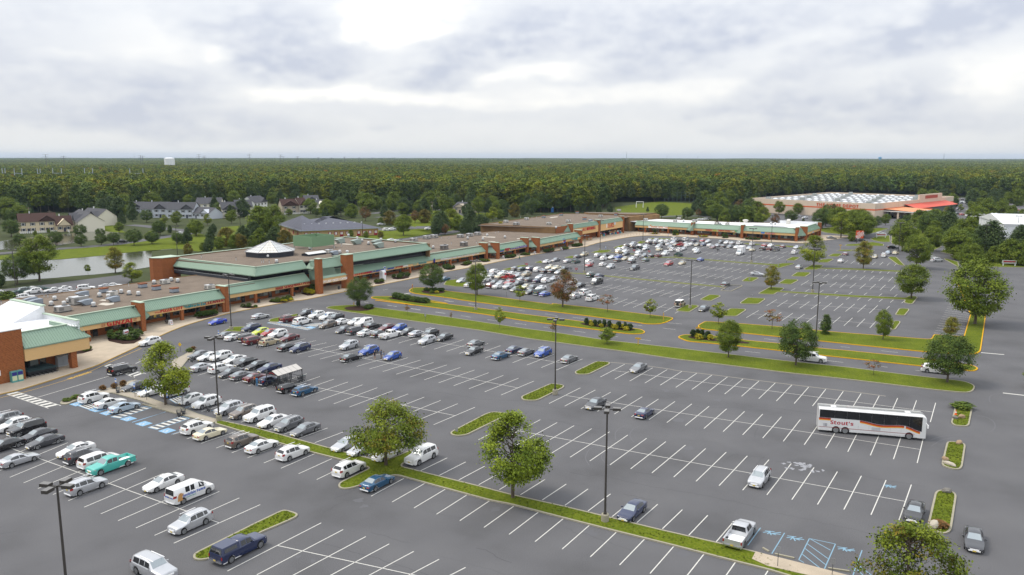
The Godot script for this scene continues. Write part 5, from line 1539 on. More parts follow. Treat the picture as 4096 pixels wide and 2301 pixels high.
func body_mesh(d: Dictionary) -> ArrayMesh:
	var at:=[]
	for k in d.k: at.append(k[0])
	for x in d.wheels:
		var R: float=d.r+.075
		for j in 9: at.append(x-R*cos(PI*j/8.0))
	at.sort()
	var st:=SurfaceTool.new()
	st.begin(Mesh.PRIMITIVE_TRIANGLES)
	var rings:=[]
	var last:=-9.0
	for a in at:
		if a-last<.012 or a<0.0 or a>d.l: continue
		last=a
		rings.append(section(d,a))
	for side in [1.0,-1.0]:
		for j in rings.size()-1:
			for i in 8:
				st.set_smooth_group(0 if i<3 else 1 if i<4 else 2)
				var q:=[rings[j][i],rings[j+1][i],rings[j+1][i+1],rings[j][i+1]]
				for k in [0,1,2,0,2,3] if side>0 else [0,2,1,0,3,2]:
					st.add_vertex(q[k]*Vector3(side,1,1))
	st.set_smooth_group(-1)
	for e in [0,rings.size()-1]:
		for i in 8:
			for side in [1.0,-1.0]:
				var c:=Vector3(0,rings[e][0].y,rings[e][0].z)
				for v in [c,rings[e][i],rings[e][i+1]]: st.add_vertex(v*Vector3(side,1,1))
	st.generate_normals()
	return st.commit()

func glass_patch(rows: Array, off := .008) -> ArrayMesh:     # rows of points; pushed out along their own normal
	var s:=Shape.new()
	for j in rows.size()-1:
		for i in rows[j].size()-1:
			var a: Vector3=rows[j][i]; var b: Vector3=rows[j+1][i]; var c: Vector3=rows[j+1][i+1]; var e: Vector3=rows[j][i+1]
			var nn:=(c-a).cross(b-e).normalized()
			var mid:=(a+c)/2.0
			if nn.dot(Vector3(mid.x,mid.y-.8,mid.z*.4))<0.0: nn=-nn
			s.quad(a+nn*off,b+nn*off,c+nn*off,e+nn*off)
	return s.mesh()

func wheel_parts(o: Node3D,x: float,z: float,r: float,rim_mat: Material) -> void:
	var sd:=signf(x)
	var key:="wheel%.2f" % r
	if not mats.has(key):
		var s:=Shape.new()
		for k in 18:
			var p:=TAU*k/18; var q:=TAU*(k+1)/18
			var e:=Vector3(0,cos(p),sin(p)); var f:=Vector3(0,cos(q),sin(q))
			var w:=Vector3(.11,0,0)
			s.quad(e*r-w,f*r-w,f*r+w,e*r+w)
			s.quad(e*r+w,f*r+w,f*r*.68+w*1.02,e*r*.68+w*1.02)
			s.tri(-w,f*r-w,e*r-w)
		mats[key]=s.mesh()
		s=Shape.new()
		for k in 5:
			var a:=TAU*k/5
			var e:=Vector3(0,cos(a-.2),sin(a-.2)); var f:=Vector3(0,cos(a+.2),sin(a+.2))
			s.quad(Vector3(.105,0,0)+e*r*.12,Vector3(.11,0,0)+e*r*.62,Vector3(.11,0,0)+f*r*.62,Vector3(.105,0,0)+f*r*.12)
		for k in 16:
			var p:=TAU*k/16; var q:=TAU*(k+1)/16
			var e:=Vector3(0,cos(p),sin(p)); var f:=Vector3(0,cos(q),sin(q))
			s.quad(Vector3(.112,0,0)+e*r*.60,Vector3(.116,0,0)+e*r*.70,Vector3(.116,0,0)+f*r*.70,Vector3(.112,0,0)+f*r*.60)
			s.tri(Vector3(.112,0,0),Vector3(.11,0,0)+e*r*.2,Vector3(.11,0,0)+f*r*.2)
			s.quad(Vector3(.06,0,0)+e*r*.1,Vector3(.06,0,0)+e*r*.66,Vector3(.06,0,0)+f*r*.66,Vector3(.06,0,0)+f*r*.1)
		mats[key+"rim"]=s.mesh()
	var t:=part("wheel",mats[key],mat("tyre",lin(.018,.018,.019),.9),o,Vector3(x,r,z),0.0 if sd>0 else PI)
	part("rim",mats[key+"rim"],rim_mat,t)

func glassware() -> void:
	if mats.has("sky_pale_glass"): return
	mat("sky_pale_glass",lin(.30,.34,.36),.06,.35,.9)  # pale base colour puts reflected sky and the dash into the glass
	mat("side_glass",lin(.012,.014,.016),.05,0.0,.85)
	mat("headlamp",lin(.62,.63,.62),.12,.3,.8)
	mat("tail_lamp",lin(.30,.012,.012),.2,0.0,.7)
	mat("trim_black",lin(.016,.016,.017),.6)
	mat("rim_silver",lin(.42,.43,.44),.35,.7)
	mat("rim_dark",lin(.05,.05,.055),.4,.5)
	mat("plate_yellow",lin(.62,.47,.10),.6)
	mat("chrome",lin(.60,.60,.61),.2,.9)

func paint_mat(c: String) -> StandardMaterial3D:
	var q=PAINT[c]
	var m:=mat("paint_"+c.replace(" ","_"),lin(q[0],q[1],q[2]),q[4],q[3],.5)
	m.clearcoat_enabled=true
	m.clearcoat=.8
	m.clearcoat_roughness=.05
	return m

# one car of a kind at the origin, nose towards -z
func make_car(kind: String) -> Node3D:
	glassware()
	var o:=Node3D.new()
	o.name=kind
	var pickup:=kind=="pickup" or kind=="capped_pickup"
	var d: Dictionary=BODY["cab" if pickup else kind]
	var l: float=d.l; var w: float=d.w
	var shift:=0.0
	var full:=l
	if pickup:
		full=5.75
		shift=-(full-l)/2.0
	var body:=part("body",body_mesh(d),null,o,Vector3(0,0,shift))
	var pane:=func(called: String,m: Mesh,mt: String) -> void: part(called,m,mat(mt),o,Vector3(0,0,shift))
	# windscreen and rear window lie on the roof part of the section (points 5..8)
	for e in ["ws","rw"]:
		if d[e].is_empty(): continue
		var a0: float=d[e][0]; var a1: float=d[e][1]
		var rows:=[]
		for j in 4:
			var sec:=section(d,lerpf(a0,a1,j/3.0))
			var row:=[]
			for k in [-6,-7,8,7,6]:
				var v: Vector3=sec[absi(k)]*Vector3(-1.0 if k<0 else 1.0,1,1)
				if absi(k)==6: v.x=signf(v.x)*lerpf(sec[6].x,sec[5].x,.35)
				row.append(v)
			rows.append(row)
		pane.call("windscreen" if e=="ws" else "rear_window",glass_patch(rows),"sky_pale_glass" if e=="ws" or kind in ["sedan","coupe"] else "side_glass")
	for q in d.side:
		for sd in [1.0,-1.0]:
			var rows:=[]
			for j in 4:
				var sec:=section(d,lerpf(q[0],q[1],j/3.0))
				rows.append([sec[4].lerp(sec[5],.06)*Vector3(sd,1,1),sec[4].lerp(sec[5],.5)*Vector3(sd,1,1),sec[4].lerp(sec[5],.93)*Vector3(sd,1,1)])
			pane.call("side_window",glass_patch(rows),"side_glass")
	# lamps, grille, plates, mirrors
	var f:=section(d,.10); var fz:=-l/2.0+shift
	var s:=Shape.new()
	for sd in [1.0,-1.0]:
		s=Shape.new()
		var hy: float=section(d,.18)[3].y-.05
		var fx:=f[3].x
		s.quad(Vector3(sd*fx*.52,hy-.09,.035),Vector3(sd*fx*.98,hy-.08,.10),Vector3(sd*fx*1.06,hy+.05,.22),Vector3(sd*fx*.54,hy+.03,.06))
		s.quad(Vector3(sd*fx*.98,hy-.08,.10),Vector3(sd*fx*1.10,hy-.04,.34),Vector3(sd*fx*1.12,hy+.06,.42),Vector3(sd*fx*1.06,hy+.05,.22))
		part("headlight",s.mesh(),mat("headlamp"),o,Vector3(0,0,fz-.045))
		s=Shape.new()
		s.box(Vector3(sd*(w/2.0+.09),section(d,d.side[0][0])[4].y+.06,d.side[0][0]-l/2.0+.08+shift),Vector3(.20,.13,.10))
		part("mirror",s.mesh(),null,o)
	s=Shape.new()
	var gy: float=section(d,.05)[3].y
	s.box(Vector3(0,gy-.12,fz-.005),Vector3(w*.44,.16,.05))
	s.box(Vector3(0,.36,fz-.002),Vector3(w*.60,.13,.05))
	part("grille",s.mesh(),mat("trim_black"),o)
	s=Shape.new()
	s.box(Vector3(0,gy-.26,fz-.04),Vector3(.32,.15,.02))
	part("license_plate",s.mesh(),mat("plate_yellow"),o)
	var rz:=full/2.0
	if not pickup and kind!="truck_cab":
		var bk:=section(d,l-.05)
		var high:=kind in ["suv","big_suv","minivan","van","hatchback","wagon","jeep"]
		var ty: float=section(d,l-.16)[3].y-(.10 if not high else .02)
		for sd in [1.0,-1.0]:
			s=Shape.new()
			var bx: float=bk[3].x
			var th:=.17 if not high else .30
			s.quad(Vector3(sd*bx*.55 if not high else sd*bx*.80,ty-th*.5,rz+.012),Vector3(sd*bx*1.0,ty-th*.5,rz-.03),Vector3(sd*bx*1.03,ty+th*.5,rz-.12),Vector3(sd*bx*.58 if not high else sd*bx*.84,ty+th*.5,rz-.055))
			s.quad(Vector3(sd*bx*1.0,ty-th*.5,rz-.03),Vector3(sd*bx*1.10,ty-th*.3,rz-.26),Vector3(sd*bx*1.10,ty+th*.5,rz-.32),Vector3(sd*bx*1.03,ty+th*.5,rz-.12))
			part("tail_light",s.mesh(),mat("tail_lamp"),o,Vector3(0,0,.035))
		s=Shape.new()
		s.box(Vector3(0,ty-.16,rz+.022),Vector3(.32,.15,.02))
		part("license_plate",s.mesh(),mat("plate_yellow"),o)
		s=Shape.new()
		s.box(Vector3(0,.38,rz-.015),Vector3(w*.72,.14,.08))
		part("rear_bumper",s.mesh(),mat("trim_black"),o)
		if kind in ["suv","big_suv","wagon"]:
			for sd in [1.0,-1.0]:
				s=Shape.new()
				var top: float=d.k[6][2]
				s.box(Vector3(sd*w*.30,top+.025,.15),Vector3(.04,.05,l*.42))
				part("roof_rail",s.mesh(),mat("trim_black"),o)
		if kind=="jeep":
			s=Shape.new()
			s.tube(Vector3(.1,.95,rz+.02),Vector3(.1,.95,rz+.22),.36,.36,16)
			part("spare_wheel",s.mesh(),mat("tyre"),o)
			s=Shape.new()
			s.span(Vector3(-w*.41,1.79,-.65),Vector3(w*.41,1.87,1.95))
			part("soft_top",s.mesh(),mat("trim_black"),o)
	var axles:=[]
	for x in d.wheels: axles.append(x-l/2.0+shift)
	if pickup: axles.append(rz-1.15)
	if kind=="truck_cab": axles.append(3.9)
	for z in axles:
		for sd in [1.0,-1.0]: wheel_parts(o,sd*(w/2.0-.12),z,d.r,mat("rim_silver"))
	s=Shape.new()
	s.span(Vector3(-w*.43,.22,-full/2.0+.3),Vector3(w*.43,.62,full/2.0-.3))
	part("underbody",s.mesh(),mat("trim_black"),o)
	if pickup: pickup_bed(o,kind,shift+l/2.0,rz,w,d.r)
	return o

func pickup_bed(o: Node3D,kind: String,z0: float,z1: float,w: float,r: float) -> void:
	var ax:=z1-1.15
	for sd in [1.0,-1.0]:
		var q:=PackedVector2Array([Vector2(z0,.42)])
		for j in 9: q.append(Vector2(ax-(r+.08)*cos(PI*j/8.0),maxf(.42,r+(r+.08)*sin(PI*j/8.0))))
		q.append_array([Vector2(z1-.02,.42),Vector2(z1-.02,1.12),Vector2(z0,1.14)])
		var s:=Shape.new()
		s.side(clean(q),sd*w*.5,sd*(w*.5-.09))
		part("bed_side",s.mesh(),null,o)
		s=Shape.new()
		s.span(Vector3(sd*(w*.5-.13),.78,z1-.05),Vector3(sd*(w*.5+.005),1.08,z1+.02))
		part("tail_light",s.mesh(),mat("tail_lamp"),o)
	var s:=Shape.new()
	s.span(Vector3(-w*.5+.14,.58,z1-.08),Vector3(w*.5-.14,1.12,z1-.01))
	part("tailgate",s.mesh(),null,o)
	s=Shape.new()
	s.span(Vector3(-w*.46,.42,z1-.06),Vector3(w*.46,.56,z1+.12))
	part("rear_bumper",s.mesh(),mat("chrome"),o)
	s=Shape.new()
	s.box(Vector3(0,.62,z1+.125),Vector3(.32,.15,.02))
	part("license_plate",s.mesh(),mat("plate_yellow"),o)
	s=Shape.new()
	s.span(Vector3(-w*.5+.1,.62,z0),Vector3(w*.5-.1,.70,z1-.08))
	part("bed_floor",s.mesh(),mat("trim_black"),o)
	if kind=="capped_pickup":
		s=Shape.new()
		var a:=w*.5-.01; var b:=w*.39
		var y0:=1.14; var y1:=1.84
		for e in [[z0,z0+.05],[z1-.03,z1-.3]]:
			s.quad(Vector3(-a,y0,e[0]),Vector3(a,y0,e[0]),Vector3(b,y1,e[1]),Vector3(-b,y1,e[1]))
		for sd in [1.0,-1.0]: s.quad(Vector3(sd*a,y0,z0),Vector3(sd*a,y0,z1-.03),Vector3(sd*b,y1,z1-.3),Vector3(sd*b,y1,z0+.05))
		s.quad(Vector3(-b,y1,z0+.05),Vector3(b,y1,z0+.05),Vector3(b,y1,z1-.3),Vector3(-b,y1,z1-.3))
		part("camper_shell",s.mesh(),null,o)
		for sd in [1.0,-1.0]:
			s=Shape.new()
			var lo:=Vector3(sd*(a-.035+.008),y0+.2,0); var hi:=Vector3(sd*(b+.035+.012),y1-.16,0)
			s.quad(lo+Vector3(0,0,z0+.25),lo+Vector3(0,0,z1-.4),hi+Vector3(0,0,z1-.5),hi+Vector3(0,0,z0+.3))
			part("shell_window",s.mesh(),mat("side_glass"),o)
		s=Shape.new()
		s.quad(Vector3(-a*.86,y0+.12,z1-.055),Vector3(a*.86,y0+.12,z1-.055),Vector3(b*.9,y1-.12,z1-.235),Vector3(-b*.9,y1-.12,z1-.235))
		part("rear_window",s.mesh(),mat("side_glass"),o)

func put_car(kind: String,colour: String,at: Vector3,head: float,label: String,group: String) -> Node3D:
	if not protos.has(kind):
		protos[kind]=make_car(kind)
	var c: Node3D=protos[kind].duplicate()
	var called:={"sedan": "sedan","coupe": "coupe","hatchback": "hatchback_car","suv": "sport_utility_car","big_suv": "large_sport_utility_car","minivan": "minivan","wagon": "station_wagon","van": "cargo_van","jeep": "off_road_car","pickup": "pickup_truck","capped_pickup": "capped_pickup_truck","truck_cab": "box_truck"}
	c.name=numbered(called[kind])
	add_child(c)
	c.position=at
	c.rotation.y=-deg_to_rad(head)
	c.scale=Vector3.ONE*.955
	tag(c,label,{"van": "van","pickup": "pickup truck","capped_pickup": "pickup truck","truck_cab": "truck"}.get(kind,"car"),group)
	var pm:=paint_mat(colour)
	for p in c.get_children():
		if p is MeshInstance3D and p.material_override==null: p.material_override=pm
	return c

# window x y kind colour heading: + nose up the stall, - nose down the stall, or degrees
const KIND:={"s": "sedan","c": "coupe","h": "hatchback","u": "suv","U": "big_suv","m": "minivan","w": "wagon","v": "van","j": "jeep","p": "pickup","P": "capped_pickup"}
const SPOKEN:={"sedan": "sedan","coupe": "coupe","hatchback": "hatchback","suv": "SUV","big_suv": "large SUV","minivan": "minivan","wagon": "station wagon","van": "van","jeep": "off-roader","pickup": "pickup","capped_pickup": "capped pickup"}
const CARS:={
	"in the dog-van row": "A 40 155 u grey -;A 115 205 u white -;A 215 235 U black -;A 312 282 s dark_grey -;A 370 335 s dark_grey -;A 40 365 s black -;A 155 482 s silver +;A 625 403 s white -;A 685 455 u dark_grey +;A 815 490 m white +;A 915 528 p turquoise -;A 712 702 u silver +;A 1350 670 s white -;A 1570 757 v white +;A 1572 1000 u silver -",
	"beside the bottom island": "A 1975 1213 P navy +;A 1272 1385 U silver 123",
	"on the lower side of the long island": "A 1625 220 u white +;A 1735 265 s cream +;A 2000 327 u bronze +;B 48 367 s white +;B 305 427 u white +;B 770 557 u white +;B 1005 665 s teal_blue +",
	"on the upper side of the long island": "F 180 1140 h white -;F 362 1180 u white -;F 622 1250 u silver -;F 795 1292 u bronze -;F 978 1325 U white -;F 1130 1388 s white -;B 270 195 u grey -;B 405 232 s grey -;B 745 352 s silver -;B 880 388 s silver -;B 1085 430 s white -;B 1366 455 U white -;C 995 895 s navy -;C 1888 1092 p silver +",
	"in the accessible bays": "E 1085 1122 u white +;E 1275 1180 s white +;E 1440 1228 s ice_blue +;E 1570 990 s dark_grey -;E 1765 1045 s white -;F -5 1055 u white -",
	"on the lane before the shops": "E 1735 482 u white -;E 1415 808 U black +;F 490 245 c bright_blue -;F 990 182 s silver +",
	"in the cart-shelter row": "F 285 627 s grey -;F 392 647 s white -;F 532 650 u white -;F 690 682 s white -;F 812 712 s black -;F 952 747 s black -;F 1092 777 s navy -;F 320 767 s silver +;F 528 787 u white +;F 645 832 s dark_grey -;F 780 862 s grey +;F 937 887 s maroon +;F 1085 925 h navy +;F 1312 1007 h black +;F 1503 1037 w teal_blue +",
	"in the lime-hatchback row": "F 880 322 u navy -;F 990 362 h lime -;F 1092 377 h red -;F 1190 390 u white -;F 1320 430 s maroon -;F 612 397 s grey +;F 690 422 s white +;F 842 437 u black +;F 912 467 m maroon +;F 1095 482 u gold +;F 1310 537 s black +;F 1445 552 u navy -;G -12 522 u silver -;G 15 657 s black +;G 218 582 u blue -;G 490 642 h blue -",
	"in the row along the grassy verge": "F 1312 217 u maroon +;F 1475 242 m white +;F 1520 152 u black -;F 1640 172 u white -;F 1765 192 u white -;F 1857 202 u black -;F 1765 282 u bronze -;F 1940 242 s white +;F 1960 335 s dark_grey -;G 60 246 h white -;G 160 262 U white -;G 265 290 s black +;G 430 310 s maroon -;G 570 312 h blue -;G 70 352 m dark_grey +;G 190 372 s white +;G 340 382 s black +;G 465 397 p white +;G 670 357 s black -;G 782 380 s silver +;G 925 382 u black -;G 892 462 u silver -;G 1092 422 s black -;G 1460 492 s grey +;G 1435 577 s black -;G 1745 632 s teal_blue +;G 1905 562 s navy +;Q 15 587 c grey +;Q 208 602 u blue -;Q 515 668 s grey +",
	"in the coach side of the lot": "Q 1315 772 s grey -;Q 818 1182 s dark_grey -;Q 1387 1285 c navy +;C 2045 630 u silver -;D 1215 902 s black -",
	"driving on a lane": "D 1705 1130 s dark_grey 208;R 1600 662 U white 116;S 1000 790 u white 117;R 335 87 s black -;Y 1900 1110 s silver 115;M 1195 912 s silver +;M 1640 512 s grey 95;N 495 687 u black 95;N 110 602 U dark_grey 95;N 360 522 s white 90",
	"in the front row facing the shop lane": "V 1655 827 s white +;V 1850 787 s grey -;V 2125 817 s silver +;V 2310 827 m green +;V 2350 712 s dark_grey +;V 2500 668 u gold -;V 930 982 c grey +;V 1082 992 s green +;V 1272 1002 u navy +;V 1450 1017 u white +;V 1610 1042 s black +;V 1772 1042 s black +;V 1712 952 s cream -;V 1862 967 s cream -;V 2035 987 s black -;V 1930 1062 s silver -",
	"in the red-pickup row": "V 250 1117 m white +;V 450 1067 u white +;V 637 1087 s white -;V 827 1102 s white -;V 390 1157 s silver +;V 572 1167 s cream +;V 765 1182 p red +;V 982 1137 s silver -;V 1170 1122 u tan -;V 1082 1227 s silver +;V 1247 1237 s dark_grey +;V 1502 1172 s silver -;V 1440 1262 s navy +;V 1637 1262 u white +;V 1812 1212 s silver -",
	"in the full row above the yellow kerb": "V 440 1307 s dark_grey -;V 582 1327 s silver -;V 782 1312 u red -;V 982 1342 u black -;V 387 1377 u maroon +;V 530 1392 s white +;V 762 1397 u silver -;Z 915 662 s grey -;Z 1082 622 s cream -;Z 1202 632 s dark_grey -;Z 1345 640 c white -;Z 1170 707 s black -;Z 1320 717 m green +;Z 1420 742 s blue +;K 330 1107 h silver -;K 660 1092 u white -;K 90 1085 s teal_blue -;Z 300 600 s white +;Z 130 590 s white +",
	"around the dark van": "Z 1880 542 u white -;Z 2020 592 s black -;Z 2305 542 v black -;Z 2210 422 u green +;Z 2350 432 s navy +;Z 2102 727 U white +;Z 1945 782 u silver +;Z 2230 817 U white +",
	"in the middle rows below the craft store": "X 530 692 u silver +;X 690 690 s black -;X 665 757 u white +;X 842 727 s white -;X 992 722 w blue -;X 982 797 s black +;X 1147 757 s gold -;X 1312 757 s white -;X 1302 822 s black +;X 1617 792 s green +;X 322 907 h red -;X 332 837 u white +;X 640 892 h white +;X 822 942 u silver -;X 1367 977 U dark_grey -;X 2142 877 m red -;X 2455 857 s gold -",
	"in the crowded rows below the discount store": "X 1005 562 u white -;X 1140 532 u silver +;X 1012 622 u gold +;X 1152 582 s white -;X 1167 647 s black -;X 1462 602 s white -;X 1452 672 s white +;X 1602 677 s grey -;X 1747 692 s black +;X 1907 697 u maroon +;X 2072 647 U white -;X 2370 667 p green +;X 1192 472 u black +;X 1327 427 u silver -;X 1342 497 u black +;X 1467 467 s white -;X 1487 512 j green +;X 1622 477 s white -;X 1622 527 s silver -",
	"in the rows before the low white-roofed shops": "X 1700 362 u white -;X 1717 402 u black +;X 1852 347 u silver -;X 1850 412 u dark_grey +;X 1977 352 s white -;X 2002 417 s black +;X 1922 482 m silver -;X 1932 547 s cream +;X 2117 362 u white +;X 2152 432 s silver +;X 2262 382 m silver -;X 2272 307 m white +;X 2417 372 p black +;X 2297 437 s tan -;X 2422 442 p red +;X 2192 497 u grey -;X 2237 557 u white +;X 2392 562 u white +;X 2482 532 s silver -;X 2542 412 s white +;X 2522 322 m white +;Y 425 347 s navy +;Y 627 347 h red -;Y 762 357 s silver -;Y 1042 377 h dark_grey -;Y 1187 387 s white -;Y 1312 402 s silver +;Y 1477 402 m white +;Y 1770 422 u white +;Y 2052 452 s red +;Y 2187 452 s white -;Y 2472 477 s maroon +",
	"in the delivery-truck rows": "Y 277 457 s white +;Y 372 427 s white +;Y 507 437 s tan -;Y 647 437 u navy -;Y 802 452 s white +;Y 877 492 s maroon -;Y 967 457 s silver -;Y 1107 472 s dark_grey +;Y 1252 482 s grey -;Y 1412 492 s white -;Y 1582 502 h maroon +;Y 1702 507 s silver -;Y 1772 552 s cream +;Y 2007 532 u black +;Y 2167 542 u maroon +;Y 2322 547 p grey +;Y 472 547 s white -;Y 512 597 u silver -;Y 587 777 s blue +;Y 1155 1337 s black +",
	"in the quiet rows by the tall tree": "M 1160 642 s silver -;M 1130 712 u white +;M 1835 732 s maroon +;M 1770 827 s white +;R 60 40 j tan +;N 445 742 s ice_blue +;N 525 747 h cream +;N 395 777 u white +;N 290 790 s gold -;N 1010 832 u silver 80;N 958 806 s white 82",
	"by the white building": "N 1620 582 s maroon -;N 1690 577 s white -;N 1780 587 s white -;N 1860 597 s white -;N 1955 595 u dark_grey -;N 1710 617 s white 90;N 1990 627 s white 90;N 1110 632 u silver 90;N 1380 600 s white 90",
	"in the yard behind the shops": "H 50 785 s dark_grey 60;H 320 745 U green 225;H 475 745 u white 225;H 440 708 s white 225;H 605 702 s green 45;H 757 722 s white 225;H 905 702 s white 225;H 1240 700 U white 60;H 1545 668 s silver 60;H 255 838 s white 60;H 370 828 u white 60;H 10 760 s white 60;H 970 745 s silver 60;H 1650 655 s white 60",
	"outside the yellow school": "P 1350 867 s silver 60;P 1408 922 u white 60;P 1460 915 s white 60;P 1492 908 s dark_grey 60;P 1842 910 s white 60;P 1462 1028 s white 60;P 1555 1035 s grey 60",
	"beside the far woods": "P 2130 697 U black 80;P 2172 703 s navy 80;T 2070 815 s white 90;T 2110 812 s white 90;T 2138 806 s grey 90;O 1245 1050 p black 40;O 1865 958 s white 60",
}

func cars() -> void:
	var all:=[]
	for zone in CARS:
		for row in CARS[zone].split(";"):
			var q: PackedStringArray=row.split(" ")
			var p:=g(q[0],float(q[1]),float(q[2]),.75)
			var head: float=STALL if q[5]=="+" else STALL+180.0 if q[5]=="-" else float(q[5])
			p.y=0.0
			all.append({"at": p,"kind": KIND[q[3]],"colour": q[4].replace("_"," "),"head": head,"zone": zone})
	# the sales lot and the store's own lot, far off: rows of cars in mixed colours
	var hues:=["white","white","silver","silver","grey","dark grey","black","navy","red","tan","white"]
	var kinds:=["sedan","sedan","suv","suv","hatchback","big_suv"]
	for r in [["N",1010,265,1480,330,14],["N",1060,220,1480,270,12],["N",1140,150,1420,165,11],["N",1180,130,1440,140,10],["N",1290,170,1500,150,8],["N",1560,150,1880,175,11],["N",1720,130,1880,150,6],["N",1380,290,1460,310,4],["N",1640,270,1990,300,8],["N",1900,250,2200,290,7],["N",960,300,1240,380,6],["N",600,340,700,350,3],["M",1130,200,1260,235,3],["U",1270,690,1330,690,1]]:
		for k in r[5]:
			var t: float=(k+rng.randf_range(-.25,.25))/maxf(1.0,r[5]-1.0)
			var p:=g(r[0],lerpf(r[1],r[3],t),lerpf(r[2],r[4],t),.75)
			p.y=0.0
			var ok:=true
			for c in all:
				if c.at.distance_to(p)<4.2: ok=false
			if ok: all.append({"at": p,"kind": kinds[rng.randi() % 6],"colour": hues[rng.randi() % 11],"head": 60.0+rng.randf_range(-3,3)+(180.0 if rng.randf()<.5 else 0.0),"zone": "in the far lots near the home store"})
	for c in all:
		var u:=heading(STALL+90.0)
		var l=null; var r=null
		for e in all:
			if e==c or e.zone!=c.zone: continue
			var d: Vector3=e.at-c.at
			var a:=d.dot(u); var b:=absf(d.dot(heading(STALL)))
			if b<2.2 and absf(a)<4.2:
				if a>0 and (r==null or a<(r.at-c.at).dot(u)): r=e
				if a<0 and (l==null or a>(l.at-c.at).dot(u)): l=e
		var say:=func(e) -> String: return "%s %s" % [e.colour,SPOKEN[e.kind]]
		var label: String=say.call(c)+" "+c.zone
		var words: int=label.split(" ").size()
		if l and r and words+4+say.call(l).split(" ").size()+say.call(r).split(" ").size()<=16: label+=" between a %s and a %s" % [say.call(l),say.call(r)]
		elif (l or r) and words+2+say.call(l if l else r).split(" ").size()<=16: label+=" beside a %s" % say.call(l if l else r)
		c.label=label
	for c in all:
		var wob:=rng.randf_range(-1.6,1.6)
		var o:=put_car(c.kind,c.colour,c.at,c.head+wob,c.label,"cars "+c.zone)
		if c.kind=="van" and c.colour=="white":
			o.set_meta("label","white cargo van with dog picture and blue lettering on its side")
			van_print(o)
	box_truck()
	coach()

func van_print(o: Node3D) -> void:
	var blue:=mat("sign_blue",lin(.03,.10,.45),.5)
	var w:=1.02
	for t in [["Invisible Fence",.30,1.02,.15,blue,true],["800-DOG-FENCE",.12,.72,.60,mat("sign_teal",lin(.05,.35,.33),.5),false]]:
		text(t[0],t[1],t[4],o,Vector3(w,t[2],t[3]),PI/2,t[5],"lettering")
	text("Invisible Fence",.15,blue,o,Vector3(0,1.02,2.79),0.0,true,"lettering")
	# a dog's head and chest as a flat print
	var fur:=mat("dog_print",lin(.52,.27,.09),.6)
	var s:=Shape.new()
	var head:=PackedVector2Array()
	for q in [[2.35,.55],[2.32,.95],[2.25,1.25],[2.12,1.42],[1.95,1.50],[1.78,1.44],[1.66,1.34],[1.52,1.30],[1.46,1.20],[1.56,1.08],[1.74,1.02],[1.72,.80],[1.66,.55]]: head.append(Vector2(q[0],q[1]))
	s.side(head,w-.010,w-.004)
	var print_:=part("dog_picture",s.mesh(),fur,o)
	s=Shape.new()
	s.side(PackedVector2Array([Vector2(1.50,1.27),Vector2(1.46,1.20),Vector2(1.52,1.14),Vector2(1.60,1.2)]),w-.004,w)
	s.side(PackedVector2Array([Vector2(1.80,1.36),Vector2(1.77,1.33),Vector2(1.80,1.30),Vector2(1.83,1.33)]),w-.004,w)
	part("dog_nose_and_eye",s.mesh(),mat("trim_black"),print_)

func text(t: String,high: float,m: Material,parent: Node,at: Vector3,turn:=0.0,bold:=true,called:="lettering",depth:=.02,serif:=false,stretch:=1.0) -> MeshInstance3D:
	var x:=TextMesh.new()
	x.text=t
	x.font=font(bold,serif)
	x.font_size=48
	x.pixel_size=high/34.0
	x.depth=depth
	x.curve_step=2.0
	var o:=part(called,x,m,parent,at,turn)
	o.scale=Vector3(stretch,1,1)
	return o

func box_truck() -> void:
	var p:=g("Y",1478,610,1.2)
	p.y=0.0
	var o:=put_car("truck_cab","white",p-heading(STALL)*.8,STALL+180.0,"white delivery truck with tall box body in the upper car park","")
	var s:=Shape.new()
	s.span(Vector3(-1.15,.85,1.1),Vector3(1.15,3.45,5.2))
	part("cargo_box",s.mesh(),mat("truck_box_white",lin(.76,.76,.76),.5),o)
	s=Shape.new()
	s.span(Vector3(-.8,.4,1.0),Vector3(.8,.8,5.1))
	part("chassis",s.mesh(),mat("trim_black"),o)
	for e in [[-1.153,2.9,.5],[-1.153,2.5,.35],[-1.153,2.15,.3]]:
		s=Shape.new()
		s.span(Vector3(e[0]-.004,e[1],1.8),Vector3(e[0],e[1]+.16,1.8+e[2]*4))
		part("faded_side_print",s.mesh(),mat("faded_print",lin(.45,.47,.55),.6),o)

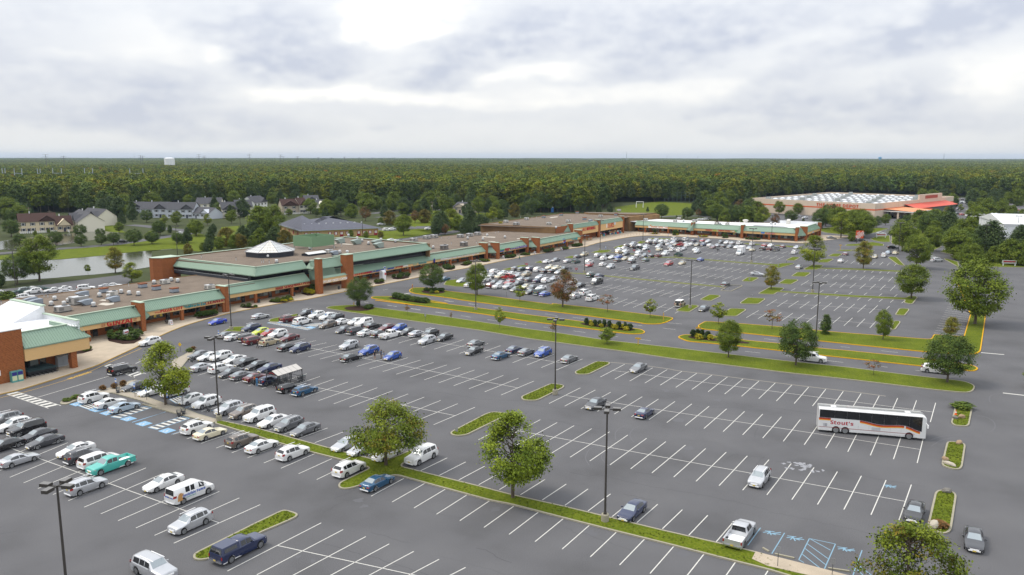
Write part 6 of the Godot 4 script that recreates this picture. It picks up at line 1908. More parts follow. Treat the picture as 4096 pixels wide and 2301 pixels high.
# the tour coach: nose to -z, 13.7 m long
func coach() -> void:
	var a:=g("D",415,262); var b:=g("D",1300,338)
	var dir:=(b-a).normalized()
	var head:=rad_to_deg(atan2(dir.x,-dir.z))
	var L:=13.7; var W:=2.6; var Hh:=3.46
	# the seen line is the coach's near side at the ground
	var side:=heading(head+90.0)
	var c:=(a+b)/2.0-side*(W/2.0)
	c.y=0.0
	var o:=thing("tour_coach","white tour coach with black window band and red to yellow wave","coach",c,-deg_to_rad(head))
	var white:=paint_mat("white")
	# body: lofted shell with a rounded roof edge and a raked front
	var st:=SurfaceTool.new()
	st.begin(Mesh.PRIMITIVE_TRIANGLES)
	var rings:=[]
	var zs:=[-L/2.0,-L/2.0+.12,-L/2.0+.45,-L/2.0+1.0]
	var wheels:=[-L/2.0+2.05,L/2.0-3.55,L/2.0-2.35]
	for x in wheels:
		for j in 9: zs.append(x-.56*cos(PI*j/8.0))
	zs.append_array([L/2.0-.3,L/2.0-.06,L/2.0])
	zs.sort()
	for z in zs:
		var e: float=z+L/2.0
		var t: float=clampf(e/.45,0.0,1.0)
		var top: float=lerpf(3.1,Hh,sqrt(t)) if e<.45 else Hh
		var w: float=W/2.0*(lerpf(.93,1.0,sqrt(clampf(e/.5,0.0,1.0))))*(.97 if z>L/2.0-.04 else 1.0)
		var bot:=.34
		for x in wheels:
			var q: float=absf(z-x)
			if q<.56: bot=maxf(bot,.5+sqrt(.56*.56-q*q))
		rings.append([Vector3(w,bot,z),Vector3(w,lerpf(bot,1.5,.5),z),Vector3(w,1.6,z),Vector3(w*.99,minf(3.3,top-.16),z),Vector3(w*.965,top-.07,z),Vector3(w*.88,top-.015,z),Vector3(0,top,z)])
	for sd in [1.0,-1.0]:
		for j in rings.size()-1:
			for i in 6:
				st.set_smooth_group(0 if i<3 else 1)
				for k in [[j,i],[j+1,i],[j+1,i+1],[j,i],[j+1,i+1],[j,i+1]]:
					st.add_vertex(rings[k[0]][k[1]]*Vector3(sd,1,1))
		st.set_smooth_group(-1)
		for e in [0,rings.size()-1]:
			for i in 6:
				for v in [Vector3(0,.34,rings[e][0].z),rings[e][i],rings[e][i+1]]: st.add_vertex(v*Vector3(sd,1,1))
	st.generate_normals()
	part("body",st.commit(),white,o)
	var glass:=mat("coach_glass",lin(.010,.011,.013),.08,0.0,.6)
	var hw:=W/2.0+.006
	for sd in [1.0,-1.0]:
		# window band of separate dark panes; its lower rim follows the wave
		var z0:=-L/2.0+.55
		for k in 8:
			var za:=z0+k*1.58; var zb:=za+1.572
			if k==7: zb=L/2.0-.12
			var la:=wave(za); var lb:=wave(zb)
			var s:=Shape.new()
			for j in 4:
				var zc:=lerpf(za,zb,j/4.0); var zd:=lerpf(za,zb,(j+1)/4.0)
				s.quad(Vector3(sd*hw,wave(zc),zc),Vector3(sd*hw,wave(zd),zd),Vector3(sd*(hw*.993),3.3,zd),Vector3(sd*(hw*.993),3.3,zc))
			part("side_window",s.mesh(),glass,o)
		# stripes under the window band
		var bands:=[[0.0,.11,lin(.26,.02,.02)],[.10,.20,lin(.55,.05,.015)],[.19,.29,lin(.75,.18,.01)],[.28,.37,lin(.80,.42,.03)]]
		for q in bands.size():
			var s:=Shape.new()
			for seg in [[-L/2.0+.75,-L/2.0+2.55],[-L/2.0+2.75,-L/2.0+8.35],[L/2.0-1.6,L/2.0-.05]]:
				for j in 20:
					var za: float=lerpf(seg[0],seg[1],j/20.0); var zb: float=lerpf(seg[0],seg[1],(j+1)/20.0)
					s.quad(Vector3(sd*hw,wave(za)-bands[q][0]-.03,za),Vector3(sd*hw,wave(zb)-bands[q][0]-.03,zb),Vector3(sd*hw,wave(zb)-bands[q][1]-.03,zb),Vector3(sd*hw,wave(za)-bands[q][1]-.03,za))
			part("wave_stripe",s.mesh(),mat("coach_stripe_%d" % q,bands[q][2],.4),o)
		var s:=Shape.new()
		s.span(Vector3(sd*(hw-.004),.80,-L/2.0+1.4),Vector3(sd*(hw+.002),.86,L/2.0-.05))
		part("pin_stripe",s.mesh(),mat("coach_stripe_0"),o)
		text("Stout's",.52,mat("coach_red",lin(.45,.012,.03),.45),o,Vector3(sd*(hw+.008),1.56,L/2.0-3.05),PI/2*sd,true,"lettering",.01,false,1.25)
		for d in [[L/2.0-.9,.55,.7],[-.6,1.15,1.0],[L/2.0-1.0,.3,.4]]:
			s=Shape.new()
			for j in 5: s.span(Vector3(sd*(hw-.004),1.0+j*.09-d[2]*.1,d[0]-d[1]/2.0),Vector3(sd*(hw+.002),1.05+j*.09-d[2]*.1,d[0]+d[1]/2.0))
			part("grille",s.mesh(),mat("coach_grey",lin(.40,.40,.42),.5),o)
		for z in wheels: wheel_parts(o,sd*(W/2.0-.13),z,.5,mat("rim_silver"))
		for k in 5:
			s=Shape.new()
			var za:=-L/2.0+3.1+k*1.35
			s.span(Vector3(sd*(hw-.004),.92,za),Vector3(sd*(hw+.001),1.42,za+.02))
			part("hatch_seam",s.mesh(),mat("coach_grey"),o)
	var s:=Shape.new()
	s.quad(Vector3(-W*.46,1.35,-L/2.0-.01),Vector3(W*.46,1.35,-L/2.0-.01),Vector3(W*.44,2.98,-L/2.0+.0),Vector3(-W*.44,2.95,-L/2.0+.0))
	part("windscreen",s.mesh(),glass,o)
	for sd in [1.0,-1.0]:
		s=Shape.new()
		s.box(Vector3(sd*(W/2.0+.22),2.1,-L/2.0-.12),Vector3(.12,.42,.16))
		s.tube(Vector3(sd*W*.46,2.55,-L/2.0+.1),Vector3(sd*(W/2.0+.22),2.35,-L/2.0-.12),.03,.03,6)
		part("mirror",s.mesh(),mat("trim_black"),o)
		s=Shape.new()
		s.box(Vector3(sd*.95,.72,-L/2.0+.02),Vector3(.4,.2,.1))
		part("headlight",s.mesh(),mat("headlamp"),o)
	for z in [-L/2.0+2.2,L/2.0-2.0]:
		s=Shape.new()
		s.span(Vector3(-.4,Hh-.02,z-.35),Vector3(.4,Hh+.05,z+.35))
		part("roof_hatch",s.mesh(),mat("coach_white_vent",lin(.66,.66,.66),.5),o)
	s=Shape.new()
	s.span(Vector3(-W*.44,.3,-L/2.0+.4),Vector3(W*.44,1.0,L/2.0-.4))
	part("underbody",s.mesh(),mat("trim_black"),o)

func wave(z: float) -> float:       # lower rim of the coach's window band
	var e:=z+13.7/2.0
	if e<3.0: return lerpf(1.25,1.95,smoothstep(.3,3.0,e))
	if e<5.6: return lerpf(1.95,1.78,smoothstep(3.0,5.6,e))
	return lerpf(1.78,2.18,smoothstep(5.6,8.5,e)) if e<8.5 else 2.18

# ---- trees: tapered trunk and limbs, and a crown of leaf clumps with gaps between them
func leaf(v: PackedVector3Array,n: PackedVector3Array,c: PackedColorArray,at: Vector3,up: Vector3,size: float,col: Color,r: RandomNumberGenerator) -> void:
	var a:=Vector3(r.randfn(0,1),r.randfn(0,1),r.randfn(0,1))
	var x:=a.cross(up)
	if x.length_squared()<.0001: return
	x=x.normalized()
	var y:=up.cross(x).normalized()
	var nn:=up
	var p0:=at-y*size*.5; var p1:=at+x*size*.36; var p2:=at+y*size*.5; var p3:=at-x*size*.36
	for q in [p0,p2,p1,p0,p3,p2]:
		v.append(q)
		n.append(nn)
		c.append(col)

# env: [height share, radius share] pairs of the crown outline
func crown(seed_: int,low: float,high: float,R: float,env: Array,clumps: int,leaves: int,size: float,spread: float,hues: Array,carve:=.0,droop:=.0) -> Array:
	var r:=RandomNumberGenerator.new()
	r.seed=seed_
	var nz:=FastNoiseLite.new()
	nz.seed=seed_
	nz.frequency=.32/R*3.0
	var v:=PackedVector3Array(); var n:=PackedVector3Array(); var c:=PackedColorArray()
	var spots:=[]
	var lobes:=[]
	for k in 7: lobes.append([r.randf()*TAU,r.randf(),r.randf_range(.72,1.12)])
	var tries:=0
	while spots.size()<clumps and tries<clumps*30:
		tries+=1
		var t:=r.randf()
		var rad:=0.0
		for j in env.size()-1:
			if t<=env[j+1][0]:
				rad=lerpf(env[j][1],env[j+1][1],(t-env[j][0])/maxf(.001,env[j+1][0]-env[j][0]))
				break
		var a:=r.randf()*TAU
		var bulge:=.86
		for l in lobes:
			var da: float=absf(angle_difference(a,l[0]))/1.0+absf(t-l[1])*2.2
			if da<1.0: bulge=maxf(bulge,lerpf(.86,l[2]*1.15,1.0-da))
		var q:=sqrt(r.randf()) if r.randf()<.35 else r.randf_range(.78,1.0)
		var p:=Vector3(cos(a)*rad*R*q*bulge,lerpf(low,high,t),sin(a)*rad*R*q*bulge)
		p.y-=droop*q*q*R
		if nz.get_noise_3dv(p)<carve-.35*(1.0-q): continue
		spots.append(p)
	var mid:=Vector3(0,lerpf(low,high,.4),0)
	for p in spots:
		var hue: Color=hues[0].lerp(hues[1],clampf(r.randf()*.7+nz.get_noise_3dv(p*1.7)*.6+.15,0.0,1.0))
		if hues.size()>2 and r.randf()<hues[3]: hue=hues[2].lerp(hue,r.randf()*.5)
		var out: Vector3=(p-mid).normalized()
		for k in leaves:
			var d:=Vector3(r.randfn(0,1),r.randfn(0,.62),r.randfn(0,1))*spread
			var up:=(Vector3(r.randfn(0,.55),r.randf_range(.2,1.0),r.randfn(0,.55))+out*.55).normalized()
			var g1:=r.randf_range(.75,1.25)
			leaf(v,n,c,p+d,up,size*r.randf_range(.7,1.35),Color(hue.r*g1,hue.g*g1,hue.b*g1),r)
	var m:=ArrayMesh.new()
	var arr:=[]
	arr.resize(Mesh.ARRAY_MAX)
	arr[Mesh.ARRAY_VERTEX]=v
	arr[Mesh.ARRAY_NORMAL]=n
	arr[Mesh.ARRAY_COLOR]=c
	m.add_surface_from_arrays(Mesh.PRIMITIVE_TRIANGLES,arr)
	return [m,spots]

func limbs(spots: Array,h: float,low: float,r0: float,many: int,seed_: int) -> Array:
	var r:=RandomNumberGenerator.new()
	r.seed=seed_
	var t:=Shape.new()
	var top:=h*.72
	var lean:=Vector3(r.randfn(0,.012),0,r.randfn(0,.012))*h
	var pts:=[Vector3(0,-.1,0),Vector3(0,.25,0),lean*.3+Vector3(0,low*.7,0),lean*.6+Vector3(0,lerpf(low,top,.4),0),lean+Vector3(0,top,0)]
	var rr:=[r0*1.55,r0,r0*.85,r0*.55,r0*.15]
	for k in 4: t.tube(pts[k],pts[k+1],rr[k],rr[k+1],8,false)
	var b:=Shape.new()
	for k in mini(many,spots.size()):
		var e: Vector3=spots[(k*37) % spots.size()]
		var y0:=clampf(e.y-Vector2(e.x,e.z).length()*r.randf_range(.5,.9),low*.75,top)
		var s:=Vector3(lean.x*y0/h,y0,lean.z*y0/h)
		var midp:=s.lerp(e,.5)+Vector3(0,-.06*s.distance_to(e),0)
		var q:=r0*r.randf_range(.28,.45)
		b.tube(s,midp,q,q*.6,5,false)
		b.tube(midp,e,q*.6,q*.15,5,false)
	return [t.mesh(),b.mesh()]

var kinds:={}
func tree_kind(key: String) -> Dictionary:
	if kinds.has(key): return kinds[key]
	var round_:=[[0,.35],[.15,.82],[.4,1.0],[.7,.78],[.9,.42],[1,.12]]
	var broad:=[[0,.55],[.2,1.0],[.45,.92],[.7,.62],[.88,.34],[1,.08]]
	var egg:=[[0,.4],[.2,.9],[.45,1.0],[.7,.8],[.88,.5],[1,.15]]
	var cone:=[[0,.75],[.12,1.0],[.4,.78],[.7,.45],[.9,.2],[1,.05]]
	var green:=[Color(.075,.120,.010),Color(.180,.225,.020)]
	var dark:=[Color(.042,.078,.014),Color(.105,.150,.024)]
	var lime:=[Color(.115,.165,.010),Color(.27,.30,.022)]
	var autumn:=[Color(.125,.135,.014),Color(.26,.235,.026),Color(.28,.16,.02),.14]
	var brown:=[Color(.085,.075,.018),Color(.19,.135,.035),Color(.22,.08,.03),.35]
	var pine:=[Color(.038,.068,.020),Color(.088,.125,.038)]
	# height 10 for all, scaled when placed
	var q: Array
	match key:
		"oak": q=[101,3.0,9.6,5.3,broad,190,58,0.25,.46,[green[0],Color(.185,.22,.018),Color(.22,.16,.02),.14],.06,.08]
		"maple": q=[102,2.4,9.9,4.2,round_,215,60,0.25,.42,[green[0],Color(.22,.275,.020)],-.08,.0]
		"pear": q=[103,1.9,9.9,4.4,egg,250,60,0.25,.44,green,-.14,.0]
		"dark_maple": q=[104,1.9,9.9,4.7,egg,250,56,0.25,.44,dark,-.08,.0]
		"lime": q=[105,2.0,9.9,4.1,egg,170,52,0.28,.42,lime,.02,.0]
		"autumn": q=[106,2.0,9.9,3.6,egg,190,50,0.26,.42,autumn,.0,.0]
		"brown": q=[107,2.2,9.9,3.6,egg,150,44,0.27,.42,brown,.05,.0]
		"sapling": q=[108,3.6,9.9,2.8,egg,46,22,.55,.45,[green[0],lime[1],Color(.22,.12,.02),.2],.0,.0]
		"sparse": q=[109,4.2,9.7,2.8,round_,20,14,.55,.42,brown,.0,.0]
		"young": q=[110,3.0,9.9,4.4,round_,80,24,.70,.6,green,.0,.0]
		"pine": q=[111,1.5,10.0,3.3,cone,230,30,.34,.36,pine,-.05,.12]
		"shrub_tree": q=[112,.6,9.9,4.8,egg,230,30,.48,.55,green,-.15,.0]
		"dark_shrub": q=[113,.5,9.9,4.2,egg,220,30,.48,.55,pine,-.15,.0]
		"autumn_shrub": q=[114,.5,9.9,5.0,egg,220,30,.48,.55,[Color(.09,.085,.012),Color(.21,.16,.02)],-.15,.0]
		"column": q=[115,.4,9.9,2.4,[[0,.8],[.3,1],[.7,.9],[1,.3]],200,28,.4,.4,dark,-.2,.0]
		_: q=[102,2.4,9.9,4.2,round_,240,34,.34,.42,green,-.12,.0]
	var made:=crown(q[0],q[1],q[2],q[3],q[4],q[5],q[6],q[7],q[8],q[9],q[10],q[11])
	var lb:=limbs(made[1],10.0,q[1],{"sapling": .10,"sparse": .09,"young": .13,"pine": .2}.get(key,.22),{"sapling": 14,"sparse": 16}.get(key,34),q[0])
	kinds[key]={"crown": made[0],"trunk": lb[0],"limbs": lb[1]}
	return kinds[key]

func leaf_mat() -> StandardMaterial3D:
	if mats.has("leaves"): return mats["leaves"]
	var m:=mat("leaves",Color(1,1,1),.75,0.0,.35)
	m.vertex_color_use_as_albedo=true
	m.backlight_enabled=true
	m.backlight=Color(.16,.20,.05)
	return m

func plant(key: String,at: Vector3,h: float,wide: float,label: String,group:="") -> Node3D:
	var d:=tree_kind(key)
	var called: String={"pine": "pine_tree","shrub_tree": "bushy_tree","dark_shrub": "evergreen_tree","autumn_shrub": "russet_tree","column": "column_tree","autumn": "yellowing_tree","brown": "brown_tree","sapling": "sapling_tree","sparse": "sapling_tree","dark_maple": "maple_tree","pear": "pear_tree"}.get(key,"shade_tree")
	var o:=thing(called,label,"tree" if called.contains("tree") else "shrub",at,rng.randf()*TAU,group)
	o.scale=Vector3(h/10.0*wide,h/10.0,h/10.0*wide)
	part("trunk",d.trunk,grained("bark",lin(.135,.105,.078),.95,1.3,.45,0.0,0.0,.06,71),o)
	part("limbs",d.limbs,mats["bark"],o)
	part("crown",d.crown,leaf_mat(),o)
	return o

func tall(w: String, x: float, y: float, ty: float) -> float:      # height of a thing whose foot is at (x, y) and whose head is at (x, ty)
	var p:=g(w,x,y)
	var a=WIN[w]
	var d:=ray(a[0]+x*a[2],a[1]+ty*a[2])
	return EYE+d.y*p.z/d.z

func trees() -> void:
	# [window, foot x, foot y, head y, kind, width factor, label]
	for t in [["C",8,812,118,"maple",1.0,"round green tree on the bare end of the long island"],["B",1075,545,-60,"oak",1.05,"broad yellow-green oak with bare top where the long island widens"],["D",1140,1775,945,"oak",.95,"green tree beside the worn blue accessible bays"],
			["E",1920,1225,515,"lime",1.0,"open lime-green tree on the white pebble walkway"],["J",865,1182,745,"dark_maple",1.0,"full tree turning red on top in a mulch bed by the gate"],["J",1915,945,552,"dark_maple",1.05,"full dark tree over clipped balls on the yellow kerbed verge"],
			["R",620,668,222,"pear",.80,"medium round tree on the long verge beside the flower bed"],["R",1400,758,215,"dark_maple",.90,"large dark tree on the long verge before the white car"],["S",1140,955,368,"dark_maple",1.0,"large dark tree at the outer end of the long verge"],["S",1460,278,-470,"pear",1.06,"huge dense tree on the corner verge by the outer road"],
			["N",710,1285,878,"pear",1.1,"round tree on the square end island by the outer lane"],["N",770,930,545,"pear",1.0,"dense round tree behind the square end island"],["N",605,735,362,"pear",1.05,"broad tree at the drive to the home store"],["N",965,730,438,"pear",1.0,"dense tree on the lawn between the two drives"],["N",155,938,620,"autumn",.95,"yellowing tree on the thin upper strip"],["N",1385,985,640,"pear",1.0,"dense tree behind the huge corner tree"],
			["M",1395,912,498,"lime",1.15,"tall airy tree behind the lamp post in the upper lot"],["M",808,1228,905,"autumn",1.0,"orange-topped tree on a broad island"],["K",545,1312,868,"pear",.85,"narrow green tree beside a lamp post below the packed rows"],["Q",437,85,-345,"brown",1.0,"brown-leaved tall tree on the verge below the packed rows"],
			["R",503,282,32,"sapling",1.4,"young maple at the blunt end of the corner verge"],["R",1125,342,98,"sparse",1.7,"young rust-coloured maple on the corner verge"],["R",1745,398,168,"column",1.0,"narrow bushy tree beside the lamp post"],["S",395,458,112,"pear",.72,"slim greenish-brown tree on the corner verge"],["S",1180,430,195,"autumn",1.1,"brown-green tree behind the dark end tree"],["S",285,872,680,"sparse",1.5,"thin sapling with few leaves beside the long verge road"],
			["G",1168,250,138,"sparse",.8,"bare little sapling on the long verge"],["G",665,178,40,"sparse",1.1,"sapling with rusty leaves near the gate end of the verge"],["G",1733,337,85,"sapling",.8,"thin two-tiered sapling on the long verge"],["Q",950,512,318,"young",1.2,"small spreading tree opposite the shrub bed"],["Q",322,422,250,"sparse",1.2,"leaning sapling behind the island lamp post"],["Q",1450,208,-12,"sapling",1.2,"young green tree at the end of the upper verge"],["Q",955,142,-72,"sparse",1.6,"orange-leaved young tree on the upper verge"],["K",1135,1402,1178,"sapling",1.3,"small yellow-green sapling below the packed rows"],
			["H",570,598,-60,"pear",1.0,"huge bright tree on the pond bank"],["H",250,645,200,"dark_maple",1.05,"dark round tree on the pond bank beside the pole"],["H",1668,480,112,"autumn",1.0,"golden tree on the pond bank"],["H",1905,618,338,"lime",1.3,"bright green tree by the service road bend"],["H",1270,495,365,"young",.8,"small bright bush on the pond bank"],["H",-10,690,480,"dark_shrub",1.0,"dark bush at the pond's near end"],
			["S",2120,1010,770,"pear",1.0,"green tree at the outer road's far side"]]:
		var h:=tall(t[0],t[1],t[2],t[3])
		plant(t[4],g(t[0],t[1],t[2]),h,t[5],t[6])
	# the many trees between plaza, ponds, houses and home store; their kinds by look
	var say:={"pear": "full green tree ","dark_maple": "dark green round tree ","lime": "bright green tree ","autumn": "yellowing tree ","pine": "dark pine ","shrub_tree": "bushy green tree ","dark_shrub": "dark bushy evergreen ","autumn_shrub": "russet bush ","column": "column-shaped evergreen ","brown": "brown-leaved tree "}
	var sets:={
		"around the ponds and the townhouses": [["O","115 1000 815 dark_maple;200 1092 965 dark_maple;410 1102 985 lime;575 1085 935 dark_maple;830 1000 870 dark_maple;835 1102 970 dark_maple;905 905 762 pine;1030 1010 910 dark_maple;1045 1087 965 dark_maple;1170 1087 950 dark_maple;1225 960 850 pear;1380 1087 915 dark_maple;1560 1072 940 pear;1258 882 740 pine;1135 842 750 dark_maple;1080 842 750 dark_maple;1025 835 740 dark_maple;1180 785 655 pear;1365 842 698 pine;1325 802 665 pear;1650 982 840 dark_maple;1750 957 883 column;1820 882 738 pear;1510 852 720 dark_maple;1690 882 780 lime;2010 982 820 pear;1825 1062 950 dark_maple;1925 1062 900 pine;1890 1062 980 pear;2135 882 770 lime;2385 862 728 pear;2250 802 690 pear;2200 962 870 dark_shrub;500 960 920 shrub_tree;360 990 940 shrub_tree"]],
		"behind the two-storey centre": [["I","130 158 -70 dark_maple;285 118 8 column;40 278 92 dark_maple;670 168 -60 pear;545 265 40 pine;400 280 108 dark_maple;490 284 165 pine;545 440 280 autumn_shrub;850 400 205 dark_shrub;1200 345 155 shrub_tree;880 310 20 pine;1110 310 50 autumn_shrub;1350 290 20 dark_shrub;1600 300 55 shrub_tree;1720 310 130 pine;1960 320 80 autumn_shrub;1800 300 40 dark_shrub;1480 210 -30 dark_shrub;1000 350 180 shrub_tree;1300 340 140 autumn_shrub;1480 330 160 shrub_tree;760 380 260 shrub_tree"]],
		"around the yellow school": [["P","100 1005 690 shrub_tree;230 1005 672 pear;50 1025 850 dark_shrub;345 1015 930 autumn_shrub;400 795 710 pear;625 765 603 pear;680 792 698 dark_maple;760 765 688 column;868 785 658 pine;970 745 608 pine;1060 775 668 shrub_tree;1190 835 690 brown;1385 805 653 pine;1470 735 640 pine;1440 875 735 autumn_shrub;1580 985 768 pear;1620 765 618 pine;1745 785 658 pine;1700 855 728 brown;1800 855 720 autumn_shrub;1930 885 738 shrub_tree;1920 975 808 dark_shrub;2090 905 718 lime;2060 905 778 shrub_tree;2255 925 690 pine;2225 1000 810 dark_shrub;2375 985 775 dark_shrub;2500 835 693 lime;2010 975 868 brown;1350 870 800 shrub_tree;1035 1005 930 shrub_tree;1195 1015 945 shrub_tree;1345 1010 945 autumn_shrub;820 710 620 dark_maple;1245 700 610 dark_maple;1530 720 630 shrub_tree"]],
		"behind the long shop rows": [["K","60 450 165 dark_shrub;180 400 130 lime;280 420 220 shrub_tree;470 430 100 pine;770 262 100 lime;925 255 72 pine;1060 235 55 autumn_shrub;1180 225 60 pine;1290 205 70 pine;540 480 295 dark_shrub;620 460 330 brown;860 260 130 shrub_tree;390 380 200 pine;680 280 180 shrub_tree"]],
		"between the shop wing and the home store": [["L","1190 250 40 dark_maple;1000 165 88 pine;1545 255 92 dark_maple;1960 290 48 pear;1750 215 20 dark_shrub;1830 190 -20 pine;1650 160 10 dark_shrub;1500 250 200 shrub_tree;1400 245 220 dark_shrub;1700 230 120 brown;330 190 40 pine;480 175 40 pine;120 170 20 pine;220 165 10 pine;30 185 60 pine"],["M","70 290 45 dark_maple;190 300 110 pear;340 300 150 dark_maple;480 300 70 pear;700 320 100 lime;640 330 180 shrub_tree;860 330 190 brown;915 200 8 pear;1075 310 128 dark_maple;1185 200 30 pear;1500 200 50 pear;1250 310 235 pine;1510 390 105 dark_maple;1620 330 40 dark_maple;1560 360 100 pear;1770 520 172 lime;1720 420 90 pear;1880 400 130 pear;2000 500 165 pear;1940 560 430 pear;2060 470 120 pear;440 330 190 shrub_tree;560 300 180 dark_shrub;300 250 80 dark_maple;120 220 -10 pine;380 180 -10 brown;750 250 130 lime"],["N","310 465 320 dark_maple;412 435 300 pear;50 560 250 pear;160 580 290 pear;20 620 510 shrub_tree;680 430 300 dark_maple;790 460 260 shrub_tree;860 440 270 shrub_tree;960 470 245 pear;1060 480 280 shrub_tree;1160 470 330 pine;1230 560 420 shrub_tree;1120 640 500 shrub_tree;1200 690 450 pear;1320 640 420 pear;1440 640 500 shrub_tree;1300 760 580 dark_shrub;1560 730 600 shrub_tree;1660 860 680 shrub_tree;1760 880 700 shrub_tree;1850 880 600 shrub_tree;1960 900 650 shrub_tree;2050 900 600 shrub_tree;1560 860 770 shrub_tree;1490 740 570 dark_shrub;1620 760 640 shrub_tree;1130 205 130 dark_shrub;1280 270 190 lime;1400 250 150 pear;1540 280 140 pear;1590 340 220 dark_maple;1660 250 160 pear;1800 280 170 lime;1890 310 220 dark_shrub;1990 380 250 shrub_tree;1700 370 260 dark_shrub;1840 390 270 shrub_tree;1500 400 280 pine;1370 380 300 pine;1920 380 280 dark_shrub;1120 320 215 autumn;1450 300 220 lime;1000 340 240 pear"]],
	}
	for where in sets:
		for block in sets[where]:
			for row in block[1].split(";"):
				var q: PackedStringArray=row.split(" ")
				var x:=float(q[0]); var y:=float(q[1])
				var h:=clampf(tall(block[0],x,y,float(q[2])),1.5,24.0)
				plant(q[3],g(block[0],x,y),h,{"pine": 1.0,"shrub_tree": 1.0,"dark_shrub": .95,"autumn_shrub": 1.05}.get(q[3],1.08)*rng.randf_range(.9,1.12),say[q[3]]+where,"trees "+where)
	# stands of trees between the houses and the wood: photo rectangles and how many
	for q in [[-40,130,858,900,12],[370,530,845,880,12],[540,800,826,838,8],[830,1010,822,876,12],[1080,1240,812,830,8],[1330,1500,828,850,10],[1240,1420,850,880,8],[1500,1900,826,848,22],[1560,1900,850,872,10],[1900,2160,846,860,12],[2790,3030,818,872,26],[2860,2990,870,900,8],[3640,4100,800,830,20],[3900,4120,830,880,10],[3790,4110,985,1055,16],[3690,3900,900,960,12]]:
		for k in q[4]:
			var p:=g("W",rng.randf_range(q[0],q[1])/1.59,rng.randf_range(q[2],q[3])/1.59)
			var key: String=["pine","pear","dark_maple","shrub_tree","pine","dark_shrub","pear"][rng.randi() % 7]
			plant(key,p,rng.randf_range(7.0,13.0),rng.randf_range(.9,1.15),say[key]+"standing before the wood","trees standing before the wood")
	forest()

# ---- the pine and oak woods that run to the horizon
const EDGE:=[[-600,855],[0,855],[248,853],[388,868],[505,843],[620,828],[776,826],[900,815],[1100,806],[1233,808],[1349,824],[1497,824],[1700,815],[1850,822],[1970,845],[2155,852],[2330,850],[2454,826],[2621,808],[2772,810],[2850,812],[2946,822],[3016,795],[3364,772],[3712,782],[4060,795],[4800,800]]

func edge_at(px: float) -> float:
	for k in EDGE.size()-1:
		if px<=EDGE[k+1][0]: return lerpf(EDGE[k][1],EDGE[k+1][1],(px-EDGE[k][0])/float(EDGE[k+1][0]-EDGE[k][0]))
	return 800.0

func to_px(p: Vector3) -> Vector2:
	var v:=p-Vector3(0,EYE,0)
	var d:=v.dot(Vector3(0,-sin(pitch),-cos(pitch)))
	return Vector2(CX+F*v.x/d,CY-F*v.dot(Vector3(0,cos(pitch),-sin(pitch)))/d)

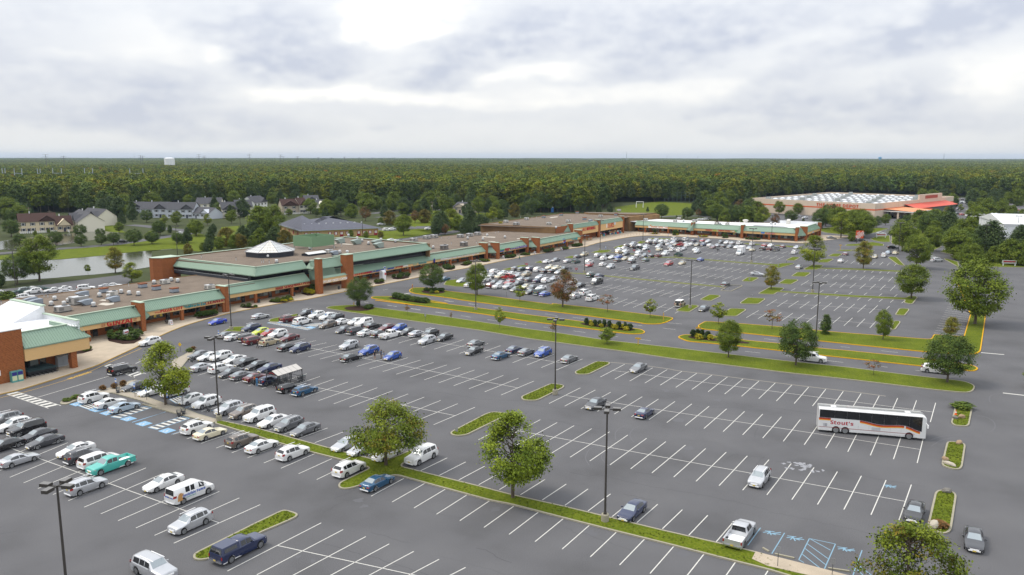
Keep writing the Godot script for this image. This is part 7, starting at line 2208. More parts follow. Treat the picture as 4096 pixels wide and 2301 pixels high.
func forest() -> void:
	var r:=RandomNumberGenerator.new()
	r.seed=77
	var oak_env:=[[0,.5],[.25,.9],[.5,1.0],[.75,.8],[.92,.45],[1,.15]]
	var pine_env:=[[0,.6],[.15,.95],[.45,.85],[.75,.55],[1,.15]]
	var base:=[[Color(.070,.105,.011),Color(.165,.200,.018)],[Color(.090,.115,.010),Color(.205,.215,.018)],[Color(.048,.085,.020),Color(.105,.145,.028)],[Color(.075,.095,.015),Color(.150,.165,.022)]]
	var meshes:=[]; var trunks:=[]
	for k in 6:
		var pine:=k>=4
		var m:=crown(300+k,4.5 if pine else 4.5,16.0,3.9 if pine else 6.2,pine_env if pine else oak_env,120 if not pine else 92,19,1.0 if not pine else .8,.8,base[2] if pine else base[k % 4],-.12)
		meshes.append(m[0])
		trunks.append(limbs(m[1],16.0,4.0,.26,10,300+k))
	var colour:=mat("forest_leaves",Color(1,1,1),.85,0.0,.3)
	colour.vertex_color_use_as_albedo=true
	var bark: Material=mats["bark"]
	var lists:=[[],[],[],[],[],[]]
	var front:=[]
	var d:=380.0
	while d<1900.0:
		var gap:=lerpf(6.8,8.4,(d-380.0)/1500.0)
		var a:=-.70
		while a<.70:
			var aa:=a+r.randf_range(-.4,.4)*gap/d; var dd:=d+r.randf_range(-.45,.45)*gap
			a+=gap/d
			var p:=Vector3(sin(aa)*dd,-.12,-cos(aa)*dd)
			var q:=to_px(p)
			if q.y>edge_at(q.x) or (q.x>2440 and q.x<2790 and q.y>808): continue
			var depth:=edge_at(q.x)-q.y
			var k:=r.randi_range(0,3) if r.randf()<(.35 if depth<8.0 else .78) else r.randi_range(4,5)
			var sc:=r.randf_range(.86,1.2)*(r.randf_range(.55,.9) if depth<4.0 and r.randf()<.5 else 1.0)
			var tint:=r.randf_range(.8,1.45)
			var warm:=r.randf_range(.9,1.14)
			var c:=Color(tint*warm,tint,tint*r.randf_range(.8,1.1))
			if r.randf()<.006: c=Color(2.4,.9,1.0)
			var x:=Transform3D(Basis(Vector3.UP,r.randf()*TAU)*Basis.from_scale(Vector3(sc*r.randf_range(.85,1.15),sc,sc*r.randf_range(.85,1.15))),p)
			if depth<5.5 and front.size()<300 and q.x>-60 and q.x<4160: front.append([k,x,q.x])
			else: lists[k].append([x,c])
		d+=gap*.92
	# the trees of the wood's edge stand singly
	for f in front:
		var o:=thing("woodland_tree","tall pine at the edge of the wood" if f[0]>=4 else "tall broadleaf tree at the edge of the wood","tree",f[1].origin,0.0,"pines at the edge of the wood" if f[0]>=4 else "broadleaf trees at the edge of the wood")
		o.basis=f[1].basis
		part("trunk",trunks[f[0]][0],bark,o)
		part("limbs",trunks[f[0]][1],bark,o)
		part("crown",meshes[f[0]],colour,o)
	var wood:=Node3D.new()
	wood.name="forest"
	add_child(wood)
	tag(wood,"dense oak and pine forest running to the horizon","forest","","stuff")
	for k in 6:
		scatter(wood,"crowns",meshes[k],colour,lists[k],true)
	# farther off: patches of canopy, each a bunch of crowns
	var patches:=[]
	for k in 4:
		var v:=PackedVector3Array(); var n:=PackedVector3Array(); var c:=PackedColorArray()
		var rr:=RandomNumberGenerator.new()
		rr.seed=900+k
		for j in 62:
			var at:=Vector3(rr.randf_range(-26,26),rr.randf_range(9.5,13.5),rr.randf_range(-26,26))
			var hue: Color=base[rr.randi() % 4][0].lerp(base[rr.randi() % 4][1],rr.randf_range(.2,.9))
			var R:=rr.randf_range(3.2,5.2)
			for i in 42:
				var dir:=Vector3(rr.randfn(0,1),rr.randf_range(-.35,1.2),rr.randfn(0,1)).normalized()
				var g1:=rr.randf_range(.75,1.25)
				leaf(v,n,c,at+dir*R*Vector3(1,.85,1)*rr.randf_range(.7,1.0),(dir+Vector3(rr.randfn(0,.4),.4,rr.randfn(0,.4))).normalized(),rr.randf_range(1.6,2.8),hue*g1,rr)
		var m:=ArrayMesh.new()
		var arr:=[]
		arr.resize(Mesh.ARRAY_MAX)
		arr[Mesh.ARRAY_VERTEX]=v
		arr[Mesh.ARRAY_NORMAL]=n
		arr[Mesh.ARRAY_COLOR]=c
		m.add_surface_from_arrays(Mesh.PRIMITIVE_TRIANGLES,arr)
		patches.append(m)
	var pl_:=[[],[],[],[]]
	d=1880.0
	var big:=FastNoiseLite.new()
	big.seed=3
	big.frequency=.0012
	while d<10500.0:
		var sc:=lerpf(1.0,2.6,clampf((d-2500.0)/7000.0,0.0,1.0))
		var gap:=44.0*sc
		var a:=-.70
		while a<.70:
			var dd:=d+r.randf_range(-.3,.3)*gap
			var p:=Vector3(sin(a)*dd,-.5,-cos(a)*dd)
			a+=gap/d
			var hi:=1.0+big.get_noise_2d(p.x,p.z)*.35
			var t:=r.randf_range(.85,1.12)*(1.0+big.get_noise_2d(p.x*2.3,p.z*2.3)*.35)
			pl_[r.randi() % 4].append([Transform3D(Basis(Vector3.UP,r.randf()*TAU)*Basis.from_scale(Vector3(sc,hi,sc)),p),Color(t,t,t)])
		d+=gap*.9
	for k in 4: scatter(wood,"far_canopy",patches[k],colour,pl_[k],true)

func scatter(parent: Node3D,called: String,m: Mesh,material: Material,list: Array,tint:=false) -> void:
	if list.is_empty(): return
	var mm:=MultiMesh.new()
	mm.transform_format=MultiMesh.TRANSFORM_3D
	mm.use_colors=tint
	mm.mesh=m
	mm.instance_count=list.size()
	for k in list.size():
		mm.set_instance_transform(k,list[k][0])
		if tint: mm.set_instance_color(k,list[k][1])
	var i:=MultiMeshInstance3D.new()
	i.multimesh=mm
	i.material_override=material
	i.name=called
	parent.add_child(i,true)
	i.set_meta("kind","stuff")

func lamp(at: Vector3,label: String,heads:=4,h:=12.3,white:=false,base:=true) -> void:
	var o:=thing("lamp_post",label,"lamp post",at,deg_to_rad(-STALL)+.4,"lamp posts of the car parks")
	var metal:=mat("lamp_bronze",lin(.050,.044,.038),.5) if not white else mat("lamp_white",lin(.66,.66,.64),.5)
	var s:=Shape.new()
	if base:
		s.lathe(Vector3.ZERO,[[.42,-.05],[.42,.72],[.38,.8],[0,.8]],16)
		part("concrete_base",s.mesh(),kerb("concrete"),o)
		s=Shape.new()
		s.box(Vector3(0,.9,0),Vector3(.34,.2,.34))
		part("base_plate",s.mesh(),metal,o)
	s=Shape.new()
	s.tube(Vector3(0,.8 if base else 0.0,0),Vector3(0,h,0),.125,.085,8)
	part("pole",s.mesh(),metal,o)
	for k in heads:
		var a:=TAU*k/heads
		var b:=Basis(Vector3.UP,a)
		s=Shape.new()
		s.box(b*Vector3(.42,h-.06,0),Vector3(.6,.09,.09),b)
		part("arm",s.mesh(),metal,o)
		s=Shape.new()
		s.box(b*Vector3(.98,h,0),Vector3(.82,.26,.52),b)
		var f:=part("lamp_head",s.mesh(),metal,o)
		s=Shape.new()
		s.box(b*Vector3(.98,h+.14,0),Vector3(.80,.02,.50),b)
		part("lid",s.mesh(),mat("lamp_lid",lin(.16,.155,.15),.45),f)

func post_sign(w: String,x: float,y: float,ty: float,kind: String,label: String,group:="") -> void:
	var h:=maxf(.8,tall(w,x,y,ty))
	var o:=thing("post_sign",label,"sign",g(w,x,y),deg_to_rad(-20),group)
	var s:=Shape.new()
	var wood:=kind.begins_with("wood")
	s.box(Vector3(0,h/2,0),Vector3(.14,h,.14) if wood else Vector3(.06,h,.05))
	part("post",s.mesh(),mat("yellow_wood",lin(.58,.33,.03),.8) if wood else mat("post_grey",lin(.10,.10,.10),.6),o)
	var put:=func(called: String,x0: float,x1: float,y0: float,y1: float,z: float,m: Material) -> void:
		var q:=Shape.new()
		q.span(Vector3(x0,y0,z),Vector3(x1,y1,z+.015))
		part(called,q.mesh(),m,o)
	if kind=="access":
		put.call("plate",-.16,.16,h-.62,h-.02,.03,mat("sign_white"))
		put.call("blue_field",-.13,.13,h-.36,h-.06,.046,mat("sign_sky"))
		put.call("blue_tab",-.16,.16,h-.86,h-.68,.03,mat("sign_sky"))
	elif kind=="plate": put.call("plate",-.2,.2,h-.6,h,.03,mat("sign_back",lin(.30,.30,.30),.5))
	elif kind=="wood_t": put.call("board",-.6,.6,h-.32,h,.075,mat("yellow_wood"))
	elif kind=="wood_stop":
		put.call("board",-.22,.22,h-.8,h-.36,.075,mat("sign_dark_red"))
		text("STOP",.13,mat("sign_white"),o,Vector3(0,h-.58,.10))
	elif kind=="diamond":
		s=Shape.new()
		s.box(Vector3(0,h-.3,.05),Vector3(.62,.62,.02),Basis(Vector3(0,0,1),PI/4))
		part("diamond",s.mesh(),mat("sign_yellow",lin(.72,.45,.02),.5),o)

func rock(w: String,x: float,y: float,size: Vector3,m: Material,label: String) -> void:
	var st:=SphereMesh.new()
	st.radius=.5
	st.height=1.0
	st.radial_segments=12
	st.rings=7
	var a:=st.get_mesh_arrays()
	var v: PackedVector3Array=a[Mesh.ARRAY_VERTEX]
	var nz:=FastNoiseLite.new()
	nz.seed=int(x*7+y)
	nz.frequency=1.1
	for k in v.size(): v[k]*=(1.0+.5*nz.get_noise_3dv(v[k]))*size
	var s:=SurfaceTool.new()
	s.begin(Mesh.PRIMITIVE_TRIANGLES)
	s.set_smooth_group(-1)
	for i in a[Mesh.ARRAY_INDEX]: s.add_vertex(v[i])
	s.generate_normals()
	var o:=part("boulder",s.commit(),m,null,g(w,x,y,.13)+Vector3(0,size.y*.22,0),rng.randf()*TAU)
	tag(o,label,"boulder")

# clipped or loose shrubs: leaf shells
var bushes:={}
func bush(at: Vector3,r: float,h: float,kind: String,label: String,group: String) -> void:
	if not bushes.has(kind):
		var hues: Array={"ball": [Color(.035,.070,.012),Color(.085,.13,.02)],"gold": [Color(.26,.24,.012),Color(.50,.42,.02)],"upright": [Color(.025,.05,.014),Color(.06,.09,.025)],"loose": [Color(.05,.09,.010),Color(.13,.17,.02)],"rust": [Color(.10,.06,.02),Color(.20,.10,.03)]}[kind]
		bushes[kind]=crown(500+bushes.size(),.12,.92,.46,[[0,.7],[.2,.98],[.5,1.0],[.8,.78],[1,.3]] if kind!="upright" else [[0,.5],[.5,1],[.8,.8],[1,.4]],60,20,.13 if kind!="upright" else .17,.07,hues,-.9)[0]
	var o:=thing("shrub",label,"shrub",at,rng.randf()*TAU,group)
	o.scale=Vector3(2*r,h,2*r)
	part("foliage",bushes[kind],leaf_mat(),o)
	var s:=Shape.new()
	s.tube(Vector3(0,-.1,0),Vector3(0,.4,0),.05,.03,6)
	part("stem",s.mesh(),mats["bark"],o)

func bed(w: String,xy: Array,label: String,y:=.15) -> void:
	var o:=part("mulch_bed",flat(smooth(clean(gp(w,xy,y)),true,1),y+.012),grained("mulch",lin(.060,.030,.022),1.0,1.9,.6,0.0,0.0,.12,81))
	tag(o,label,"flower bed")

var cart0: Node3D
func cart(at: Vector3,turn: float,label: String,group: String,red:=false) -> void:
	if cart0==null:
		cart0=Node3D.new()
		cart0.name="shopping_cart"
		var s:=Shape.new()
		for k in 7:
			var y:=.45+k*.09
			var e:=(k/6.0)*.06
			for q in [[Vector3(-.25-e,y,-.45-e),Vector3(.25+e,y,-.45-e)],[Vector3(-.25-e,y,.42),Vector3(.25+e,y,.42)],[Vector3(-.25-e,y,-.45-e),Vector3(-.25-e,y,.42)],[Vector3(.25+e,y,-.45-e),Vector3(.25+e,y,.42)]]: s.tube(q[0],q[1],.011,.011,4,false)
		for k in 9:
			for sd in [-1.0,1.0]: s.tube(Vector3(sd*.25,.45,-.45+k*.108),Vector3(sd*.31,.99,-.5+k*.115),.009,.009,4,false)
		s.box(Vector3(0,.44,0),Vector3(.5,.02,.86))
		part("basket",s.mesh(),null,cart0)
		s=Shape.new()
		s.box(Vector3(0,.2,.05),Vector3(.44,.03,.9))
		for sd in [-1.0,1.0]: s.tube(Vector3(sd*.22,.2,.45),Vector3(sd*.27,1.0,.52),.016,.016,5)
		part("frame",s.mesh(),mat("cart_black",lin(.035,.036,.04),.5),cart0)
		s=Shape.new()
		s.tube(Vector3(-.29,1.02,.55),Vector3(.29,1.02,.55),.022,.022,6)
		part("handle",s.mesh(),mat("cart_handle",lin(.03,.11,.12),.5),cart0)
		for x in [-.2,.2]:
			for z in [-.38,.42]:
				s=Shape.new()
				s.tube(Vector3(x-.015,.065,z),Vector3(x+.015,.065,z),.065,.065,8)
				part("wheel",s.mesh(),mat("trim_black"),cart0)
	var c: Node3D=cart0.duplicate()
	c.name=numbered("shopping_cart")
	add_child(c)
	c.position=at
	c.rotation.y=turn
	tag(c,label,"shopping cart",group)
	c.get_child(0).material_override=mat("cart_red",lin(.45,.02,.02),.5) if red else mat("cart_black")

func details() -> void:
	for t in [["C",770,1000,"tall lamp post on the long island beside the navy sedan"],["F",510,1400,"tall lamp post where the pebble walkway meets grass"],["Q",350,1090,"tall lamp post at an island tip in the middle of the lot"]]: lamp(g(t[0],t[1],t[2],.1),t[3])
	var p:=g("A",470,712,12.3)
	lamp(Vector3(p.x,0,p.z),"tall lamp post before the dog-picture van's row")
	for t in [["F",653,350,"lamp post on the small island by the cleaners"],["G",1457,115,"lamp post on the grass median"],["M",1380,1268,"lamp post on the strip beside the tall airy tree"],["R",1632,470,"lamp post on the corner verge behind the dark tree"],["R",175,95,"lamp post on a small island near the tan off-roader"],["L",130,1005,"lamp post on the thin strip beside a green car"],["L",345,697,"lamp post by the craft store lane"],["L",935,578,"lamp post by the discount store lane"],["M",538,858,"lamp post behind the delivery truck"],["M",810,592,"lamp post at the wing's lane"],["N",560,765,"lamp post by the drive among trees"],["N",1550,800,"lamp post among the roadside trees"]]: lamp(g(t[0],t[1],t[2],.05),t[3])
	for t in [["H",225,690,"lamp post on the pond bank"],["I",395,435,"lamp post behind the brick stair tower"],["P",1160,1000,"slim lamp post before the yellow school"],["N",1930,600,"lamp post before the white building"],["O",2480,1000,"lamp post among the bushes"]]: lamp(g(t[0],t[1],t[2]),t[3],2,11.0,false,false)
	for t in [["N",1410,552],["N",1508,522],["N",1650,506]]: lamp(g(t[0],t[1],t[2]),"white lamp post by the chain fence near the white building",2,9.5,true,false)
	# signs
	for t in [["E",1350,1072,908],["E",1565,1135,968],["E",1700,1170,1002],["E",1945,1238,1072],["F",1585,215,128],["F",1748,235,160],["F",510,470,352],["V",297,1060,1020],["X",700,605,490],["X",963,560,512],["Y",540,340,250],["Y",297,290,245],["X",2132,300,195]]: post_sign(t[0],t[1],t[2],t[3],"access","blue and white accessible parking sign on a post","accessible parking signs")
	for t in [["E",1542,945,880,"small plate sign in the pebble island"],["F",1122,225,158,"grey plate sign at the island by the maroon car"],["D",82,1383,1210,"grey plate sign on the grass by the worn bays"],["D",532,1455,1305,"second grey plate sign by the worn bays"],["K",255,1140,1055,"grey post sign on the packed row's end island"],["K",1205,905,857,"post sign on the curved island"],["K",1372,925,872,"post sign in the front row"],["X",745,605,500,"dark post sign beside the craft store strip"],["F",95,1285,1130,"plate sign on the pebble walkway"],["M",1022,868,842,"small post sign on an upper island"],["M",1200,985,955,"small post sign above the diagonal lane"],["M",910,920,888,"small post sign on the lane island"],["M",540,1340,1298,"small post sign on a lower island"],["M",510,1112,1075,"short post on an island by the silver sedan"],["M",230,1245,1210,"short post on the thin strip's end"],["J",1815,1398,1285,"thin grey post on the long verge"],["K",950,1340,1235,"thin grey post on the upper verge"]]: post_sign(t[0],t[1],t[2],t[3],"plate",t[4])
	for t in [["Q",1310,525,435,"wood_t","yellow wooden T-shaped sign on the long verge"],["Q",1603,242,148,"wood_post","yellow wooden post at the upper verge's end"],["R",272,388,313,"wood_t","yellow wooden T-shaped sign by the flower bed"],["J",780,1172,1120,"wood_post","yellow wooden post under the reddish tree"],["J",1628,968,858,"wood_stop","red stop sign on a yellow wooden post"],["F",62,605,503,"diamond","yellow diamond warning sign on the pebble island"],["M",1760,690,612,"wood_t","yellow wooden sign near the home store drive"],["B",1658,272,226,"plate","short dark bollard post at the island tip"]]: post_sign(t[0],t[1],t[2],t[3],t[4],t[5])
	# boulders, cone, wheel stops
	var grey:=grained("grey_stone",lin(.25,.235,.21),.95,.8,.4,0.0,0.0,.06,82)
	var tan:=grained("tan_stone",lin(.42,.30,.19),.95,.8,.4,0.0,0.0,.06,83)
	var pale:=grained("pale_stone",lin(.55,.50,.41),.95,.8,.35,0.0,0.0,.06,84)
	rock("D",1545,148,Vector3(.9,.55,.7),grey,"grey boulder beside the orange cone")
	rock("D",1602,145,Vector3(1.0,.7,.7),tan,"tan pointed boulder on the cone island")
	rock("D",1582,352,Vector3(1.3,.5,.7),tan,"pinkish flat boulder at the island end nearest the coach")
	rock("D",1468,492,Vector3(1.0,.6,.7),tan,"brown boulder opposite the flat pale boulder")
	rock("D",1500,533,Vector3(1.6,.6,.7),pale,"flat pale boulder at an island end")
	rock("D",1478,757,Vector3(1.2,.65,.8),grey,"square grey boulder on the island beside the black sedan")
	rock("D",1376,1045,Vector3(1.2,.85,1.0),pale,"round pale boulder beside a dark low shrub")
	var o:=thing("traffic_cone","orange traffic cone standing on the grass island","cone",g("D",1553,118,.13))
	var s:=Shape.new()
	s.lathe(Vector3.ZERO,[[.2,.04],[.16,.05],[.11,.30]],12)
	part("lower_cone",s.mesh(),mat("cone_orange",lin(.75,.12,.01),.6),o)
	s=Shape.new()
	s.lathe(Vector3.ZERO,[[.11,.30],[.08,.48]],12)
	part("white_band",s.mesh(),mat("sign_white"),o)
	s=Shape.new()
	s.lathe(Vector3.ZERO,[[.08,.48],[.03,.72],[0,.72]],12)
	s.box(Vector3(0,.02,0),Vector3(.42,.04,.42))
	part("upper_cone",s.mesh(),mat("cone_orange"),o)
	for q in [[[60,1275],[220,1310]],[[500,1392],[675,1418]],[[-40,1225],[10,1255]]]:
		var a:=g("D",q[0][0],q[0][1]); var b:=g("D",q[1][0],q[1][1])
		s=Shape.new()
		var f:=Line.new(Vector2(a.x,a.z),Vector2(b.x,b.z))
		lbox(s,f,0,f.l,0,.13,-.09,.09)
		tag(part("wheel_stop",s.mesh(),kerb("concrete")),"concrete wheel stop before the worn blue bays","wheel stop","wheel stops of the worn bays")
	s=Shape.new()
	s.prism(clean(gp("C",[1985,1310,2015,1250,2114,1276,"D",250,1338,480,1398,760,1470,600,1500,380,1455,0,1368],.15)),0,.165)
	struct("footpath",s.mesh(),walk_concrete())
	# beds and shrubs along the shops and medians: bed outline, then shrubs [x, y, radius, height, kind]
	for b in [["E",[1180,465,1430,405,1685,435,1500,535],"dark mulch bed with clipped balls before the sushi restaurant",[[1283,450,.95,1.9,"ball"],[1375,455,1.15,1.7,"ball"],[1440,470,.9,1.1,"ball"],[1545,460,1.2,1.8,"ball"],[1595,420,1.1,1.5,"ball"],[1500,470,.8,1.0,"loose"],[1510,400,1.0,1.6,"ball"],[1410,400,.9,1.5,"ball"]]],
			["E",[835,610,980,580,1110,580,900,640],"narrow mulch bed beside the canopy post",[[990,595,.7,.6,"loose"],[1035,575,.5,.7,"loose"]]],
			["I",[650,1358,700,1330,960,1300,1000,1308,760,1365],"mulch bed under a clipped hedge before the hearing shop",[[700,1330,.9,1.2,"ball"],[745,1325,.9,1.25,"ball"],[790,1318,.9,1.25,"ball"],[835,1312,.9,1.2,"ball"],[880,1306,.9,1.25,"ball"],[930,1298,.9,1.25,"ball"]]],
			["I",[1290,1200,1400,1170,1590,1188,1450,1215],"mulch bed with three low balls by the lamp post",[[1345,1190,.65,.8,"ball"],[1430,1190,.85,1.0,"ball"],[1525,1192,.6,.6,"loose"]]],
			["I",[1680,1118,1800,1090,2110,1085,1900,1140],"mulch bed with mixed low shrubs before the salon",[[1770,1110,.7,.7,"loose"],[1840,1115,1.0,1.2,"loose"],[1900,1108,.6,.6,"gold"],[1930,1090,.9,.9,"loose"],[2010,1082,1.0,1.2,"loose"],[1960,1110,.6,.6,"gold"],[2040,1095,.7,.7,"gold"]]],
			["J",[15,1000,20,985,260,965,260,990,140,1035],"brick planter with gold shrubs beside the gate pier",[[95,985,1.0,1.5,"gold"],[165,1000,1.1,1.4,"gold"],[190,970,1.7,2.2,"ball"]]],
			["J",[1060,855,1150,820,1250,830,1150,862],"mulch bed under the reddish tree's shadow side",[[1110,835,.9,1.1,"loose"],[1180,825,.9,1.1,"loose"]]],
			["J",[1300,778,1450,745,1620,755,1450,795],"mulch bed with round shrubs before the insurance office",[[1355,762,.8,1.1,"ball"],[1435,770,1.1,1.3,"ball"],[1470,740,1.2,1.3,"ball"],[1555,745,1.0,1.3,"ball"]]],
			["J",[620,1205,760,1175,1050,1185,1088,1210,940,1250,700,1240],"large mulch bed round the reddish tree",[[975,1215,1.0,1.1,"ball"],[1020,1195,.8,.9,"ball"],[838,1175,.5,1.2,"upright"]]],
			["J",[1245,1060,1350,1045,1780,1110,1870,1130,1800,1142,1500,1100],"mulch bed under the median hedge",[[1380,1060,1.2,1.6,"ball"],[1430,1068,1.2,1.6,"ball"],[1480,1075,1.2,1.5,"ball"],[1530,1085,1.2,1.5,"ball"],[1585,1095,1.1,1.4,"ball"],[1640,1102,1.1,1.3,"loose"],[1700,1110,1.1,1.3,"ball"],[1760,1120,1.1,1.3,"ball"],[1815,1125,1.2,1.4,"ball"]]],
			["J",[1740,960,1850,940,2080,955,2110,980,1950,1002,1800,990],"oval mulch bed round the full dark tree",[[1830,955,.9,1.0,"ball"],[1890,960,.8,1.0,"ball"],[1960,955,.9,1.0,"ball"],[2015,955,.7,.9,"ball"],[2060,960,.8,1.0,"ball"],[1980,985,.7,.7,"gold"],[1905,985,.7,.8,"loose"]]],
			["Q",[625,280,680,262,900,285,1230,325,1290,345,1200,360,900,322],"long mulch bed with gold and dark shrubs on the median",[[712,285,.55,1.6,"upright"],[757,280,.7,1.0,"gold"],[775,300,.6,.8,"gold"],[812,300,.55,1.4,"upright"],[865,298,.5,1.3,"upright"],[885,312,.6,.8,"gold"],[918,310,.55,1.7,"upright"],[978,318,.6,1.6,"upright"],[1010,318,.6,.9,"gold"],[1048,335,.7,1.1,"gold"],[1085,330,.7,1.6,"upright"],[1130,330,.7,1.1,"gold"],[1160,335,.4,1.6,"upright"],[1173,352,.7,1.0,"gold"],[1215,342,.8,1.3,"upright"]]],
			["R",[132,430,200,408,400,430,880,485,840,510,300,460],"mulch bed with gold and dark shrubs past the crossing",[[208,425,.6,1.6,"upright"],[240,425,.6,.9,"gold"],[262,420,.5,1.6,"upright"],[280,450,.8,1.1,"gold"],[315,425,.6,1.6,"upright"],[340,445,.6,.8,"loose"],[380,440,.7,1.5,"upright"],[410,455,.7,1.1,"gold"]]],
			["K",[60,945,150,915,265,940,170,975],"mulch bed with dark balls before the dental office",[[95,940,.9,1.3,"ball"],[150,935,1.0,1.4,"ball"],[170,950,.9,1.2,"ball"],[220,938,.7,1.0,"ball"],[120,955,.7,.9,"ball"]]],
			["K",[290,895,380,870,470,880,400,915],"mulch bed with two loose shrubs by a lamp post",[[385,895,.9,1.3,"loose"],[440,885,1.0,1.4,"loose"]]],
			["K",[570,845,620,825,735,845,650,862],"mulch bed with low spreading shrubs before the medical centre",[[615,845,1.1,1.1,"loose"],[665,848,1.1,1.0,"loose"],[700,845,.8,.8,"gold"]]],
			["K",[905,800,950,785,1080,780,1060,800,960,808],"mulch bed under a long clipped hedge",[[935,800,.9,1.2,"ball"],[965,797,.9,1.2,"ball"],[995,793,.9,1.2,"ball"],[1025,790,.9,1.2,"ball"],[1055,785,.9,1.2,"ball"]]],
			["K",[1130,762,1180,748,1290,755,1220,770],"mulch bed with low sage shrubs",[[1165,758,.7,.6,"loose"],[1200,755,1.1,1.0,"loose"],[1250,758,.9,.9,"loose"]]],
			["K",[1450,722,1500,708,1610,705,1560,725],"mulch bed with four clipped balls",[[1480,718,.9,1.3,"ball"],[1515,715,.9,1.3,"ball"],[1542,705,.8,1.2,"ball"],[1582,705,1.0,1.5,"ball"]]],
			["K",[1670,685,1720,668,1810,672,1740,690],"mulch bed with sage shrubs beside a white board",[[1735,672,.9,1.0,"loose"],[1765,675,.9,1.0,"loose"],[1790,672,.7,.9,"loose"]]],
			["K",[1830,645,1880,632,2000,630,1930,650],"mulch bed with round balls by the dentist",[[1867,640,.8,1.1,"ball"],[1910,640,1.1,1.4,"ball"],[1945,635,1.1,1.4,"ball"],[1980,632,.8,1.1,"ball"]]],
			["L",[998,468,1060,458,1200,468,1100,475],"mulch bed with one cone evergreen before the wing",[[1097,462,.9,2.4,"upright"],[1075,466,.6,.6,"gold"],[1125,466,.6,.6,"gold"]]],
			["L",[1330,485,1380,472,1445,482,1390,490],"mulch bed with one big ball before the wing",[[1385,478,1.5,2.7,"ball"],[1360,482,.7,.8,"loose"],[1410,482,.7,.8,"gold"]]],
			["L",[1665,505,1720,495,1870,508,1780,515],"mulch bed with gold tufts before the wing",[[1720,502,.7,.8,"gold"],[1770,502,.7,.8,"gold"],[1808,504,.7,.8,"gold"]]],
			["M",[115,522,150,508,235,518,190,526],"mulch bed with a dark ball at the wing's second tower",[[172,515,1.4,2.3,"ball"],[195,520,.8,.8,"loose"]]],
			["M",[440,540,470,532,660,545,600,552],"mulch bed with small dark balls before the laundry",[[475,540,.8,.9,"ball"],[525,540,.9,1.2,"ball"],[560,543,.7,.9,"ball"],[592,544,.9,1.2,"ball"],[640,546,.8,.9,"ball"]]]]:
		bed(b[0],b[1],b[2],.15 if b[0]!="E" else .155)
		for q in b[3]: bush(g(b[0],q[0],q[1],.16),q[2],q[3],q[4],{"ball": "dark clipped ball","gold": "low golden shrub","upright": "dark upright shrub","loose": "loose green shrub","rust": "rusty shrub"}[q[4]]+" in the bed "+String(b[2]).get_slice("bed ",1) if "bed " in b[2] else "shrub in the "+b[2],"shrubs of one bed: "+b[2])
	for q in [["D",1605,62,1.6,.9,"loose","spreading juniper at the cone island's far end"],["D",1418,1040,.9,.6,"rust","dark low shrub beside the round pale boulder"],["E",775,1175,.7,.5,"loose","low green tuft at the pebble island's tip"],["E",880,1145,.8,.6,"loose","wide low tuft on the pebble island behind the white car"],["E",1190,1045,.6,.8,"rust","rusty shrub on the pebble island beside a cart"],["E",1325,1025,.6,.9,"rust","rusty shrub beside the accessible sign"],["E",1425,1000,.6,1.0,"rust","upright rusty shrub near the black car"],["F",168,605,.7,.8,"loose","shrub on the pebble island with the warning sign"],["F",210,580,.6,.7,"rust","rusty shrub on the warning sign island"],["H",110,880,2.2,2.6,"loose","bright green bush behind the shop row's roof edge"],["K",870,325,1.0,.9,"gold","weed tuft growing on the craft store roof"]]:
		bush(g(q[0],q[1],q[2],.14 if q[0]!="K" else 7.35),q[3],q[4],q[5],q[6],"")
	# carts: the nested rows under the market canopy, and strays
	for r in 7:
		for k in 9: cart(sn(-56.9+r*.74,18.2+k*.42,.15),deg_to_rad(SN_A) ,"shopping cart nested in the rows under the market canopy","nested carts under the market canopy")
	for c in [["A",60,385,.4,0,"stray cart beside the black sedan"],["A",110,365,.9,0,"second stray cart beside the black sedan"],["A",1480,140,.3,0,"stray cart at the edge of the pebble walkway"],["A",1515,125,.5,0,"second stray cart on the pebble walkway"],["F",385,1290,.6,0,"cart standing in the hatched bay by white cars"],["F",1450,945,.9,0,"cart just outside the cart shelter"],["F",1480,935,.8,0,"second cart outside the cart shelter"],["E",1365,1085,.5,0,"cart beside the accessible sign on pebbles"],["F",190,720,.7,0,"cart on the warning sign island"],["Z",2255,640,.7,0,"lone cart below the dark van"],["Z",1955,357,1.5,1,"red cart on the lane under a lamp post"],["Z",1100,275,1.3,1,"red cart on the curved island"],["X",1352,618,.5,1,"red cart beside a white sedan"],["X",1700,640,.5,1,"red cart behind a black sedan"],["Y",985,600,.4,0,"cart in the open middle of the upper lot"],["F",1850,305,.5,0,"cart beside the bronze car"],["I",240,1437,.8,0,"cart beside the white board sign"],["F",905,985,.7,0,"loaded cart pushed by the person in blue"],["F",990,540,.8,0,"cart with yellow bags pushed by a walking person"],["Z",1860,350,.4,0,"pale cart on the lane"],["L",1965,700,.2,0,"cart standing alone in an empty bay"]]: cart(g(c[0],c[1],c[2]),c[3],c[5],"",c[4]==1)
	cart_shelter()
	street_things()
	people()

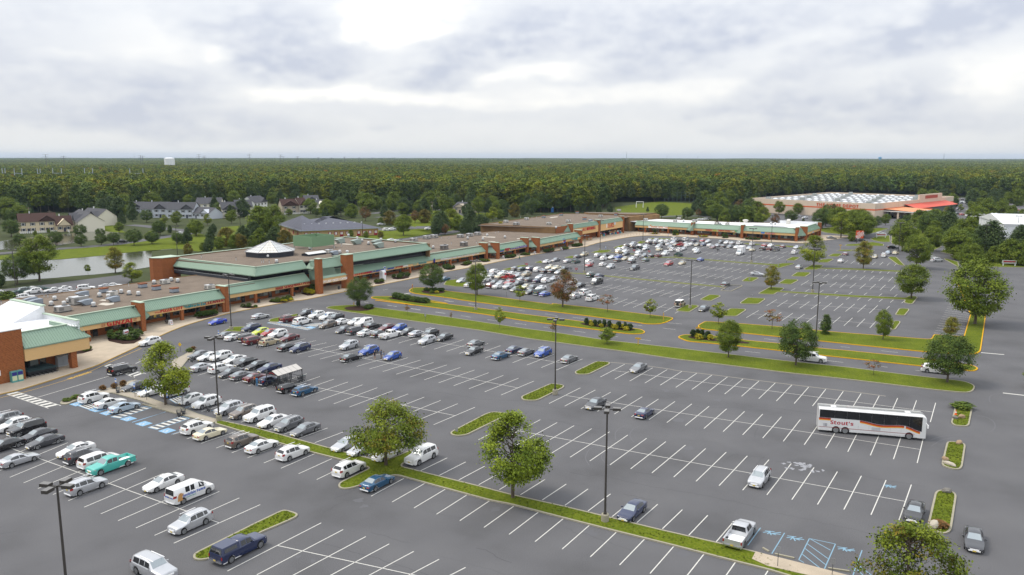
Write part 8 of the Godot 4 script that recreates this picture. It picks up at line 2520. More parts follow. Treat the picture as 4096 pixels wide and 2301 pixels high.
func cart_shelter() -> void:
	var a:=g("F",1065,1015); var b:=g("F",1185,1040); var c:=g("F",1410,940)
	var v:=(c-b).normalized(); var u:=(b-a).normalized()
	var wide:=2.6; var deep:=b.distance_to(c)
	var o:=thing("cart_shelter","black cart shelter with pale glazed roof and red gable sign","cart shelter",a,0)
	o.basis=Basis(u,Vector3.UP,u.cross(Vector3.UP))
	# local: x across, -z along
	var dirz:=signf(v.dot(o.basis.z))
	var black:=mat("cart_black")
	var s:=Shape.new()
	for x in [0.0,wide]:
		for k in 3:
			var z: float=dirz*deep*k/2.0
			s=Shape.new()
			s.box(Vector3(x,1.15,z),Vector3(.1,2.3,.1))
			part("post",s.mesh(),black,o)
		for y in [.25,.62,1.0]:
			s=Shape.new()
			s.box(Vector3(x,y,dirz*deep/2.0),Vector3(.05,.06,deep))
			part("rail",s.mesh(),black,o)
		s=Shape.new()
		for k in 14: s.box(Vector3(x,2.1,dirz*deep*(k+.5)/14.0),Vector3(.05,.28,.06))
		part("fretwork",s.mesh(),black,o)
		s=Shape.new()
		s.box(Vector3(x,2.28,dirz*deep/2.0),Vector3(.12,.1,deep+.2))
		part("eave_beam",s.mesh(),black,o)
	for k in 5:
		for sd in 2:
			s=Shape.new()
			var z0: float=dirz*deep*k/5.0; var z1: float=dirz*deep*(k+.96)/5.0
			var x0:=-.15 if sd==0 else wide+.15
			s.quad(Vector3(x0,2.34,z0),Vector3(wide/2,3.0,z0),Vector3(wide/2,3.0,z1),Vector3(x0,2.34,z1))
			part("roof_pane",s.mesh(),mat("shelter_pane",lin(.52,.49,.45),.35,0.0,.5),o)
	for z in [0.0,dirz*deep]:
		s=Shape.new()
		s.tri(Vector3(0,2.3,z),Vector3(wide,2.3,z),Vector3(wide/2,2.95,z))
		var gable:=part("gable",s.mesh(),black,o)
		s=Shape.new()
		for k in 4: s.box(Vector3(wide*.3+k*wide*.13,2.5+(.12 if k in [1,2] else 0.0),z-dirz*.02),Vector3(.16,.16,.02))
		part("red_letters",s.mesh(),mat("sign_red",lin(.50,.015,.015),.45),gable)
	s=Shape.new()
	s.box(Vector3(wide/2,.5,dirz*deep),Vector3(wide,.06,.06))
	s.box(Vector3(wide/2,1.0,dirz*deep),Vector3(wide,.06,.06))
	part("end_rail",s.mesh(),black,o)
	for k in 5: cart(a+u*(.8+(k % 2)*.9)+v*(1.2+k*.75),atan2(-v.x,-v.z),"cart parked inside the cart shelter","carts inside the cart shelter")

func street_things() -> void:
	# machines and boards by the shop fronts
	var q:=deg_to_rad(SN_A)
	for k in 2:
		var o:=thing("propane_locker","white and green drinks machine beside the cart rows" if k==0 else "second white and green drinks machine at the brick corner","vending machine",sn(-59.9+k*.95,22.55,.15),q)  # a pair of drinks vending machines
		var s:=Shape.new()
		s.span(Vector3(-.44,0,-.4),Vector3(.44,1.85,.4))
		part("cabinet",s.mesh(),mat("machine_teal",lin(.10,.33,.32),.4),o)
		s=Shape.new()
		s.span(Vector3(-.38,1.15,.4),Vector3(.38,1.75,.42))
		part("blue_panel",s.mesh(),mat("sign_navy"),o)
		s=Shape.new()
		s.span(Vector3(-.38,.3,.4),Vector3(.38,1.1,.42))
		part("picture_panel",s.mesh(),mat("machine_pale",lin(.55,.62,.40),.5),o)
	var o2:=thing("ice_chest","grey ice chest under the market canopy","ice chest",sn(-49.8,18.6,.15),q)
	var s2:=Shape.new()
	s2.span(Vector3(-.9,0,-.45),Vector3(.9,1.9,.45))
	part("cabinet",s2.mesh(),mat("machine_grey",lin(.40,.43,.46),.4),o2)
	for k in 2:
		s2=Shape.new()
		s2.span(Vector3(-.82+k*.84,.25,.45),Vector3(-.02+k*.84,1.8,.48))
		part("door",s2.mesh(),mat("machine_blue_grey",lin(.30,.34,.38),.4),o2)
	var o3:=thing("donation_bin","white curved-top kiosk with red panel before the insurance office","kiosk",g("J",1198,795,.15),q)
	s2=Shape.new()
	s2.span(Vector3(-.75,0,-.7),Vector3(.75,2.3,.7))
	s2.tube(Vector3(-.75,2.3,0),Vector3(.75,2.3,0),.7,.7,14)
	part("shell",s2.mesh(),mat("kiosk_white",lin(.72,.73,.75),.5),o3)
	s2=Shape.new()
	s2.span(Vector3(.1,1.5,.7),Vector3(.65,2.2,.73))
	part("red_panel",s2.mesh(),mat("sign_red"),o3)
	for b in [["E",1975,292,"white folding board sign before the pizza shop"],["K",905,808,"white folding board beside the long clipped hedge"],["K",1338,748,"white folding board below the purple banner"],["K",1705,692,"white folding board beside sage shrubs"],["E",1462,452,"white board sign among the clipped balls"]]:
		var o:=thing("board_sign",b[3],"board sign",g(b[0],b[1],b[2],.15),q+.15)
		var tallb:=1.9 if b[1]==1462 else 1.1
		for e in 2:
			var s:=Shape.new()
			s.box(Vector3(0,tallb*.5,.28-e*.56),Vector3(.72 if tallb<1.5 else 1.1,tallb,.04),Basis(Vector3(1,0,0),-.22+e*.44))
			part("leaf",s.mesh(),mat("kiosk_white"),o)
		for e in 3:
			var s:=Shape.new()
			s.box(Vector3(0,tallb*(.3+e*.22),.32+(tallb*.5-tallb*(.3+e*.22))*.22),Vector3(.5 if tallb<1.5 else .95,.1 if tallb<1.5 else .28,.02),Basis(Vector3(1,0,0),-.22))
			part("print_band",s.mesh(),[mat("sign_red"),mat("poster_dark",lin(.12,.11,.09),.7),mat("sign_dark_red")][e],o)
	for b in [["I",1575,1130],["I",2082,1030],["J",560,935],["J",1155,790],["K",128,905],["K",1268,735],["K",1760,648],["E",1632,365]]:
		var o:=thing("litter_bin","dark litter bin standing by a brick post","bin",g(b[0],b[1],b[2],.15),0,"litter bins along the shop fronts")
		var s:=Shape.new()
		s.lathe(Vector3.ZERO,[[.3,0],[.34,.85]],12)
		part("drum",s.mesh(),mat("bin_dark",lin(.03,.035,.04),.6),o)
		s=Shape.new()
		s.lathe(Vector3.ZERO,[[.36,.85],[.34,.95],[.14,1.02],[0,1.02]],12)
		part("lid",s.mesh(),mat("bin_dark"),o)
	# goods piled on the pavement before the two stores
	var hues:=[lin(.45,.06,.05),lin(.55,.45,.30),lin(.05,.25,.30),lin(.60,.58,.52),lin(.30,.17,.06),lin(.08,.12,.25),lin(.40,.30,.08),lin(.30,.05,.15)]
	var r:=RandomNumberGenerator.new()
	r.seed=12
	for k in 46:
		var first:=k<14
		var s0:=r.randf_range(190,205) if first else r.randf_range(219,241)
		var n0:=r.randf_range(-7.0,-4.4) if first else r.randf_range(-10.6,-8.4)
		var o:=thing("sale_goods","outdoor chair or table set out by the craft store" if first else "boxed goods stacked before the discount store","goods",sn(s0,n0,.14),r.randf()*TAU,"goods set out by the craft store" if first else "goods stacked before the discount store")
		var m:=mat("goods_%d" % (4 if first and k % 3 else k % 8),hues[4 if first and k % 3 else k % 8],.7)
		var h:=r.randf_range(.6,1.1) if first else r.randf_range(.7,1.9)
		var s:=Shape.new()
		if first:
			s.box(Vector3(0,.42,0),Vector3(.6,.06,.6))
			part("seat",s.mesh(),m,o)
			s=Shape.new()
			s.box(Vector3(0,.75,-.28),Vector3(.6,.65,.05),Basis(Vector3(1,0,0),-.15))
			part("backrest",s.mesh(),m,o)
			for e in [[-.26,-.26],[.26,-.26],[-.26,.26],[.26,.26]]:
				s=Shape.new()
				s.box(Vector3(e[0],.21,e[1]),Vector3(.05,.42,.05))
				part("leg",s.mesh(),m,o)
		else:
			s.box(Vector3(0,h*.3,0),Vector3(.9,h*.6,.7))
			part("lower_box",s.mesh(),m,o)
			s=Shape.new()
			s.box(Vector3(.05,h*.8,0),Vector3(.7,h*.4,.6),Basis(Vector3.UP,r.randf()*.5))
			part("upper_box",s.mesh(),mat("goods_%d" % ((k+3) % 8),hues[(k+3) % 8],.7),o)
	# hoop rails along the kerb of the two stores
	for k in 22:
		var t:=k/21.0
		var c:=g("X",lerpf(640,2050,t),300-100*sin(t*1.35),.14)
		var o:=thing("hoop_rail","low rusty hoop rail on the pavement edge","rail",c,q-PI/2*clampf(t*1.6-.5,0,1),"hoop rails along the pavement edge")
		var s:=Shape.new()
		s.tube(Vector3(-.9,.9,0),Vector3(.9,.9,0),.03,.03,5)
		part("bar",s.mesh(),mat("rail_rust",lin(.36,.22,.12),.8),o)
		for e in [-.9,.9]:
			s=Shape.new()
			s.tube(Vector3(e,0,0),Vector3(e,.9,0),.03,.03,5)
			part("leg",s.mesh(),mat("rail_rust"),o)

# ---- people: one continuous surface round a skeleton, meshed as surface nets
func person(at: Vector3,turn: float,label: String,pose: Dictionary,hues: Dictionary,h:=1.7) -> void:
	var k:=h/1.75
	var st: float=pose.get("stride",.0); var arm: float=pose.get("arm",.0); var armr: float=pose.get("armr",arm)
	# bones: from, to, radius, radius, colour
	var B:=[]
	var hip:=.92
	for sd in [-1.0,1.0]:
		var sw: float=st*sd
		var knee:=Vector3(sd*.10,.50,-sin(sw)*.40); var foot:=Vector3(sd*.11,.08,-sin(sw*.7)*.75+(.10 if sw<0 else 0.0))
		B.append([Vector3(sd*.095,hip,0),knee,.085,.062,"leg"])
		B.append([knee,foot,.058,.040,"shin"])
		B.append([foot+Vector3(0,-.035,.03),foot+Vector3(0,-.045,-.16),.045,.035,"shoe"])
		var aa:=arm if sd<0 else armr
		var sh:=Vector3(sd*.19,1.43,0); var el:=sh+Vector3(sd*.05,-.28*cos(aa*.5),-.28*sin(aa*.5)); var ha:=el+Vector3(-sd*.01,-.25*cos(aa),-.25*sin(aa))
		B.append([sh,el,.052,.042,"sleeve"])
		B.append([el,ha,.040,.028,"skin"])
		var fd:=(ha-el).normalized()
		B.append([ha,ha+fd*.07,.036,.030,"skin"])
		for f in 4: B.append([ha+fd*.06+Vector3(0,0,(f-1.5)*.022),ha+fd*(.155-absf(f-1.4)*.012)+Vector3(-sd*.012,0,(f-1.5)*.024),.012,.010,"skin"])
		B.append([ha+fd*.03+Vector3(0,0,-.03),ha+fd*.09+Vector3(-sd*.02,0,-.06),.013,.011,"skin"])
	B.append([Vector3(0,hip+.02,0),Vector3(0,1.15,-.01),.135,.125,"hip"])
	B.append([Vector3(-.07,1.30,-.01),Vector3(.07,1.30,-.01),.125,.125,"top"])
	B.append([Vector3(-.14,1.43,0),Vector3(.14,1.43,0),.070,.070,"top"])
	B.append([Vector3(0,1.44,0),Vector3(0,1.54,-.01),.055,.05,"skin"])
	B.append([Vector3(0,1.60,-.015),Vector3(0,1.66,-.005),.080,.092,"skin"])
	B.append([Vector3(0,1.62,-.095),Vector3(0,1.60,-.108),.016,.018,"skin"])
	for sd in [-1.0,1.0]: B.append([Vector3(sd*.088,1.635,0),Vector3(sd*.092,1.60,.005),.018,.012,"skin"])
	B.append([Vector3(0,1.69,.025),Vector3(0,1.60-float(pose.get("hair",.0)),.055),.088,.075,"hair"])
	var cell:=.03
	var field:={}
	for b in B:
		var a: Vector3=b[0]; var e: Vector3=b[1]
		var R: float=maxf(b[2],b[3])+cell*2.0
		var lo:=(a.min(e)-Vector3.ONE*R)/cell; var hi:=(a.max(e)+Vector3.ONE*R)/cell
		var ab:=e-a
		for x in range(floori(lo.x),ceili(hi.x)+1):
			for y in range(floori(lo.y),ceili(hi.y)+1):
				for z in range(floori(lo.z),ceili(hi.z)+1):
					var p:=Vector3(x,y,z)*cell
					var t:=clampf((p-a).dot(ab)/maxf(ab.length_squared(),1e-6),0,1)
					var d:=p.distance_to(a+ab*t)-lerpf(b[2],b[3],t)
					var key:=Vector3i(x,y,z)
					if field.has(key):
						var o: Array=field[key]
						var m:=clampf(.5+.5*(o[0]-d)/.03,0,1)
						field[key]=[lerpf(o[0],d,m)-.03*m*(1-m),b[4] if d<o[0] else o[1]]
					else: field[key]=[d,b[4]]
	var val:=func(key: Vector3i) -> float: return field[key][0] if field.has(key) else .2
	var verts:={}
	for key in field:
		var sum:=Vector3.ZERO
		var n:=0
		for e in [[0,1],[0,2],[0,4],[1,3],[1,5],[2,3],[2,6],[3,7],[4,5],[4,6],[5,7],[6,7]]:
			var i:=Vector3i(e[0] & 1,(e[0] >> 1) & 1,e[0] >> 2); var j:=Vector3i(e[1] & 1,(e[1] >> 1) & 1,e[1] >> 2)
			var vi: float=val.call(key+i); var vj: float=val.call(key+j)
			if (vi<0)!=(vj<0):
				sum+=Vector3(key)+Vector3(i).lerp(Vector3(j),vi/(vi-vj))
				n+=1
		if n: verts[key]=sum/n*cell
	var s:=SurfaceTool.new()
	s.begin(Mesh.PRIMITIVE_TRIANGLES)
	for key in field:
		var v0: float=field[key][0]
		for ax in 3:
			var d:=Vector3i.ZERO
			d[ax]=1
			var v1: float=val.call(key+d)
			if (v0<0)==(v1<0): continue
			var u:=Vector3i.ZERO; var w:=Vector3i.ZERO
			u[(ax+1) % 3]=1
			w[(ax+2) % 3]=1
			var q:=[key,key-u,key-u-w,key-w]
			var ok:=true
			for c in q: ok=ok and verts.has(c)
			if not ok: continue
			if v0>0: q.reverse()
			var part_: String=field[key][1] if v0<0 else field[key+d][1]
			var mid: Vector3=verts[q[0]]
			var col: Color=hues.get(part_,hues.top)
			if part_=="hip": col=hues.top if mid.y>pose.get("hem",.98) else hues.leg
			if part_=="leg" and mid.y<pose.get("cut",.0): col=hues.skin
			if part_=="shin": col=hues.skin if pose.get("cut",.0)>.3 else hues.leg
			if part_=="sleeve": col=hues.top if mid.y>1.22 else hues.skin
			s.set_color(col)
			for c in [0,2,1,0,3,2]: s.add_vertex(verts[q[c]]*k)
	s.generate_normals()
	var m:=mat("people",Color(1,1,1),.85)
	m.vertex_color_use_as_albedo=true
	var o:=thing("person",label,"person",at,turn)
	part("body",s.commit(),m,o)
	for sd in [-1.0,1.0]:
		var e:=Shape.new()
		e.box(Vector3(sd*.032,1.645,-.093)*k,Vector3(.022,.012,.01))
		part("eye",e.mesh(),mat("trim_black"),o)
	var mouth:=Shape.new()
	mouth.box(Vector3(0,1.575,-.09)*k,Vector3(.045,.01,.012))
	part("mouth",mouth.mesh(),mat("lip",lin(.30,.10,.08),.6),o)

func people() -> void:
	var tan:=Color(.42,.24,.16); var brown:=Color(.20,.10,.06)
	var dark:=Color(.02,.02,.025); var black:=Color(.012,.012,.014)
	var hair:=Color(.03,.018,.012)
	var v:=deg_to_rad(-STALL)
	person(g("F",958,562),v-1.3,"person in dark clothes with long reddish hair pushing a cart",{"stride": .55,"arm": 1.3,"hair": .14},{"top": dark,"leg": black,"skin": tan,"hair": Color(.22,.08,.03),"shoe": Color(.3,.22,.16)},1.68)
	person(g("F",950,1008),v+.3,"person in blue shirt and blue trousers behind an open hatchback",{"arm": .8,"armr": .3},{"top": Color(.06,.22,.42),"leg": Color(.07,.22,.40),"skin": brown,"hair": hair,"shoe": Color(.35,.33,.3)},1.75)
	person(g("F",925,985),v+2.0,"person in orange top beside the person in blue",{"arm": .6},{"top": Color(.62,.14,.03),"leg": dark,"skin": tan,"hair": hair,"shoe": dark},1.6)
	person(g("G",287,688),v-2.2,"person in black top and dark shorts by the blue car",{"arm": .7,"cut": .62,"hair": .1},{"top": black,"leg": Color(.03,.04,.08),"skin": tan,"hair": hair,"shoe": Color(.45,.35,.3)},1.68)
	person(g("G",362,680),v+2.6,"person in denim jacket and short skirt, arm lifted",{"arm": 1.2,"armr": .2,"cut": .68,"hair": .16},{"top": Color(.03,.05,.10),"leg": Color(.03,.05,.10),"skin": brown,"hair": hair,"shoe": dark},1.7)
	person(g("G",393,702),v+1.2,"person in checked shirt and pale shorts by the car door",{"arm": .5,"cut": .55},{"top": Color(.18,.20,.26),"leg": Color(.55,.56,.58),"skin": tan,"hair": Color(.10,.06,.04),"shoe": Color(.3,.25,.2)},1.75)
	person(g("K",1130,833),v+1.9,"person in green shirt and blue jeans crossing the shop lane",{"stride": .6,"arm": .5,"armr": -.3},{"top": Color(.06,.30,.10),"leg": Color(.03,.05,.12),"skin": brown,"hair": hair,"shoe": Color(.4,.38,.36)},1.78)
	person(g("K",797,795,.15),v+1.0,"person in white top under the medical centre canopy",{"arm": .4},{"top": Color(.62,.64,.66),"leg": Color(.25,.3,.35),"skin": tan,"hair": hair,"shoe": dark},1.7)
	person(g("X",1486,800),v+.6,"person in white shirt and dark shorts walking between cars",{"stride": .4,"arm": .3,"cut": .6},{"top": Color(.66,.68,.72),"leg": dark,"skin": brown,"hair": hair,"shoe": dark},1.8)
	person(g("X",1665,765),v-.6,"person in pale blue top beside a dark green sedan",{"arm": .4},{"top": Color(.42,.46,.52),"leg": Color(.2,.28,.42),"skin": tan,"hair": Color(.3,.12,.06),"shoe": dark},1.72)
	person(g("J",1602,695,.15),v+1.3,"person in grey clothes walking past the dental office",{"stride": .4,"arm": .4},{"top": Color(.22,.18,.16),"leg": dark,"skin": tan,"hair": hair,"shoe": dark},1.7)

# ---- buildings and masts beyond the plaza
func far() -> void:
	home_store()
	school()
	white_building()
	townhouses()
	masts()
	field_things()

func rect_from(a: Vector3,b: Vector3,deep: float) -> Line:
	return Line.new(Vector2(a.x,a.z),Vector2(b.x,b.z))

func home_store() -> void:
	var B:=sn_thing("home_store","large cream warehouse store with orange stripe, entry canopy and roof lights")
	var cream:=grained("cream_panel",lin(.66,.54,.42),.9,12.0,.12,0.0,0.0,.03,91)
	var orange:=mat("store_orange",lin(.62,.115,.03),.6)
	var P:=[[436,-2],[412,81],[545,112],[566,22]]
	var hh:=9.6
	for k in 4:
		var a=P[k]; var b=P[(k+1) % 4]
		var f:=Line.new(Vector2(a[0],a[1]),Vector2(b[0],b[1]))
		var s:=Shape.new()
		lbox(s,f,-.2,f.l+.2,.05,hh,-.4,.4)
		part("wall",s.mesh(),cream,B)
		if k<2:
			s=Shape.new()
			lbox(s,f,-.2,f.l+.2,5.3,6.1,-.45,.45)
			part("orange_stripe",s.mesh(),orange,B)
			for j in int(f.l/7.0):
				s=Shape.new()
				lbox(s,f,j*7.0,j*7.0+.12,.05,hh-.02,.4,.43)
				part("panel_joint",s.mesh(),mat("panel_joint",lin(.50,.40,.31),.9),B)
	slab(B,"roof",P,8.4,8.7,grained("pale_grey_roof",lin(.36,.37,.38),.9,11.0,.3,60.0,.3,.06,92))
	var r:=RandomNumberGenerator.new()
	r.seed=8
	for i in 12:
		for j in 8:
			var u:=(i+.6)/12.4; var v:=(j+.7)/8.6
			var c:=(Vector2(P[1][0],P[1][1]).lerp(Vector2(P[2][0],P[2][1]),u)).lerp(Vector2(P[0][0],P[0][1]).lerp(Vector2(P[3][0],P[3][1]),u),v)
			if (i*3+j*5) % 7==0:
				var s:=Shape.new()
				s.box(Vector3(c.x,9.6,c.y),Vector3(4.2,1.9,2.6))
				part("roof_unit",s.mesh(),mat("store_unit",lin(.34,.36,.34),.7),B)
			else:
				var s:=Shape.new()
				for q in [[1.0,8.7,.82,9.2],[.82,9.2,.3,9.5]]:
					for e in 4:
						var d:=[Vector2(-.8,-1.5),Vector2(.8,-1.5),Vector2(.8,1.5),Vector2(-.8,1.5)]
						var a: Vector2=d[e]; var b: Vector2=d[(e+1) % 4]
						s.quad(Vector3(c.x+a.x*q[0],q[1],c.y+a.y*q[0]),Vector3(c.x+b.x*q[0],q[1],c.y+b.y*q[0]),Vector3(c.x+b.x*q[2],q[3],c.y+b.y*q[2]),Vector3(c.x+a.x*q[2],q[3],c.y+a.y*q[2]))
				s.box(Vector3(c.x,9.48,c.y),Vector3(.5,.05,.9))
				part("roof_light",s.mesh(),mat("roof_light_white",lin(.80,.82,.84),.4),B)
	# entrance canopies on the front that faces right
	var f:=Line.new(Vector2(412,81),Vector2(545,112))
	var s:=Shape.new()
	s.quad(f.at(12,5.8,.4),f.at(44,5.8,.4),f.at(44,4.9,18),f.at(12,4.9,18))
	part("canopy_top",s.mesh(),mat("canopy_orange",lin(.70,.26,.10),.6),B)
	s=Shape.new()
	lbox(s,f,12,44,4.2,4.88,.4,18)
	part("canopy_edge",s.mesh(),mat("canopy_white",lin(.68,.66,.62),.6),B)
	s=Shape.new()
	lbox(s,f,43.9,44.2,3.2,5.4,6,18.2)
	part("canopy_end",s.mesh(),orange,B)
	for x in [13,23,33,43]:
		for z in [9.0,17.2]:
			s=Shape.new()
			lbox(s,f,x-.5,x+.5,.05,4.2,z-.5,z+.5)
			part("column",s.mesh(),cream,B)
	s=Shape.new()
	s.quad(f.at(44.5,7.4,.45),f.at(120,7.4,.45),f.at(120,5.0,9),f.at(44.5,5.0,9))
	part("awning",s.mesh(),mat("awning_red",lin(.60,.075,.035),.6),B)
	s=Shape.new()
	lbox(s,f,46,119,.05,4.6,7.4,7.8)
	part("garden_front",s.mesh(),mat("shade_net",lin(.12,.14,.12),.8),B)
	s=Shape.new()
	lbox(s,f,70,112,7.4,12.8,-.6,.6)
	part("sign_parapet",s.mesh(),cream,B)
	s=Shape.new()
	lbox(s,f,80,103,9.9,12.0,.6,.75)
	part("parapet_lettering_board",s.mesh(),mat("letters_brick",lin(.36,.06,.03),.6),B)
	for x in [16,20,25]:
		s=Shape.new()
		lbox(s,f,x,x+3.2,.05,3.8,.42,.5)
		part("door",s.mesh(),mat("shop_glass"),B)
	# letters on the long wall
	var w:=Line.new(Vector2(436,-2),Vector2(412,81))
	var o:=thing("wall_lettering","orange capital letters on the long cream store wall","sign",SN_O,deg_to_rad(SN_A))
	var t:=text("THE HOME DEPOT",1.9,mat("letters_orange",lin(.55,.09,.02),.5),o,w.at(62,7.35,.5),0.0,true,"lettering",.2,false,1.25)
	t.basis=w.basis()*Basis.from_scale(Vector3(1.25,1,1))
	# the square pylon sign
	var p:=g("M",2022,590)
	o=thing("pylon_sign","square orange pylon sign with white slanted stencil words","sign",p,deg_to_rad(-14))
	var q:=g("M",2022,470,0.0)
	var top:=tall("M",2022,590,420); var bot:=tall("M",2022,590,522)
	var half:=(top-bot)/2.0
	s=Shape.new()
	s.box(Vector3(0,(top+bot)/2,0),Vector3(half*1.9,half*2,.5))
	part("panel",s.mesh(),mat("pylon_orange",lin(.66,.085,.02),.5),o)
	for k in 3:
		var words:=text(["THE","HOME","DEPOT"][k],half*[.36,.58,.5][k],mat("sign_white"),o,Vector3([-.35,0,.25][k]*half,(top+bot)/2+[.45,0,-.5][k]*half,.27),0.0,true,"word",.03)
		words.rotation.z=.62
	for x in [-.7,.7]:
		s=Shape.new()
		s.box(Vector3(x*half,bot/2,0),Vector3(.25,bot,.25))
		part("leg",s.mesh(),mat("lamp_bronze"),o)
	for b in [["N",360,580,530,"low white sign with a red panel on the lawn"],["N",1842,905,835,"low grey sign board with red and yellow lines by the road"]]:
		var hh2:=tall(b[0],b[1],b[2],b[3])
		o=thing("low_sign",b[4],"sign",g(b[0],b[1],b[2]),deg_to_rad(-12))
		s=Shape.new()
		s.box(Vector3(0,hh2*.7,0),Vector3(4.6,hh2*.55,.2))
		part("panel",s.mesh(),mat("board_grey",lin(.45,.46,.42),.6) if b[1]>1000 else mat("kiosk_white"),o)
		s=Shape.new()
		s.box(Vector3(0,hh2*.75,.12),Vector3(3.8,hh2*.22,.04))
		part("red_strip",s.mesh(),mat("sign_dark_red"),o)
		for x in [-1.9,1.9]:
			s=Shape.new()
			s.box(Vector3(x,hh2*.25,0),Vector3(.3,hh2*.5,.2))
			part("leg",s.mesh(),mat("kiosk_white"),o)

func hip_roof(s: Shape,a: Vector2,b: Vector2,c: Vector2,d: Vector2,y0: float,y1: float,inset: float) -> void:
	# rectangle a b c d; ridge runs along a->b
	var m0:=(a+d)/2.0; var m1:=(b+c)/2.0
	var dir:=(m1-m0).normalized()
	m0+=dir*inset
	m1-=dir*inset
	var V:=func(p: Vector2,y: float) -> Vector3: return Vector3(p.x,y,p.y)
	s.quad(V.call(a,y0),V.call(b,y0),V.call(m1,y1),V.call(m0,y1))
	s.quad(V.call(c,y0),V.call(d,y0),V.call(m0,y1),V.call(m1,y1))
	s.tri(V.call(b,y0),V.call(c,y0),V.call(m1,y1))
	s.tri(V.call(d,y0),V.call(a,y0),V.call(m0,y1))

func school() -> void:
	var A:=g("P",280,868,3.7); var Bp:=g("P",515,938,3.7); var C:=g("P",1345,905,3.7)
	var o:=thing("school_building","yellow school with grey-blue hipped roof and red windows","building")
	var a:=Vector2(Bp.x,Bp.z); var b:=Vector2(C.x,C.z); var d:=Vector2(A.x,A.z)
	var c:=b+(d-a)
	var wall:=grained("yellow_block",lin(.56,.40,.20),.9,5.0,.2,0.0,0.0,.05,94)
	var roof:=grained("blue_grey_shingle",lin(.155,.160,.195),.95,3.0,.35,20.0,.2,.12,95)
	var s:=Shape.new()
	var mid:=(a+b+c+d)/4.0
	var inn:=PackedVector2Array()
	for q in [a,b,c,d]: inn.append(q.move_toward(mid,1.4))
	s.prism(inn,0,3.6)
	part("wall",s.mesh(),wall,o)
	s=Shape.new()
	hip_roof(s,a,b,c,d,3.7,8.4,a.distance_to(d)*.5)
	part("roof",s.mesh(),roof,o)
	s=Shape.new()
	hip_roof(s,a.lerp(b,.02) ,a.lerp(b,.34),d.lerp(c,.34),d.lerp(c,.02),3.72,9.2,6.0)
	part("cross_roof",s.mesh(),roof,o)
	s=Shape.new()
	var f:=Line.new(inn[0],inn[1])
	if f.o.dot(a-mid)<0.0: f=Line.new(inn[1],inn[0])
	lbox(s,f,0,f.l,2.9,3.3,0,.06)
	part("yellow_band",s.mesh(),mat("band_yellow",lin(.66,.42,.05),.8),o)
	s=Shape.new()
	for e in [[a,b],[d,a]]:
		var q: Vector2=e[0]; var w: Vector2=e[1]
		s.quad(Vector3(q.x,3.35,q.y),Vector3(w.x,3.35,w.y),Vector3(w.x,3.72,w.y),Vector3(q.x,3.72,q.y))
	part("eave_board",s.mesh(),mat("eave_grey",lin(.34,.38,.42),.6),o)
	for k in 13:
		if k in [3,8]: continue
		s=Shape.new()
		var x:=1.2+k*f.l/13.2
		lbox(s,f,x,x+1.7,.9 if k % 3 else .1,2.5,0,.08)
		var w2:=part("window",s.mesh(),mat("frame_red",lin(.32,.012,.02),.6),o)
		s=Shape.new()
		lbox(s,f,x+.35,x+.8,1.1,2.3,.08,.1)
		lbox(s,f,x+.95,x+1.4,1.1,2.3,.08,.1)
		part("panes",s.mesh(),mat("roof_light_white",lin(.80,.82,.84),.4),w2)
	var f2:=Line.new(inn[3],inn[0])
	if f2.o.dot((a+d)/2.0-mid)<0.0: f2=Line.new(inn[0],inn[3])
	for k in 5:
		s=Shape.new()
		var x:=2.0+k*f2.l/5.2
		lbox(s,f2,x,x+1.6,.9,2.5,0,.08)
		part("window",s.mesh(),mat("frame_red"),o)
	for k in 9:
		s=Shape.new()
		var q:=a.lerp(b,.12+k*.09).lerp(d.lerp(c,.12+k*.09),.22)
		s.box(Vector3(q.x,5.9,q.y),Vector3(.6,.5,.6))
		part("roof_vent",s.mesh(),mat("vent_white"),o)

func white_building() -> void:
	var a:=g("N",1768,602); var dir:=Vector3(.94,0,.34).normalized(); var back:=Vector3(.30,0,-.95).normalized()
	var o:=thing("metal_building","white metal building with low gable roof and small windows","building",a,0)
	o.basis=Basis(dir,Vector3.UP,-back)
	var white:=grained("white_siding",lin(.70,.72,.74),.6,7.0,.10,0.0,0.0,.03,96)
	var s:=Shape.new()
	s.span(Vector3(0,0,-46),Vector3(44,7.4,0))
	part("wall",s.mesh(),white,o)
	s=Shape.new()
	for sd in 2:
		var z0:=.4 if sd==0 else -46.4
		s.quad(Vector3(-.5,7.4,z0),Vector3(44.5,7.4,z0),Vector3(44.5,10.8,-23),Vector3(-.5,10.8,-23))
	s.tri(Vector3(-.5,7.4,.4),Vector3(-.5,7.4,-46.4),Vector3(-.5,10.8,-23))
	part("roof",s.mesh(),mat("roof_white_metal",lin(.66,.67,.68),.5),o)
	for x in [7.0,21.0,30.0]:
		s=Shape.new()
		s.span(Vector3(x,3.0,0),Vector3(x+3.4,4.6,.06))
		var w:=part("window",s.mesh(),mat("shop_frame"),o)
		s=Shape.new()
		s.span(Vector3(x+.15,3.1,.06),Vector3(x+3.25,4.5,.08))
		part("pane",s.mesh(),mat("shop_glass"),w)
	s=Shape.new()
	s.span(Vector3(-.05,6.2,-.05),Vector3(44,6.35,.05))
	part("trim",s.mesh(),mat("pale_trim"),o)

